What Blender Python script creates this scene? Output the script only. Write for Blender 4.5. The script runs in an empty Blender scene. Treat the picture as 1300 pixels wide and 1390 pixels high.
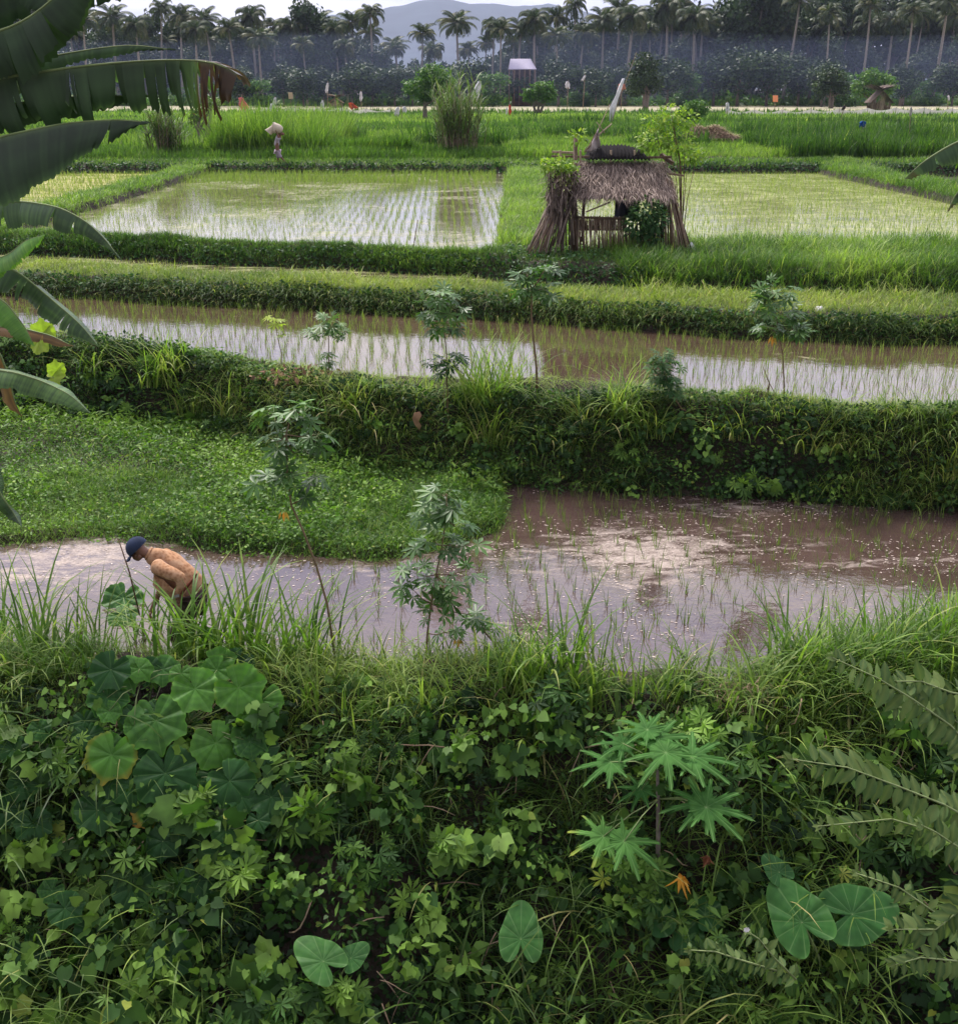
import bpy, math, random
import numpy as np
from mathutils import Vector, Matrix
rng = np.random.default_rng(11)
random.seed(11)
PI = math.pi
sc = bpy.context.scene
COL = sc.collection

# ------------------------------------------------------------------ camera model (photo pixel -> world)
F = 1517.0; TH = math.radians(19.3); CAMZ = 5.3
cT, sT = math.cos(TH), math.sin(TH)
def ray(u, v):
    a = (u-650)/F; b = -(v-650)/F
    return np.array([a, cT+b*sT, -sT+b*cT])
def PZ(u, v, z):
    d = ray(u, v); t = (z-CAMZ)/d[2]
    return np.array([0, 0, CAMZ])+d*t
def PY(u, v, Y):
    d = ray(u, v); t = Y/d[1]
    return np.array([0, 0, CAMZ])+d*t
def m_per_px(p):
    p = np.asarray(p)
    return (p[1]*cT+(CAMZ-p[2])*sT)/F
def project(p):
    p = np.asarray(p, float)
    x = p[..., 0]; y = p[..., 1]; z = p[..., 2]-CAMZ
    d = y*cT-z*sT; up = y*sT+z*cT
    return 650+F*x/d, 650-F*up/d

cam_d = bpy.data.cameras.new('camera'); cam = bpy.data.objects.new('camera', cam_d); COL.objects.link(cam)
cam.location = (0, 0, CAMZ); cam.rotation_euler = (PI/2-TH, 0, 0)
cam_d.sensor_fit = 'HORIZONTAL'; cam_d.sensor_width = 36; cam_d.lens = 36*F/1300
cam_d.shift_y = -45/1300; cam_d.clip_start = 0.05; cam_d.clip_end = 12000
sc.camera = cam
sc.view_settings.view_transform = 'Standard'; sc.view_settings.look = 'None'
sc.view_settings.exposure = 0.0; sc.view_settings.gamma = 1.0
sc.render.engine = 'CYCLES'
sc.cycles.use_denoising = True
sc.cycles.max_bounces = 8; sc.cycles.diffuse_bounces = 3; sc.cycles.glossy_bounces = 3
sc.cycles.transmission_bounces = 3; sc.cycles.transparent_max_bounces = 6; sc.cycles.volume_bounces = 0
sc.cycles.sample_clamp_indirect = 4.0

# ------------------------------------------------------------------ noise
_ph = rng.uniform(0, 2*PI, (40, 3))
def wob(x, y, f=1.0, k=0, n=5):
    s = 0.0; a = 1.0; tot = 0.0
    for i in range(n):
        p = _ph[(k*5+i) % 40]
        ang = p[2]
        ff = f*(1.75**i)
        s = s+a*np.sin(ff*(x*math.cos(ang)+y*math.sin(ang))+p[0]+1.3*np.sin(ff*0.7*(y*math.cos(ang)-x*math.sin(ang))+p[1]))
        tot += a; a *= 0.62
    return s/tot
def sst(t): t = np.clip(t, 0, 1); return t*t*(3-2*t)

# ------------------------------------------------------------------ terrain boundaries
def curve(pts, z):
    w = np.array([PZ(u, v, z) for u, v in pts]); o = np.argsort(w[:, 0]); w = w[o]
    k = len(pts)+int(z*10); am = .10 if z < .5 else .15
    return lambda x: np.interp(x, w[:, 0], w[:, 1])+am*wob(np.asarray(x, float), np.asarray(x, float)*0+k, 1.5, k % 7, 4)
W1, W2, W3, W4 = 0.0, 1.10, 1.35, 1.65
C1 = curve([(0, 896), (150, 900), (300, 902), (450, 905), (580, 905), (700, 908), (850, 918), (1000, 928), (1150, 905), (1300, 880)], W1)
CG = curve([(-60, 750), (0, 745), (100, 735), (200, 735), (300, 750), (400, 760), (500, 765), (560, 758), (620, 742), (665, 727), (688, 712)], 0.02)
XG = float(PZ(690, 712, 0)[0])
C2F = curve([(0, 562), (250, 580), (400, 618), (520, 640), (650, 650), (1000, 672), (1300, 690)], 0.05)
C2B = curve([(-10, 450), (100, 457), (200, 472), (330, 490), (430, 505), (600, 515), (750, 520), (900, 530), (1000, 541), (1150, 550), (1310, 557)], W2)
C3F = curve([(0, 400), (100, 405), (200, 410), (350, 418), (500, 425), (650, 433), (750, 440), (900, 450), (1000, 460), (1150, 465), (1300, 467)], W2)
C3B = curve([(0, 360), (100, 365), (300, 378), (500, 388), (650, 393), (720, 396), (900, 404), (1100, 408), (1300, 410)], W3)
C4F = curve([(0, 345), (100, 349), (300, 360), (500, 368), (650, 377), (720, 388), (900, 398), (1100, 403), (1300, 405)], W3)
C4B = curve([(0, 318), (60, 322), (200, 330), (350, 338), (500, 345), (650, 350), (760, 346), (930, 337), (1100, 341), (1300, 346)], W4)
Y5 = 52.0; ZF = 2.2
XV1 = lambda y: 1.35+(y-26)*0.033
XV2 = lambda y: -12.9+0*y
XV3 = lambda y: 16.6-(y-40)*0.03
def H(x, y):
    x = np.asarray(x, float); y = np.asarray(y, float)
    b1 = C1(x); f2 = C2F(x); k2 = C2B(x); f3 = C3F(x); k3 = C3B(x); f4 = C4F(x); k4 = C4B(x)
    k3 = np.maximum(k3, f3+.9); f4 = np.maximum(f4, k3+.12); k4 = np.maximum(k4, f4+.9)
    o = np.ones_like(x)
    ks = [(-60*o, -1.6), (5.6*o, -1.8), (7.0*o, -1.65), (b1-.8, .26), (b1-.3, .24), (b1+.12, -.12),
          (f2-.12, -.12), (f2+.10, .16), (f2+.38*(k2-f2), 1.10), (k2-.22, 1.19), (k2+.1, .98),
          (f3-.08, .98), (f3+.10, 1.32), (f3+.4, 1.52), (k3-.15, 1.5), (k3+.05, 1.24),
          (f4-.03, 1.24), (f4+.25, 1.62), (f4+.6, 1.82), (k4-.2, 1.84), (k4+.12, 1.52),
          (Y5*o-.1, 1.52), (Y5*o+.35, 1.98), (Y5*o+1.5, 2.1), (Y5*o+4, ZF), (9000*o, ZF)]
    z = np.full(np.broadcast(x, y).shape, ks[0][1], float)
    for (ya, za), (yb, zb) in zip(ks[:-1], ks[1:]):
        t = (y-ya)/np.maximum(yb-ya, 1e-4)
        m = (y > ya)
        z = np.where(m, za+(zb-za)*np.clip(t, 0, 1), z)
    # weedy green patch in the first paddy
    g = np.where((y > 10.5) & (y < f2+.3) & (x < XG+.05), sst((y-CG(x))/.35)*sst((XG-x)/.25), 0)
    z = np.where(g > 0, np.maximum(z, -.12+g*(.20+.03*wob(x, y, 1.1, 3))), z)
    # cross dikes
    infield = (y > k4) & (y < Y5+.5)
    for xc, w in ((XV1(y), .75), (XV2(y), .55), (XV3(y), .9)):
        d = np.abs(x-xc-.12*wob(x*0, y, .5, 2))
        z = np.where(infield, np.maximum(z, 1.88-.36*sst((d-w)/.25)), z)
    flat = (np.abs(z+.12) < .02) | (np.abs(z-.98) < .03) | (np.abs(z-1.24) < .03) | (np.abs(z-1.52) < .035)
    amp = np.where(flat, .02, np.where(y > 53, .03, .06))
    amp = np.where(y < 9.2, .10, amp)
    z = z+np.where(y < b1-.6, .22*wob(x, y, 1.5, 21)*sst((b1-.6-y)/.6), 0)+np.where((y > f2) & (y < k2-.25), .13*wob(x, y, 1.7, 22)*np.clip((y-f2)*4, 0, 1), 0)
    return z+amp*wob(x, y, 1.9, 1)+np.where(y < 30, amp*.35*wob(x, y, 7.5, 4), 0)
def hit(u, v, off=0.0):
    d = ray(u, v); o = np.array([0, 0, CAMZ])
    ts = np.linspace(4.0, 110, 5000)
    p = o+ts[:, None]*d
    below = p[:, 2] < H(p[:, 0], p[:, 1])
    i = int(np.argmax(below)) if below.any() else len(ts)-1
    t = ts[max(i-1, 0)]
    return o+d*(t-off)

# ------------------------------------------------------------------ mesh accumulation
class Geo:
    def __init__(s): s.v = []; s.f = []; s.t = []; s.w = []; s.m = []; s.n = 0
    def add(s, verts, faces, tint=0.5, vein=0.0, mat=0):
        """verts (V,3) or (N,V,3); faces list of index tuples/arrays in one template"""
        verts = np.asarray(verts, float)
        if verts.ndim == 2: verts = verts[None]
        N, V, _ = verts.shape
        if N == 0: return
        tint = np.asarray(tint, float)
        if tint.ndim == 0: t = np.full((N, V), float(tint))
        elif tint.shape == (N, V): t = tint
        elif tint.shape == (V,) and N == 1: t = tint[None]
        else: t = np.repeat(tint.reshape(N, 1), V, 1)
        vein = np.asarray(vein, float)
        w = np.broadcast_to(vein, (N, V)) if vein.ndim != 1 or vein.shape[0] == V else np.repeat(vein.reshape(N, 1), V, 1)
        s.v.append(verts.reshape(-1, 3)); s.t.append(t.ravel()); s.w.append(np.array(w).ravel())
        offs = s.n+np.arange(N)*V
        by = {}
        for f in faces: by.setdefault(len(f), []).append(f)
        for k, fl in by.items():
            a = np.asarray(fl, int)
            ff = (offs[:, None, None]+a[None]).reshape(-1, k)
            s.f.append(ff); s.m.append(np.full(len(ff), mat, int))
        s.n += N*V
    def build(s, name, mats, parent=None, smooth=True, loc=None):
        me = bpy.data.meshes.new(name)
        if not isinstance(mats, (list, tuple)): mats = [mats]
        for m in mats: me.materials.append(m)
        if s.n:
            V = np.concatenate(s.v)
            if loc is not None: V = V-np.asarray(loc, float)
            T = np.concatenate(s.t); Wt = np.concatenate(s.w)
            loops = np.concatenate([f.ravel() for f in s.f]); tot = np.concatenate([np.full(len(f), f.shape[1], int) for f in s.f])
            start = np.concatenate([[0], np.cumsum(tot)[:-1]]); mi = np.concatenate(s.m)
            me.vertices.add(len(V)); me.vertices.foreach_set('co', V.astype(np.float32).ravel())
            me.loops.add(len(loops)); me.loops.foreach_set('vertex_index', loops.astype(np.int32))
            me.polygons.add(len(tot)); me.polygons.foreach_set('loop_start', start.astype(np.int32))
            me.polygons.foreach_set('loop_total', tot.astype(np.int32))
            me.polygons.foreach_set('material_index', mi.astype(np.int32))
            me.polygons.foreach_set('use_smooth', np.full(len(tot), smooth, bool))
            a = me.attributes.new('tint', 'FLOAT', 'POINT'); a.data.foreach_set('value', T.astype(np.float32))
            a = me.attributes.new('vein', 'FLOAT', 'POINT'); a.data.foreach_set('value', Wt.astype(np.float32))
            me.update(calc_edges=True)
        o = bpy.data.objects.new(name, me); COL.objects.link(o)
        if parent is not None: o.parent = parent
        elif loc is not None: o.location = loc
        return o

def tag(o, label=None, cat=None, group=None, kind=None):
    if label: o['label'] = label
    if cat: o['category'] = cat
    if group: o['group'] = group
    if kind: o['kind'] = kind
    return o
def thing(name, label, cat, loc=(0, 0, 0), rz=0.0, group=None):
    o = bpy.data.objects.new(name, None); COL.objects.link(o); o.location = loc; o.rotation_euler = (0, 0, rz)
    o.empty_display_size = .2
    return tag(o, label, cat, group)
def copy_thing(root, loc, rz=0, s=1.0, label=None, cat=None, group=None, tilt=(0, 0)):
    r = root.copy(); COL.objects.link(r); r.location = loc; r.rotation_euler = (tilt[0], tilt[1], rz)
    r.scale = (s, s, s) if not isinstance(s, tuple) else s
    tag(r, label, cat, group)
    for ch in list(root.children):
        c = ch.copy(); COL.objects.link(c); c.parent = r
        for g in list(ch.children):
            d = g.copy(); COL.objects.link(d); d.parent = c
    return r

def blades(G, base, az, tilt, L, W, curl, seg=3, tint=.5, mat=0, twist=None, tip=0.0):
    """curved tapering blades; base (N,3); az heading; tilt from vertical; curl extra bend"""
    N = len(base)
    if N == 0: return
    base = np.asarray(base, float)
    f = lambda a: np.broadcast_to(np.asarray(a, float), (N,))
    az, tilt, L, W, curl = f(az), f(tilt), f(L), f(W), f(curl)
    dx, dy = np.cos(az), np.sin(az)
    tw = az+PI/2 if twist is None else f(twist)
    px, py = np.cos(tw), np.sin(tw)
    V = np.zeros((N, 2*seg+1, 3)); p = base.copy()
    for k in range(seg+1):
        t = k/seg
        w = W*.5*(1-t)**.6*(1 if k else .6)
        if k < seg:
            V[:, 2*k, 0] = p[:, 0]-px*w; V[:, 2*k, 1] = p[:, 1]-py*w; V[:, 2*k, 2] = p[:, 2]
            V[:, 2*k+1, 0] = p[:, 0]+px*w; V[:, 2*k+1, 1] = p[:, 1]+py*w; V[:, 2*k+1, 2] = p[:, 2]
        else: V[:, 2*k] = p
        a = tilt+curl*((k+.5)/seg)**1.4
        st = L/seg
        p = p+np.stack([np.sin(a)*dx*st, np.sin(a)*dy*st, np.cos(a)*st], 1)
    faces = [(2*k, 2*k+1, 2*k+3, 2*k+2) for k in range(seg-1)]+[(2*seg-2, 2*seg-1, 2*seg)]
    tint = np.asarray(tint, float)
    if tip and tint.ndim == 1:
        tt = np.repeat(tint[:, None], 2*seg+1, 1); tt[:, -1] += tip; tt[:, -3:-1] += tip*.3
        tint = np.clip(tt, 0, 1)
    G.add(V, faces, tint, 0, mat)

def frames(d, n):
    d = d/np.linalg.norm(d, axis=1, keepdims=True)
    y = np.cross(n, d); y /= np.maximum(np.linalg.norm(y, axis=1, keepdims=True), 1e-6)
    z = np.cross(d, y)
    return np.stack([d, y, z], 2)      # columns
def leaves(G, tmpl, pos, d, n, scale, tint=.5, mat=0):
    tv, tf = tmpl[0], tmpl[1]; vein = tmpl[2] if len(tmpl) > 2 else 0.0
    pos = np.asarray(pos, float); N = len(pos)
    if N == 0: return
    R = frames(np.asarray(d, float), np.asarray(n, float))
    sc_ = np.broadcast_to(np.asarray(scale, float), (N,))
    V = np.einsum('nij,vj->nvi', R, np.asarray(tv))*sc_[:, None, None]+pos[:, None, :]
    G.add(V, tf, tint, vein, mat)
def rdir(N, up=0.0, s=1.0):
    a = rng.normal(size=(N, 3))*s; a[:, 2] += up
    return a/np.linalg.norm(a, axis=1, keepdims=True)

# leaf templates (x to the tip, z the upper side)
def t_oval(w=.28, fold=.08, droop=.12):
    v = [(0, 0, 0), (.45, w, 0), (1, 0, -droop), (.45, -w, 0), (.45, 0, -fold)]
    return np.array(v), [(0, 3, 2, 4), (0, 4, 2, 1)]
def t_palm(angs, lens, w=.13, droop=.18):
    V = []; Fc = []
    for a, l in zip(angs, lens):
        c, s_ = math.cos(a), math.sin(a); b = len(V)
        for x, y, z in [(0, 0, 0), (.6*l, w, -droop*.3*l), (l, 0, -droop*l), (.6*l, -w, -droop*.3*l), (.55*l, 0, -.04-droop*.3*l)]:
            V.append((x*c-y*s_, x*s_+y*c, z))
        Fc += [(b, b+3, b+2, b+4), (b, b+4, b+2, b+1)]
    return np.array(V), Fc
CASS = t_palm([math.radians(a) for a in (-125, -82, -40, 0, 40, 82, 125)], [.6, .85, .97, 1, .97, .85, .6])
def t_ivy(tips=((0, 1), (52, .82), (118, .6)), notch=.5):
    A = []
    for a, r in ((-118, .62), (-52, .82), (0, 1), (52, .82), (118, .62)): A.append((a, r))
    V = [(0, 0, 0)]; Fc = []
    na = [-165, -88, -30, 30, 88, 165]; nr = [.34, .62, .66, .66, .62, .34]
    for a, r in zip(na, nr): V.append((r*math.cos(math.radians(a)), r*math.sin(math.radians(a)), .06))
    for a, r in A: V.append((r*math.cos(math.radians(a)), r*math.sin(math.radians(a)), -.10*r))
    for i in range(5): Fc.append((0, 1+i, 7+i, 2+i))
    return np.array(V)-np.array([0, 0, 0]), Fc
IVY = t_ivy(); OVAL = t_oval(); LANCE = t_oval(.13, .04, .2); ROUND = t_oval(.42, .05, .1)
def radial_leaf(R, nth=72, rings=5, veins=(0,), bulge=.05, droop=.2, wavy=.02, seed=0, cup=0.0):
    """leaf blade as a radial grid round the petiole; returns verts, faces, vein attribute"""
    th = np.linspace(-PI, PI, nth+1)[:-1]
    vi = [int(round((a+PI)/(2*PI)*nth)) % nth for a in veins]
    d = np.min([np.minimum((np.arange(nth)-k) % nth, (k-np.arange(nth)) % nth) for k in vi], 0)*2*PI/nth
    Rr = np.array([R(t) for t in th])
    V = [(0, 0, 0)]; vn = [1.0]
    for j in range(1, rings+1):
        r = Rr*j/rings; q = j/rings
        z = bulge*np.minimum(d/.25, 1)*q*(1-.4*q)+.011*np.sin(34*(q-.55*np.minimum(d, .5)))*np.minimum(d/.12, 1)*q-droop*(r*np.cos(th)*.5+.5*r)**2+cup*r*r+wavy*np.sin(th*9+seed)*q*q
        for k in range(nth):
            V.append((r[k]*math.cos(th[k]), r[k]*math.sin(th[k]), z[k])); vn.append(1.0 if d[k] < 1e-6 else 0.0)
    Fc = [(0, 1+k, 1+(k+1) % nth) for k in range(nth)]
    for j in range(rings-1):
        a = 1+j*nth; b = a+nth
        Fc += [(a+k, b+k, b+(k+1) % nth, a+(k+1) % nth) for k in range(nth)]
    return np.array(V), Fc, np.array(vn)
def bump(t, c, w): return math.exp(-((t-c)/w)**2)
def R_hero(t):
    a = abs(t); r = .74+.20*bump(a, 0, .2)+.14*bump(a, .95, .26)+.07*bump(a, 1.75, .3)
    r *= 1-.72*bump(a, PI, .22); return r*(1+.02*math.sin(23*t))
def R_taro(t):
    a = abs(t); r = .58+.42*math.exp(-(a/.55)**2)+.10*bump(a, 2.5, .45); r *= 1-.75*bump(a, PI, .28); return r
def R_round(t):
    a = abs(t); return (.85+.1*math.cos(a))*(1-.5*bump(a, PI, .3))
def R_papaya(t):
    a = abs(t); n = 0
    best = .16
    for c, l in ((0, 1), (.72, .95), (1.42, .85), (2.1, .66), (2.7, .42)):
        da = abs(a-c)
        j = abs(((da/.085) % 1)-.5)*2
        best = max(best, l*math.exp(-(da/.27)**2)*(1-.38*j*min(1, da/.05)))
    return max(best, .34)
V5 = (0, .95, -.95, 1.75, -1.75)
HERO = [radial_leaf(R_hero, 120, 12, V5+(2.5, -2.5), .11, .22, .02, s, c) for s, c in ((0, 0), (2, .1), (4, -.1))]
TARO = radial_leaf(R_taro, 120, 10, (0, .45, -.45, .95, -.95, 1.5, -1.5, 2.1, -2.1, 2.6, -2.6), .03, .12, .015, 1)
RNDL = radial_leaf(R_round, 40, 4, (0, .8, -.8, 1.7, -1.7), .05, .15, .02, 1)
PAPA = radial_leaf(R_papaya, 260, 5, (0, .72, -.72, 1.42, -1.42, 2.1, -2.1, 2.7, -2.7), .03, .30, .03, 1)

def tube(G, pts, rad, n=6, tint=.5, mat=0, cap=True):
    pts = np.asarray(pts, float); m = len(pts); rad = np.broadcast_to(np.asarray(rad, float), (m,))
    T = np.gradient(pts, axis=0); T /= np.maximum(np.linalg.norm(T, axis=1, keepdims=True), 1e-9)
    ref = np.array([0, 0, 1.]) if abs(T[0, 2]) < .9 else np.array([1., 0, 0])
    V = []
    for i in range(m):
        a = np.cross(T[i], ref); a /= max(np.linalg.norm(a), 1e-6); b = np.cross(T[i], a)
        for k in range(n):
            w = 2*PI*k/n; V.append(pts[i]+rad[i]*(math.cos(w)*a+math.sin(w)*b))
    Fc = [(i*n+k, i*n+(k+1) % n, (i+1)*n+(k+1) % n, (i+1)*n+k) for i in range(m-1) for k in range(n)]
    if cap: Fc += [tuple(range(n))[::-1], tuple(range((m-1)*n, m*n))]
    G.add(np.array(V), Fc, tint, 0, mat)
def box(G, c, s, rz=0, rx=0, ry=0, tint=.5, mat=0):
    c = np.asarray(c, float); h = np.asarray(s, float)/2; b = min(h)*.18
    V = []
    M = np.array(Matrix.Rotation(rz, 3, 'Z') @ Matrix.Rotation(ry, 3, 'Y') @ Matrix.Rotation(rx, 3, 'X'))
    # chamfered box: 24 verts
    for ax in range(3):
        for sg in (-1, 1):
            for a, bb in ((-1, -1), (1, -1), (1, 1), (-1, 1)):
                p = np.zeros(3); p[ax] = sg*h[ax]; p[(ax+1) % 3] = a*(h[(ax+1) % 3]-b); p[(ax+2) % 3] = bb*(h[(ax+2) % 3]-b)
                V.append(p)
    V = np.array(V)
    Fc = []
    for i in range(6):
        q = (4*i, 4*i+1, 4*i+2, 4*i+3); Fc.append(q if i % 2 else q[::-1])
    # edges and corners by proximity
    import itertools
    def idx(ax, sg, a, bb): return (ax*2+(1 if sg > 0 else 0))*4+[(-1, -1), (1, -1), (1, 1), (-1, 1)].index((a, bb))
    for ax in range(3):
        a1 = (ax+1) % 3
        for s0 in (-1, 1):
            for s1 in (-1, 1):
                # face ax sg=s0, side toward +a1=s1 ; face a1 sg=s1, side toward ax (its +2 axis)
                Fc.append((idx(ax, s0, s1, -1), idx(ax, s0, s1, 1), idx(a1, s1, 1, s0), idx(a1, s1, -1, s0)))
    for sx, sy, sz in itertools.product((-1, 1), repeat=3):
        Fc.append((idx(0, sx, sy, sz), idx(1, sy, sz, sx), idx(2, sz, sx, sy)))
    G.add(V @ M.T+c, Fc, tint, 0, mat)
# ------------------------------------------------------------------ materials
def mat(name):
    m = bpy.data.materials.new(name); m.use_nodes = True; nt = m.node_tree; nt.nodes.clear()
    out = nt.nodes.new('ShaderNodeOutputMaterial'); return m, nt, out
def N(nt, t, **k):
    n = nt.nodes.new(t)
    for a, b in k.items():
        if a.startswith('i_'): n.inputs[a[2:].replace('_', ' ')].default_value = b
        else: setattr(n, a, b)
    return n
def c4(c): return (c[0], c[1], c[2], 1)
def ramp(nt, stops, fac=None, interp='LINEAR'):
    r = N(nt, 'ShaderNodeValToRGB'); r.color_ramp.interpolation = interp
    e = r.color_ramp.elements
    while len(e) < len(stops): e.new(.5)
    for x, (p, c) in zip(e, stops): x.position = p; x.color = c4(c) if len(c) == 3 else c
    if fac is not None: nt.links.new(fac, r.inputs[0])
    return r
def mixc(nt, fac, a, b, mode='MIX'):
    m = N(nt, 'ShaderNodeMix', data_type='RGBA', blend_type=mode)
    for s, v in ((m.inputs[0], fac), (m.inputs[6], a), (m.inputs[7], b)):
        if hasattr(v, 'is_output'): nt.links.new(v, s)
        elif isinstance(v, (int, float)): s.default_value = v
        else: s.default_value = c4(v)
    return m.outputs[2]
def noise(nt, scale, detail=3, rough=.55, vec=None, dist=0.0):
    n = N(nt, 'ShaderNodeTexNoise'); n.inputs['Scale'].default_value = scale
    n.inputs['Detail'].default_value = detail; n.inputs['Roughness'].default_value = rough
    n.inputs['Distortion'].default_value = dist
    if vec is not None: nt.links.new(vec, n.inputs['Vector'])
    return n.outputs[0]
def attr(nt, name):
    a = N(nt, 'ShaderNodeAttribute'); a.attribute_name = name; return a.outputs['Fac']
def mapping(nt, scale=(1, 1, 1), src='Object'):
    tc = N(nt, 'ShaderNodeTexCoord'); mp = N(nt, 'ShaderNodeMapping')
    nt.links.new(tc.outputs[src], mp.inputs[0]); mp.inputs['Scale'].default_value = scale
    return mp.outputs[0]
def math_(nt, op, a, b=0.0):
    m = N(nt, 'ShaderNodeMath', operation=op)
    for i, v in enumerate((a, b)):
        if hasattr(v, 'is_output'): nt.links.new(v, m.inputs[i])
        else: m.inputs[i].default_value = v
    return m.outputs[0]

def foliage(name, stops, transl=.32, rough=.5, spec=.22, vein=None, var=.35, tcol=1.25, nscale=6.0):
    m, nt, out = mat(name)
    col = ramp(nt, stops, attr(nt, 'tint')).outputs[0]
    nz = noise(nt, nscale, 2, .5, mapping(nt))
    vr = ramp(nt, [(.3, (1-var,)*3), (.7, (1+var*.6,)*3)], nz)
    col = mixc(nt, 1.0, col, vr.outputs[0], 'MULTIPLY')
    if vein: col = mixc(nt, math_(nt, 'MULTIPLY', math_(nt, 'POWER', attr(nt, 'vein'), 2.0), .6), col, vein)
    b = N(nt, 'ShaderNodeBsdfPrincipled'); b.inputs['Roughness'].default_value = rough
    b.inputs['Specular IOR Level'].default_value = spec
    nt.links.new(col, b.inputs['Base Color'])
    t = N(nt, 'ShaderNodeBsdfTranslucent')
    tc = mixc(nt, 1.0, col, (tcol*1.05, tcol*1.25, tcol*.55), 'MULTIPLY')
    nt.links.new(tc, t.inputs[0])
    mx = N(nt, 'ShaderNodeMixShader'); mx.inputs[0].default_value = transl
    nt.links.new(b.outputs[0], mx.inputs[1]); nt.links.new(t.outputs[0], mx.inputs[2])
    nt.links.new(mx.outputs[0], out.inputs[0]); return m
def plain(name, stops, rough=.8, spec=.2, nscale=8.0, var=.3, bump=0.0, stretch=(1, 1, 1), transl=0.0):
    """rough matter: colour from the tint attribute, mottled by noise"""
    m, nt, out = mat(name)
    col = ramp(nt, stops, attr(nt, 'tint')).outputs[0]
    nz = noise(nt, nscale, 4, .6, mapping(nt, stretch))
    vr = ramp(nt, [(.3, (1-var,)*3), (.7, (1+var,)*3)], nz)
    col = mixc(nt, 1.0, col, vr.outputs[0], 'MULTIPLY')
    b = N(nt, 'ShaderNodeBsdfPrincipled'); b.inputs['Roughness'].default_value = rough
    b.inputs['Specular IOR Level'].default_value = spec
    nt.links.new(col, b.inputs['Base Color'])
    if bump:
        bp = N(nt, 'ShaderNodeBump'); bp.inputs['Strength'].default_value = bump; bp.inputs['Distance'].default_value = .03
        nt.links.new(nz, bp.inputs['Height']); nt.links.new(bp.outputs[0], b.inputs['Normal'])
    sh = b.outputs[0]
    if transl:
        t = N(nt, 'ShaderNodeBsdfTranslucent'); nt.links.new(col, t.inputs[0])
        mx = N(nt, 'ShaderNodeMixShader'); mx.inputs[0].default_value = transl
        nt.links.new(sh, mx.inputs[1]); nt.links.new(t.outputs[0], mx.inputs[2]); sh = mx.outputs[0]
    nt.links.new(sh, out.inputs[0]); return m

M = {}
DRY = (.30, .22, .09)
M['grass'] = foliage('grass_blade', [(0, (.035, .075, .014)), (.5, (.12, .20, .033)), (.85, (.29, .38, .08)), (1, (.38, .32, .14))], .35)
M['lush'] = foliage('lush_grass', [(0, (.025, .07, .012)), (.5, (.105, .20, .030)), (.85, (.26, .37, .07)), (1, (.36, .38, .12))], .38)
M['yellowgrass'] = foliage('bank_grass', [(0, (.06, .12, .02)), (.5, (.19, .26, .045)), (.85, (.33, .38, .08)), (1, (.42, .36, .15))], .35)
M['rice'] = foliage('rice_leaf', [(0, (.07, .12, .02)), (.5, (.17, .25, .05)), (1, (.34, .38, .10))], .35)
M['ivy'] = foliage('vine_leaf', [(0, (.010, .032, .008)), (.5, (.042, .105, .020)), (.85, (.16, .29, .045)), (1, (.30, .32, .06))], .25, .55, .2)
M['shrub'] = foliage('shrub_leaf', [(0, (.02, .06, .015)), (.5, (.04, .11, .028)), (1, (.11, .20, .055))], .25)
M['weed'] = foliage('weed_leaf', [(0, (.03, .085, .015)), (.5, (.095, .195, .028)), (.85, (.21, .34, .055)), (1, (.34, .38, .09))], .33)
M['cass'] = foliage('cassava_leaf', [(0, (.022, .06, .014)), (.5, (.065, .15, .030)), (.9, (.16, .29, .07)), (1, (.55, .22, .04))], .28, .42, .4)
M['hero'] = foliage('broad_leaf', [(0, (.010, .045, .010)), (.5, (.026, .095, .018)), (.85, (.10, .26, .03)), (.93, (.36, .30, .04)), (1, (.50, .22, .04))], .28, .5, .22, vein=(.12, .24, .06))
M['taro'] = foliage('taro_leaf', [(0, (.02, .08, .02)), (.5, (.032, .12, .022)), (1, (.09, .22, .045))], .28, .5, .22, vein=(.16, .28, .10))
M['papaya'] = foliage('papaya_leaf', [(0, (.02, .07, .015)), (.5, (.045, .135, .030)), (.85, (.10, .23, .05)), (1, (.38, .40, .05))], .3, .7, .08, vein=(.24, .38, .14))
M['compound'] = foliage('compound_leaf', [(0, (.025, .055, .018)), (.5, (.07, .12, .040)), (.85, (.16, .22, .07)), (1, (.42, .28, .04))], .3, .65, .1, vein=(.15, .19, .06))
M['banana'] = foliage('banana_leaf', [(0, (.02, .038, .018)), (.5, (.05, .092, .038)), (.8, (.12, .21, .06)), (.9, (.13, .07, .03)), (1, (.045, .028, .022))], .22, .42, .35, vein=(.14, .20, .08), nscale=3)
M['bananaY'] = foliage('young_banana_leaf', [(0, (.05, .12, .03)), (.5, (.13, .28, .05)), (.8, (.26, .42, .08)), (.9, (.35, .20, .08)), (1, (.16, .10, .06))], .35, .38, .45, vein=(.35, .45, .15), nscale=3)
M['tree'] = foliage('tree_leaf', [(0, (.010, .026, .010)), (.5, (.030, .062, .020)), (1, (.10, .16, .045))], .12)
M['brightree'] = foliage('bright_tree_leaf', [(0, (.03, .08, .02)), (.5, (.08, .18, .035)), (1, (.20, .30, .06))], .3)
M['sapling'] = foliage('sapling_leaf', [(0, (.08, .15, .02)), (.5, (.20, .33, .04)), (1, (.42, .50, .06))], .35)
M['palm'] = foliage('palm_frond', [(0, (.016, .034, .014)), (.5, (.045, .072, .026)), (1, (.15, .15, .06))], .22)
M['cane'] = foliage('cane_leaf', [(0, (.05, .09, .025)), (.5, (.12, .19, .05)), (1, (.26, .32, .10))], .3)
M['straw'] = plain('dry_straw', [(0, (.14, .09, .06)), (.5, (.30, .21, .14)), (1, (.50, .38, .25))], .85, .1)
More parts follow.
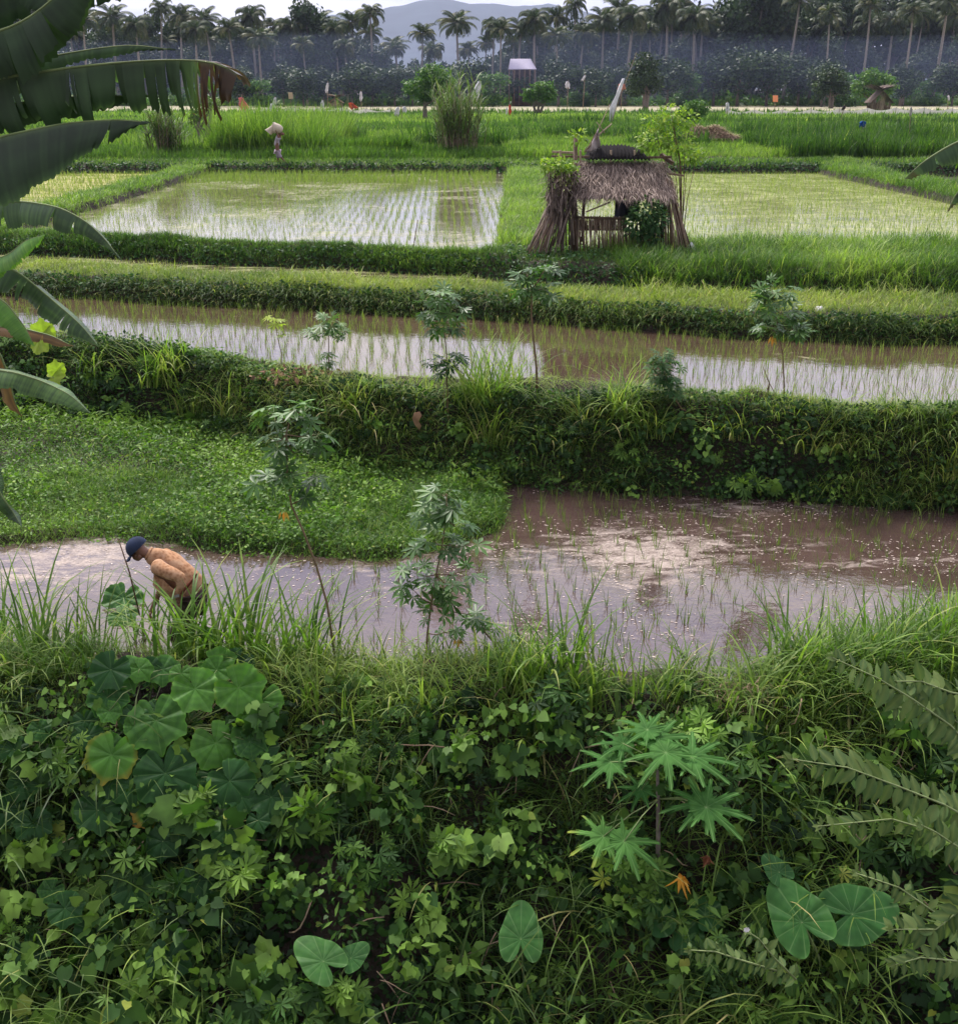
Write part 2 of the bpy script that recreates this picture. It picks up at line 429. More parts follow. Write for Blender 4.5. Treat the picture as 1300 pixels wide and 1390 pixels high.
M['thatch'] = plain('dry_thatch', [(0, (.045, .032, .027)), (.5, (.20, .15, .125)), (1, (.46, .37, .31))], .85, .1)
M['bamboo'] = plain('weathered_bamboo', [(0, (.07, .045, .032)), (.5, (.19, .125, .085)), (1, (.42, .33, .24))], .7, .2, 5, .35, .3, (6, 6, 1))
M['deadleaf'] = plain('dead_leaf', [(0, (.08, .05, .03)), (.5, (.22, .13, .08)), (1, (.42, .26, .16))], .8, .1, transl=.2)
M['bark'] = plain('grey_bark', [(0, (.07, .055, .045)), (.5, (.17, .14, .12)), (1, (.36, .32, .28))], .85, .1, 12, .4, .5)
M['stem'] = plain('reddish_stem', [(0, (.06, .035, .025)), (.5, (.14, .085, .05)), (1, (.28, .24, .12))], .7, .2)
M['greenstem'] = plain('green_stem', [(0, (.08, .12, .03)), (1, (.28, .34, .14))], .6, .3)
M['dark'] = plain('black_sheeting', [(0, (.010, .009, .010)), (1, (.018, .016, .016))], .9, .05)
M['cloth'] = plain('pale_cloth', [(0, (.30, .28, .32)), (1, (.80, .78, .80))], .9, .1, transl=.3)
M['soil'] = plain('wet_soil', [(0, (.035, .022, .018)), (1, (.10, .065, .05))], .9, .1, 20, .5, .8)
def solid(name, c, rough=.8, spec=.2, var=.15, transl=0.0, nscale=8.0, bump=0.0): return plain(name, [(0, c), (1, c)], rough, spec, nscale, var, bump, transl=transl)

# soil / ground : damp earth under the grass, greener on the far fields
def ground_mat():
    m, nt, out = mat('damp_earth')
    v = mapping(nt)
    a = noise(nt, 1.6, 6, .62, v); b = noise(nt, 14, 4, .6, v)
    col = ramp(nt, [(.3, (.016, .011, .008)), (.55, (.034, .024, .016)), (.75, (.022, .026, .010))], a).outputs[0]
    col = mixc(nt, 1.0, col, ramp(nt, [(.3, (.6,)*3), (.7, (1.35,)*3)], b).outputs[0], 'MULTIPLY')
    bs = N(nt, 'ShaderNodeBsdfPrincipled', i_Roughness=.85); bs.inputs['Specular IOR Level'].default_value = .25
    bp = N(nt, 'ShaderNodeBump'); bp.inputs['Strength'].default_value = .8; bp.inputs['Distance'].default_value = .05
    nt.links.new(b, bp.inputs['Height']); nt.links.new(bp.outputs[0], bs.inputs['Normal'])
    nt.links.new(col, bs.inputs['Base Color']); nt.links.new(bs.outputs[0], out.inputs[0]); return m
M['ground'] = ground_mat()

def water(name, mud, scum, scum_lo, scum_hi, scum_scale=1.5, ior=1.75, rough=.03, use_attr=False, stretch=(1, 1, 1), flecks=None, mud2=None, bump=.25, scum2=None):
    """muddy paddy water: glossy film over mud; floating scum where noise (or the foam attribute) says"""
    m, nt, out = mat(name)
    v = mapping(nt, stretch); v1 = mapping(nt)
    w = N(nt, 'ShaderNodeBsdfPrincipled'); w.inputs['Roughness'].default_value = rough; w.inputs['IOR'].default_value = ior
    nz = noise(nt, .8, 5, .6, v1)
    col = mixc(nt, ramp(nt, [(.35, (0,)*3), (.65, (1,)*3)], nz).outputs[0], mud, mud2 or tuple(c*.65 for c in mud))
    nt.links.new(col, w.inputs['Base Color'])
    bp = N(nt, 'ShaderNodeBump'); bp.inputs['Strength'].default_value = bump; bp.inputs['Distance'].default_value = .01
    nt.links.new(noise(nt, 7, 3, .6, v1), bp.inputs['Height']); nt.links.new(bp.outputs[0], w.inputs['Normal'])
    d = N(nt, 'ShaderNodeBsdfPrincipled', i_Roughness=.75); d.inputs['Specular IOR Level'].default_value = .3
    sc2 = noise(nt, scum_scale*9, 4, .7, v, .6)
    nt.links.new(mixc(nt, ramp(nt, [(.35, (0,)*3), (.65, (1,)*3)], sc2).outputs[0], tuple(c*.55 for c in scum), scum2 or scum), d.inputs['Base Color'])
    big = noise(nt, scum_scale, 6, .68, v, .8)
    if use_attr:
        f = attr(nt, 'tint')
        big = math_(nt, 'ADD', big, math_(nt, 'MULTIPLY', math_(nt, 'SUBTRACT', f, .5), .55))
    fine = noise(nt, scum_scale*16, 3, .75, v, 1.2)
    s = math_(nt, 'ADD', math_(nt, 'MULTIPLY', big, .72), math_(nt, 'MULTIPLY', fine, .28))
    fac = ramp(nt, [(scum_lo, (0,)*3), (scum_hi, (1,)*3)], s).outputs[0]
    mx = N(nt, 'ShaderNodeMixShader'); nt.links.new(fac, mx.inputs[0])
    nt.links.new(w.outputs[0], mx.inputs[1]); nt.links.new(d.outputs[0], mx.inputs[2])
    nt.links.new(mx.outputs[0], out.inputs[0]); return m

# ------------------------------------------------------------------ world, sun, air
SUN_EL, SUN_AZ = 52, -28      # behind the fields, a little to the left
world = bpy.data.worlds.new('World'); sc.world = world; world.use_nodes = True
nt = world.node_tree; nt.nodes.clear()
wo = N(nt, 'ShaderNodeOutputWorld')
sky = N(nt, 'ShaderNodeTexSky'); sky.sky_type = 'NISHITA'; sky.sun_disc = False
sky.sun_elevation = math.radians(SUN_EL); sky.sun_rotation = math.radians(SUN_AZ)
b1 = N(nt, 'ShaderNodeBackground'); b1.inputs[1].default_value = .08; nt.links.new(sky.outputs[0], b1.inputs[0])
tc = N(nt, 'ShaderNodeTexCoord'); mp = N(nt, 'ShaderNodeMapping'); mp.inputs['Scale'].default_value = (1, 1, 4.5)
nt.links.new(tc.outputs['Generated'], mp.inputs[0])
cn = noise(nt, 2.2, 6, .58, mp.outputs[0], .3)
cc = ramp(nt, [(.42, (.50, .52, .72)), (.52, (.80, .78, .90)), (.60, (1.0, .93, .86))], cn).outputs[0]
sp = N(nt, 'ShaderNodeSeparateXYZ'); nt.links.new(tc.outputs['Generated'], sp.inputs[0])
mr = N(nt, 'ShaderNodeMapRange'); nt.links.new(sp.outputs[2], mr.inputs[0])
mr.inputs[1].default_value = 0; mr.inputs[2].default_value = .75; mr.inputs[3].default_value = 1.04; mr.inputs[4].default_value = 2.0
# added dimming behind the viewer to cut fill light, brighter sky beyond the fields
mr2 = N(nt, 'ShaderNodeMapRange'); nt.links.new(sp.outputs[1], mr2.inputs[0])
mr2.inputs[1].default_value = -.55; mr2.inputs[2].default_value = .5; mr2.inputs[3].default_value = .34; mr2.inputs[4].default_value = 1.0
b2 = N(nt, 'ShaderNodeBackground'); nt.links.new(cc, b2.inputs[0]); nt.links.new(math_(nt, 'MULTIPLY', mr.outputs[0], mr2.outputs[0]), b2.inputs[1])
mxs = N(nt, 'ShaderNodeMixShader'); mxs.inputs[0].default_value = .9
nt.links.new(b1.outputs[0], mxs.inputs[1]); nt.links.new(b2.outputs[0], mxs.inputs[2]); nt.links.new(mxs.outputs[0], wo.inputs[0])
sl = bpy.data.lights.new('sun', 'SUN'); sl.energy = 3.1; sl.angle = math.radians(13); sl.color = (1, .94, .86)
so = bpy.data.objects.new('sun', sl); COL.objects.link(so)
el, az = math.radians(SUN_EL), math.radians(SUN_AZ)
sd = Vector((math.sin(az)*math.cos(el), math.cos(az)*math.cos(el), math.sin(el)))   # toward the sun
so.rotation_euler = sd.to_track_quat('Z', 'Y').to_euler(); so.location = (0, 20, 60)
sc.view_settings.exposure = .78

def air(name, lo, hi, dens, col, aniso=.0):
    G = Geo(); x0, y0, z0 = lo; x1, y1, z1 = hi
    V = [(x, y, z) for x in (x0, x1) for y in (y0, y1) for z in (z0, z1)]
    G.add(np.array(V), [(0, 1, 3, 2), (4, 6, 7, 5), (0, 4, 5, 1), (2, 3, 7, 6), (0, 2, 6, 4), (1, 5, 7, 3)])
    m = bpy.data.materials.new(name); m.use_nodes = True; t = m.node_tree; t.nodes.clear()
    o = N(t, 'ShaderNodeOutputMaterial'); pv = N(t, 'ShaderNodeVolumePrincipled')
    pv.inputs['Color'].default_value = c4(col); pv.inputs['Density'].default_value = dens; pv.inputs['Anisotropy'].default_value = aniso
    t.links.new(pv.outputs[0], o.inputs['Volume'])
    ob = G.build(name, m, smooth=False); tag(ob, kind='stuff'); return ob, m, t, pv
# ------------------------------------------------------------------ ground sheet
def grid(G, X, Y, Z, **k):
    R_, C_ = X.shape
    V = np.stack([X, Y, Z], -1).reshape(-1, 3)
    i = np.arange(R_-1)[:, None]*C_+np.arange(C_-1)[None]
    i = i.ravel(); Fc = np.stack([i, i+1, i+C_+1, i+C_], 1)
    t = k.get('tint', .5); t = np.asarray(t, float)
    G.v.append(V); G.t.append(np.full(len(V), float(t)) if t.ndim == 0 else t.ravel()); G.w.append(np.zeros(len(V)))
    G.f.append(Fc+G.n); G.m.append(np.full(len(Fc), k.get('mat', 0), int)); G.n += len(V)
ys = np.concatenate([np.linspace(-60, 5, 8), np.arange(5.2, 30, .09), np.arange(30, 58, .28), np.geomspace(58.3, 6500, 66)])
ss = np.linspace(-1, 1, 420)
half = np.interp(ys, [-60, 5, 12, 30, 60, 300, 6500], [9, 9, 9, 17, 34, 190, 4800])
Yg = np.repeat(ys[:, None], len(ss), 1); Xg = half[:, None]*ss[None]
g = Geo(); grid(g, Xg, Yg, H(Xg, Yg)); o = g.build('ground', M['ground']); tag(o, kind='structure')

# ------------------------------------------------------------------ water sheets
def sheet(name, ya, yb, z, m, xa, xb, nx=260, ny=120, tintf=None):
    xs = np.linspace(xa, xb, nx); A, B = ya(xs), yb(xs); t = np.linspace(0, 1, ny)[:, None]
    X = np.repeat(xs[None], ny, 0); Y = A[None]+(B-A)[None]*t
    g = Geo(); grid(g, X, Y, np.full_like(X, z), tint=.5 if tintf is None else tintf(X, Y))
    o = g.build(name, m); tag(o, kind='structure'); return o
def blob(X, Y, items):
    u, v = project(np.stack([X, Y, np.zeros_like(X)], -1)); t = np.zeros_like(X)
    for cu, cv, ru, rv, s in items: t = t+s*np.exp(-(((u-cu)/ru)**2+((v-cv)/rv)**2))
    return t
def foam_reflection1(X, Y):
    t = blob(X, Y, [(830, 750, 110, 45, .9), (930, 770, 90, 38, .7), (700, 850, 60, 22, .5), (1000, 735, 140, 26, .5), (1200, 765, 170, 10, .55),
                    (60, 775, 140, 38, 1.0), (160, 745, 80, 22, .6), (640, 745, 60, 12, .8), (1130, 650, 90, 12, .45), (390, 770, 160, 15, .35), (800, 870, 140, 14, .25),
                    (1000, 690, 160, 12, .5), (1220, 830, 90, 25, .3), (560, 800, 200, 18, .28),
                    (1000, 800, 60, 50, -.6), (760, 690, 60, 30, -.3), (620, 850, 90, 25, -.1), (1180, 720, 90, 15, -.3)])  # first negative spot thins the foam to paint in a dark plant reflection
    return np.clip(t*.50+.31+.10*wob(X, Y*2, 1.3, 28), 0, 1.1)
M['water1'] = water('paddy_water_near', (.085, .054, .046), (.30, .24, .20), .53, .68, 2.3, ior=1.72, rough=.05, use_attr=True, stretch=(1, 2.4, 1), mud2=(.05, .031, .025), scum2=(.47, .385, .33), bump=.3)
M['water2'] = water('paddy_water_middle', (.085, .055, .038), (.34, .31, .17), .60, .66, .5, ior=1.8, rough=.03, stretch=(1, 3, 1))
M['water3'] = water('paddy_water_strip', (.08, .06, .035), (.30, .30, .12), .48, .58, 1.0, ior=1.75, stretch=(1, 3, 1))
M['water4L'] = water('paddy_water_mirror', (.17, .15, .09), (.33, .31, .20), .50, .70, .38, ior=1.9, stretch=(1, 1.1, 1), scum2=(.44, .42, .26))
M['water4R'] = water('paddy_water_green', (.22, .22, .10), (.33, .34, .14), .40, .66, .45, ior=1.6, stretch=(1, 1.1, 1), scum2=(.40, .41, .17))
M['water4X'] = water('paddy_water_ochre', (.17, .15, .05), (.42, .38, .12), .44, .54, .35, ior=1.5, stretch=(.8, 2.5, 1))
sheet('water', lambda x: C1(x)-.15, lambda x: C2F(x)+.1, W1, M['water1'], -9, 9, 420, 260, foam_reflection1)
sheet('water', lambda x: C2B(x)-.15, lambda x: C3F(x)+.08, W2, M['water2'], -13, 13)
sheet('water', lambda x: np.maximum(C3B(x), C3F(x)+.9)-.02, lambda x: np.maximum(C4F(x), np.maximum(C3B(x), C3F(x)+.9)+.12)+.1, W3, M['water3'], -14, 14)
k4f = lambda x: np.maximum(C4B(x), np.maximum(C4F(x), C3B(x)+.12)+.9)
sheet('water', k4f, lambda x: 0*x+Y5+.1, W4, M['water4L'], -12.9, 1.6)
sheet('water', k4f, lambda x: 0*x+Y5+.1, W4, M['water4R'], 1.6, 17)
sheet('water', k4f, lambda x: 0*x+Y5+.1, W4, M['water4X'], -34, -12.9)
def field(name, x0, x1, y0, y1, z, m):
    xs = np.linspace(x0, x1, 90); yy = np.linspace(y0, y1, 60)
    X, Y = np.meshgrid(xs, yy); g = Geo()
    X = X+np.where((X > x0+.1) & (X < x1-.1), 0, .3*wob(Y, Y*0, .7, 3))
    grid(g, X, Y, np.full_like(X, z)); o = g.build(name, m); tag(o, kind='structure'); return o
M['water6'] = water('field_water', (.16, .17, .10), (.35, .40, .20), .55, .65, .4, ior=1.7)
field('water', -9.5, 1.0, 59, 71, ZF+.045, M['water6'])
field('water', 3, 34, 70.5, 76, ZF+.045, M['water6'])
M['dryfield'] = solid('stubble_field', (.36, .33, .22), .95, .05, .25, nscale=.4)
M['greenfield'] = solid('green_field', (.13, .19, .045), .95, .05, .3, nscale=.3)
field('field', -140, 150, 78, 148, ZF+.05, M['greenfield'])
field('field', -150, 170, 148.2, 214, ZF+.07, M['dryfield'])

# ------------------------------------------------------------------ scatter helpers
def pts_in(n, x0, x1, y0, y1): return rng.uniform(x0, x1, n), rng.uniform(y0, y1, n)
def between(n, fa, fb, xa, xb):
    x = rng.uniform(xa, xb, n); t = rng.uniform(0, 1, n); return x, fa(x)+(fb(x)-fa(x))*t
def infr(x, y, z, mrg=150):
    u, v = project(np.stack([x, y, z], -1)); return (u > -mrg) & (u < 1300+mrg) & (v > -mrg) & (v < 1390+mrg)
def grow(G, x, y, hmin, hmax, wd, k=1, spread=.05, tilt=(.0, .55), curl=(.3, 1.4), seg=3, tlo=.2, thi=.8, dz=0.0, patch=None, drype=.03, frame=150):
    z = H(x, y)+dz; ok = infr(x, y, z, frame); x, y, z = x[ok], y[ok], z[ok]
    n = len(x); pt = wob(x, y, 1.1, 5); hs = rng.uniform(hmin, hmax, n)*(1+.35*wob(x, y, .9, 6))
    X = np.repeat(x, k)+rng.normal(0, spread, n*k); Y = np.repeat(y, k)+rng.normal(0, spread, n*k); Z = np.repeat(z, k)-.01
    m = n*k
    tint = np.clip(np.repeat(tlo+(thi-tlo)*(.5+.5*pt), k)+rng.normal(0, .13, m), 0, .88)
    dr = rng.random(m) < drype; tint[dr] = rng.uniform(.88, 1, dr.sum())
    L = np.repeat(hs, k)*rng.uniform(.6, 1.25, m)
    blades(G, np.stack([X, Y, Z], 1), rng.uniform(0, 2*PI, m), rng.uniform(tilt[0], tilt[1], m), L, wd*rng.uniform(.6, 1.3, m)*np.clip(L/hmax, .5, 1.4), rng.uniform(curl[0], curl[1], m), seg, tint)
def leafy(G, x, y, tmpl, s0, s1, dz0=0., dz1=.1, up=1.0, tlo=.2, thi=.75, face=None, mat=0, hz=None, spark=.04):
    z = (H(x, y) if hz is None else hz)+rng.uniform(dz0, dz1, len(x)); ok = infr(x, y, z); x, y, z = x[ok], y[ok], z[ok]
    n = len(x); d = rdir(n, -.25); d[:, 2] *= .6
    nn = rdir(n, up, .55)
    if face is not None: nn += np.asarray(face)[None]
    tint = np.clip(tlo+(thi-tlo)*(.5+.5*wob(x, y, 1.7, 7))+rng.normal(0, .16, n), 0, .85)
    sp_ = rng.random(n) < spark; tint[sp_] = rng.uniform(.85, 1, sp_.sum())
    leaves(G, tmpl, np.stack([x, y, z], 1), d, nn, rng.uniform(s0, s1, n), tint, mat)

# ================================================================== stuff on the banks
# near bank: vine leaves over the steep face
g = Geo(); FACE = np.array([0, -.9, .5])
HEART = (np.array([(0, 0, 0), (-.14, .26, .02), (.12, .46, 0), (.45, .40, -.03), (1, 0, -.16), (.45, -.40, -.03), (.12, -.46, 0), (-.14, -.26, .02), (.45, 0, -.07)]), [(0, 8, 2, 1), (8, 4, 3, 2), (0, 7, 6, 8), (8, 6, 5, 4)])
def clumps(G, ncl, ya, yb, xa, xb, off0, off1, rad, per, tm, sizes, face, seed=1, wts=(.22, .22, .25, .17, .14)):
    # vine clumps: each a lobe of one kind of leaf standing out from the slope by its own depth, dark gaps between
    x, y = between(ncl, ya, yb, xa, xb); nf = np.array(face)/np.linalg.norm(face)
    z = H(x, y); kinds = [IVY, HEART, OVAL, LANCE, CASS]
    for i in range(ncl):
        if not infr(x[i:i+1], y[i:i+1], z[i:i+1], 90)[0]: continue
        k = rng.choice(5, p=wts); R = rng.uniform(*rad); c = np.array([x[i], y[i], z[i]])+nf*rng.uniform(off0, off1); m = int(rng.uniform(*per)*(R/.2)**2)+4
        d = rng.normal(size=(m, 3)); d /= np.linalg.norm(d, axis=1, keepdims=True); d = d+nf*.5; q = c+d*R*np.array([1, .8, .8])*(rng.uniform(.3, 1, m)**.5)[:, None]
        dd = d*.6+rng.normal(0, .5, (m, 3)); dd[:, 2] -= .55
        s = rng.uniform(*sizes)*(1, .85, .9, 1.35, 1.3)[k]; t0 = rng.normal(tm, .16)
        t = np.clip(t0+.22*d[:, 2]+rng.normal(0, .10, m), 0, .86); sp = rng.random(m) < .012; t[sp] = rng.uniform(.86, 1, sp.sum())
        leaves(G, kinds[k], q, dd, nf*.9+d*.5+rng.normal(0, .3, (m, 3)), s*rng.uniform(.6, 1.25, m), t)
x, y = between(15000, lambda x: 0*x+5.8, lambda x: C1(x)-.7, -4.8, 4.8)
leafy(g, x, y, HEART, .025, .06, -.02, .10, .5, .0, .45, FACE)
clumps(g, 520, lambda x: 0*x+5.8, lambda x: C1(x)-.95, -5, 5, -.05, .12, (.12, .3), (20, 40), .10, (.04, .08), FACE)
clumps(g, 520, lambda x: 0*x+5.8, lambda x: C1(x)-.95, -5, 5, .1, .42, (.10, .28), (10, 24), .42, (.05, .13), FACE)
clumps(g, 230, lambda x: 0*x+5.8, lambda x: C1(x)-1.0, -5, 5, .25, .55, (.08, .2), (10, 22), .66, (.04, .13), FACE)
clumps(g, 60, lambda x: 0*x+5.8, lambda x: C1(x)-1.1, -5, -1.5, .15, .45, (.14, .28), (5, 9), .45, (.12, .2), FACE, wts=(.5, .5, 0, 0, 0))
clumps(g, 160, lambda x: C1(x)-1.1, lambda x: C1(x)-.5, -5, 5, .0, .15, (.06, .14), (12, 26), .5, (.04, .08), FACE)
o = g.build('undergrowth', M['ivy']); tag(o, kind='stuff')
# bare runners and dead stalks lying in the vines
g = Geo()
for i in range(90):
    u, v = rng.uniform(0, 1300), rng.uniform(930, 1380); p = hit(u, v, rng.uniform(.1, .35)); a = rng.uniform(-.9, .9); L = rng.uniform(.15, .55)
    d = np.array([math.sin(a)*L, 0, -math.cos(a)*L]) if rng.random() < .65 else np.array([L, 0, rng.uniform(-.15, .15)])
    q = [p+d*t+np.array([0, -.05*math.sin(t*3), .05*math.sin(t*4+i)]) for t in (0, .25, .5, .75, 1)]
    tube(g, q, rng.uniform(.003, .007), 4, rng.uniform(.2, .9))
o = g.build('dead_stalks', M['straw']); tag(o, kind='stuff')
# grass over the near bank crest and hanging down its face
g = Geo()
x, y = between(5600, lambda x: C1(x)-1.1, lambda x: C1(x)+.05, -4.8, 4.8)
x, y = x[wob(x, y, 1.9, 23) > -.45], y[wob(x, y, 1.9, 23) > -.45]
grow(g, x, y, .08, .26, .011, 4, .04, (.1, .9), (.6, 2.0), 4, .25, .8)
x, y = between(2600, lambda x: C1(x)-1.7, lambda x: C1(x)-.25, -4.8, 4.8)
cl = wob(x, y, 1.3, 10); x, y = x[cl > -.15], y[cl > -.15]
grow(g, x, y, .3, .62, .02, 4, .05, (.1, .8), (.8, 2.2), 5, .3, .85, drype=.06)
x, y = between(2600, lambda x: 0*x+6.6, lambda x: C1(x)-1.2, -4.8, 4.8)
cl = wob(x, y, 1.1, 27) > -.1; x, y = x[cl], y[cl]
grow(g, x, y, .35, .9, .018, 3, .06, (.2, 1.1), (.8, 2.4), 6, .0, .6, dz=.15, drype=.03)
o = g.build('grass', M['grass']); tag(o, kind='stuff')
# left and right ends of the near bank: dense tall grass
g = Geo()
x, y = pts_in(520, 2.9, 5.0, 8.9, 10.2); y = C1(x)-rng.uniform(-.05, 1.0, len(x))
grow(g, x, y, .3, .7, .02, 5, .05, (.05, .6), (.6, 1.8), 5, .3, .8)
x = rng.uniform(-4.9, -3.4, 260); y = C1(x)-rng.uniform(0.1, .8, len(x))
grow(g, x, y, .2, .5, .018, 5, .05, (.05, .6), (.6, 1.8), 5, .2, .7)
o = g.build('grass', M['lush']); tag(o, kind='stuff')

# weedy green patch
g = Geo()
x, y = between(52000, CG, C2F, -9, XG)
leafy(g, x, y, OVAL, .025, .07, .0, .10, 1.0, .05, .8)
x, y = between(22000, CG, C2F, -9, XG)
cl = wob(x, y, 1.5, 11); x, y = x[cl > .0], y[cl > .0]
leafy(g, x, y, OVAL, .035, .085, .06, .20, 1.0, .25, .92)
x, y = between(5000, lambda x: C2F(x)-2.2, C2F, -9, XG)
cl = wob(x, y, 1.2, 24); x, y = x[cl > .1], y[cl > .1]
leafy(g, x, y, LANCE, .07, .15, .1, .28, 1.0, .2, .9)
o = g.build('weeds', M['weed']); tag(o, kind='stuff')
g = Geo()
x, y = between(15000, CG, lambda x: CG(x)+2.4, -6.5, XG+.05)
grow(g, x, y, .07, .19, .009, 4, .05, (.1, .9), (.4, 1.6), 3, .2, .75)
x, y = between(5000, CG, C2F, -9, XG)
grow(g, x, y, .08, .2, .011, 4, .05, (.1, .9), (.4, 1.6), 3, .3, .8)
o = g.build('grass', M['lush']); tag(o, kind='stuff')

# second bank: leafy dark face, grassy top
g = Geo()
mid2 = lambda x: C2F(x)+.45*(C2B(x)-C2F(x))
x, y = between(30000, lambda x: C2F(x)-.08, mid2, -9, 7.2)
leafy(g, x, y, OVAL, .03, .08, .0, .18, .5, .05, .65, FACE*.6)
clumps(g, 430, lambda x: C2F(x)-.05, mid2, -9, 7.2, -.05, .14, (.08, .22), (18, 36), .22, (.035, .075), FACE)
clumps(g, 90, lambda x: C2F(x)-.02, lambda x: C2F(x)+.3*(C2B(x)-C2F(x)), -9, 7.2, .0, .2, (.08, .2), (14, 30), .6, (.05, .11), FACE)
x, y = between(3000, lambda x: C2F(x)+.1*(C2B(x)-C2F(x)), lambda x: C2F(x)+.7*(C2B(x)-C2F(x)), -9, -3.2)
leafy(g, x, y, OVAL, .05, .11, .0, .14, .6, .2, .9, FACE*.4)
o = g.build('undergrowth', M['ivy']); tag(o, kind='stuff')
g = Geo()
x, y = between(11000, lambda x: C2F(x)+.30*(C2B(x)-C2F(x)), lambda x: C2B(x)+.03, -9, 7.5)
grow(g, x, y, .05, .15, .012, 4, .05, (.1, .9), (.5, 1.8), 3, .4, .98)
x, y = between(6200, lambda x: C2F(x)+.0*(C2B(x)-C2F(x)), lambda x: C2F(x)+.45*(C2B(x)-C2F(x)), -9, 7.5)
cl = wob(x, y, 1.2, 14); x, y = x[cl > -.1], y[cl > -.1]
grow(g, x, y, .22, .5, .015, 4, .06, (.2, .9), (.9, 2.6), 5, .05, .9, drype=.05)
o = g.build('grass', M['grass']); tag(o, kind='stuff')

# third bank: yellow-green grass with a shaggy dark face
g = Geo()
x, y = between(13000, lambda x: C3F(x)+.22, lambda x: np.maximum(C3B(x), C3F(x)+.9)+.02, -10.5, 9.8)
grow(g, x, y, .09, .22, .016, 4, .06, (.1, .9), (.4, 1.6), 3, .1, .86, drype=.07)
x, y = between(1500, lambda x: C3F(x)+.22, lambda x: np.maximum(C3B(x), C3F(x)+.9)+.02, -10.5, 9.8); cl = wob(x, y, 1.6, 25) > .2
grow(g, x[cl], y[cl], .2, .42, .018, 5, .06, (.1, .7), (.6, 1.9), 4, .3, .9, drype=.1)
o = g.build('grass', M['yellowgrass']); tag(o, kind='stuff')
g = Geo()
x, y = between(7000, lambda x: C3F(x)-.02, lambda x: C3F(x)+.3, -10.5, 9.8)
grow(g, x, y, .12, .32, .016, 4, .05, (.5, 1.4), (.8, 2.2), 3, .0, .55, dz=.02, drype=.10)
o = g.build('grass', M['grass']); tag(o, kind='stuff')
g = Geo()
x, y = between(9000, lambda x: C3F(x)-.03, lambda x: C3F(x)+.35, -10.5, 9.8)
leafy(g, x, y, OVAL, .05, .11, -.02, .12, .4, .0, .6, FACE*.5)
o = g.build('undergrowth', M['shrub']); tag(o, kind='stuff')
# fourth bank
g = Geo()
k3f = lambda x: np.maximum(C3B(x), C3F(x)+.9)
f4f = lambda x: np.maximum(C4F(x), k3f(x)+.12)
x, y = between(15000, lambda x: f4f(x)+.1, lambda x: k4f(x)+.05, -13, 1.2)
grow(g, x, y, .08, .20, .016, 4, .06, (.1, .9), (.4, 1.6), 3, .1, .62)
x, y = between(15000, lambda x: f4f(x)-.03, lambda x: k4f(x)+.05, 1.2, 11.5)
far_h = (x > 2.9)
grow(g, x[far_h], y[far_h], .22, .48, .016, 4, .06, (.05, .8), (.3, 1.8), 4, .1, .82, drype=.05)
cl = far_h & (wob(x, y, 1.3, 26) > .25)
grow(g, x[cl][::2], y[cl][::2], .4, .7, .02, 3, .08, (.1, .8), (.6, 2.0), 5, .5, .95, drype=.1)
grow(g, x[~far_h][::2], y[~far_h][::2], .08, .26, .016, 4, .06, (.1, .9), (.4, 1.4), 3, .1, .5)
o = g.build('grass', M['lush']); tag(o, kind='stuff')
g = Geo()
x, y = between(9000, lambda x: f4f(x)-.05, lambda x: f4f(x)+.4, -13, 11)
leafy(g, x, y, OVAL, .05, .12, -.02, .12, .4, .0, .45, FACE*.5)
x, y = between(2500, lambda x: f4f(x)-.02, lambda x: k4f(x)-.3, .6, 3.6)
leafy(g, x[::3], y[::3], OVAL, .05, .12, .0, .14, .5, .0, .6, FACE*.5)
o = g.build('undergrowth', M['shrub']); tag(o, kind='stuff')
# cross dikes and the far edge bank
g = Geo()
y = rng.uniform(26, 53, 7000); x = XV1(y)+rng.uniform(-.95, .95, len(y))
grow(g, x, y, .14, .36, .022, 4, .08, (.05, .8), (.4, 1.6), 3, .45, .88)
y = rng.uniform(27, 53, 4500); x = XV2(y)+rng.uniform(-.7, .7, len(y))
grow(g, x, y, .14, .34, .028, 4, .08, (.05, .8), (.4, 1.6), 3, .35, .8)
y = rng.uniform(30, 54, 5000); x = XV3(y)+rng.uniform(-1.0, 1.0, len(y))
grow(g, x, y, .2, .45, .03, 4, .08, (.05, .7), (.4, 1.4), 3, .3, .7)
x, y = pts_in(12000, -27, 26, Y5+.2, Y5+2.2)
grow(g, x, y, .10, .26, .035, 4, .10, (.05, .8), (.3, 1.3), 2, .2, .65)
o = g.build('grass', M['lush']); tag(o, kind='stuff')
g = Geo()
x, y = pts_in(9000, -27, 26, Y5-.1, Y5+.5)
leafy(g, x, y, OVAL, .10, .2, -.05, .12, .3, .0, .4, FACE)
o = g.build('undergrowth', M['shrub']); tag(o, kind='stuff')

# ------------------------------------------------------------------ far crops (stuff, coarser with distance)
g = Geo()
def crop(n, x0, x1, y0, y1, h0, h1, w, tlo, thi, k=4, G=None, seg=2, spread=.15):
    x, y = pts_in(n, x0, x1, y0, y1); grow(G or g, x, y, h0, h1, w, k, spread, (.0, .45), (.1, .9), seg, tlo, thi, drype=.01)
crop(9000, -26, 2.5, 54.2, 58.6, .25, .55, .05, .2, .55)
crop(6000, 1.5, 9, 54.5, 70, .3, .55, .06, .45, .8)
crop(8000, 14.8, 27, 55, 66, .6, 1.15, .07, .0, .42)
crop(2500, 8, 14.8, 55, 64, .25, .45, .06, .5, .85)
crop(3500, 9, 30, 66, 70, .4, .7, .07, .4, .8)
crop(5000, -12, 4, 71, 78, .35, .6, .07, .5, .85)
for _ in range(26):
    cx_, cy_ = rng.uniform(-26, 30), rng.uniform(56, 78); crop(160, cx_-rng.uniform(1, 3), cx_+rng.uniform(1, 3), cy_-.6, cy_+.6, .7, 1.3, .07, .0, .35)
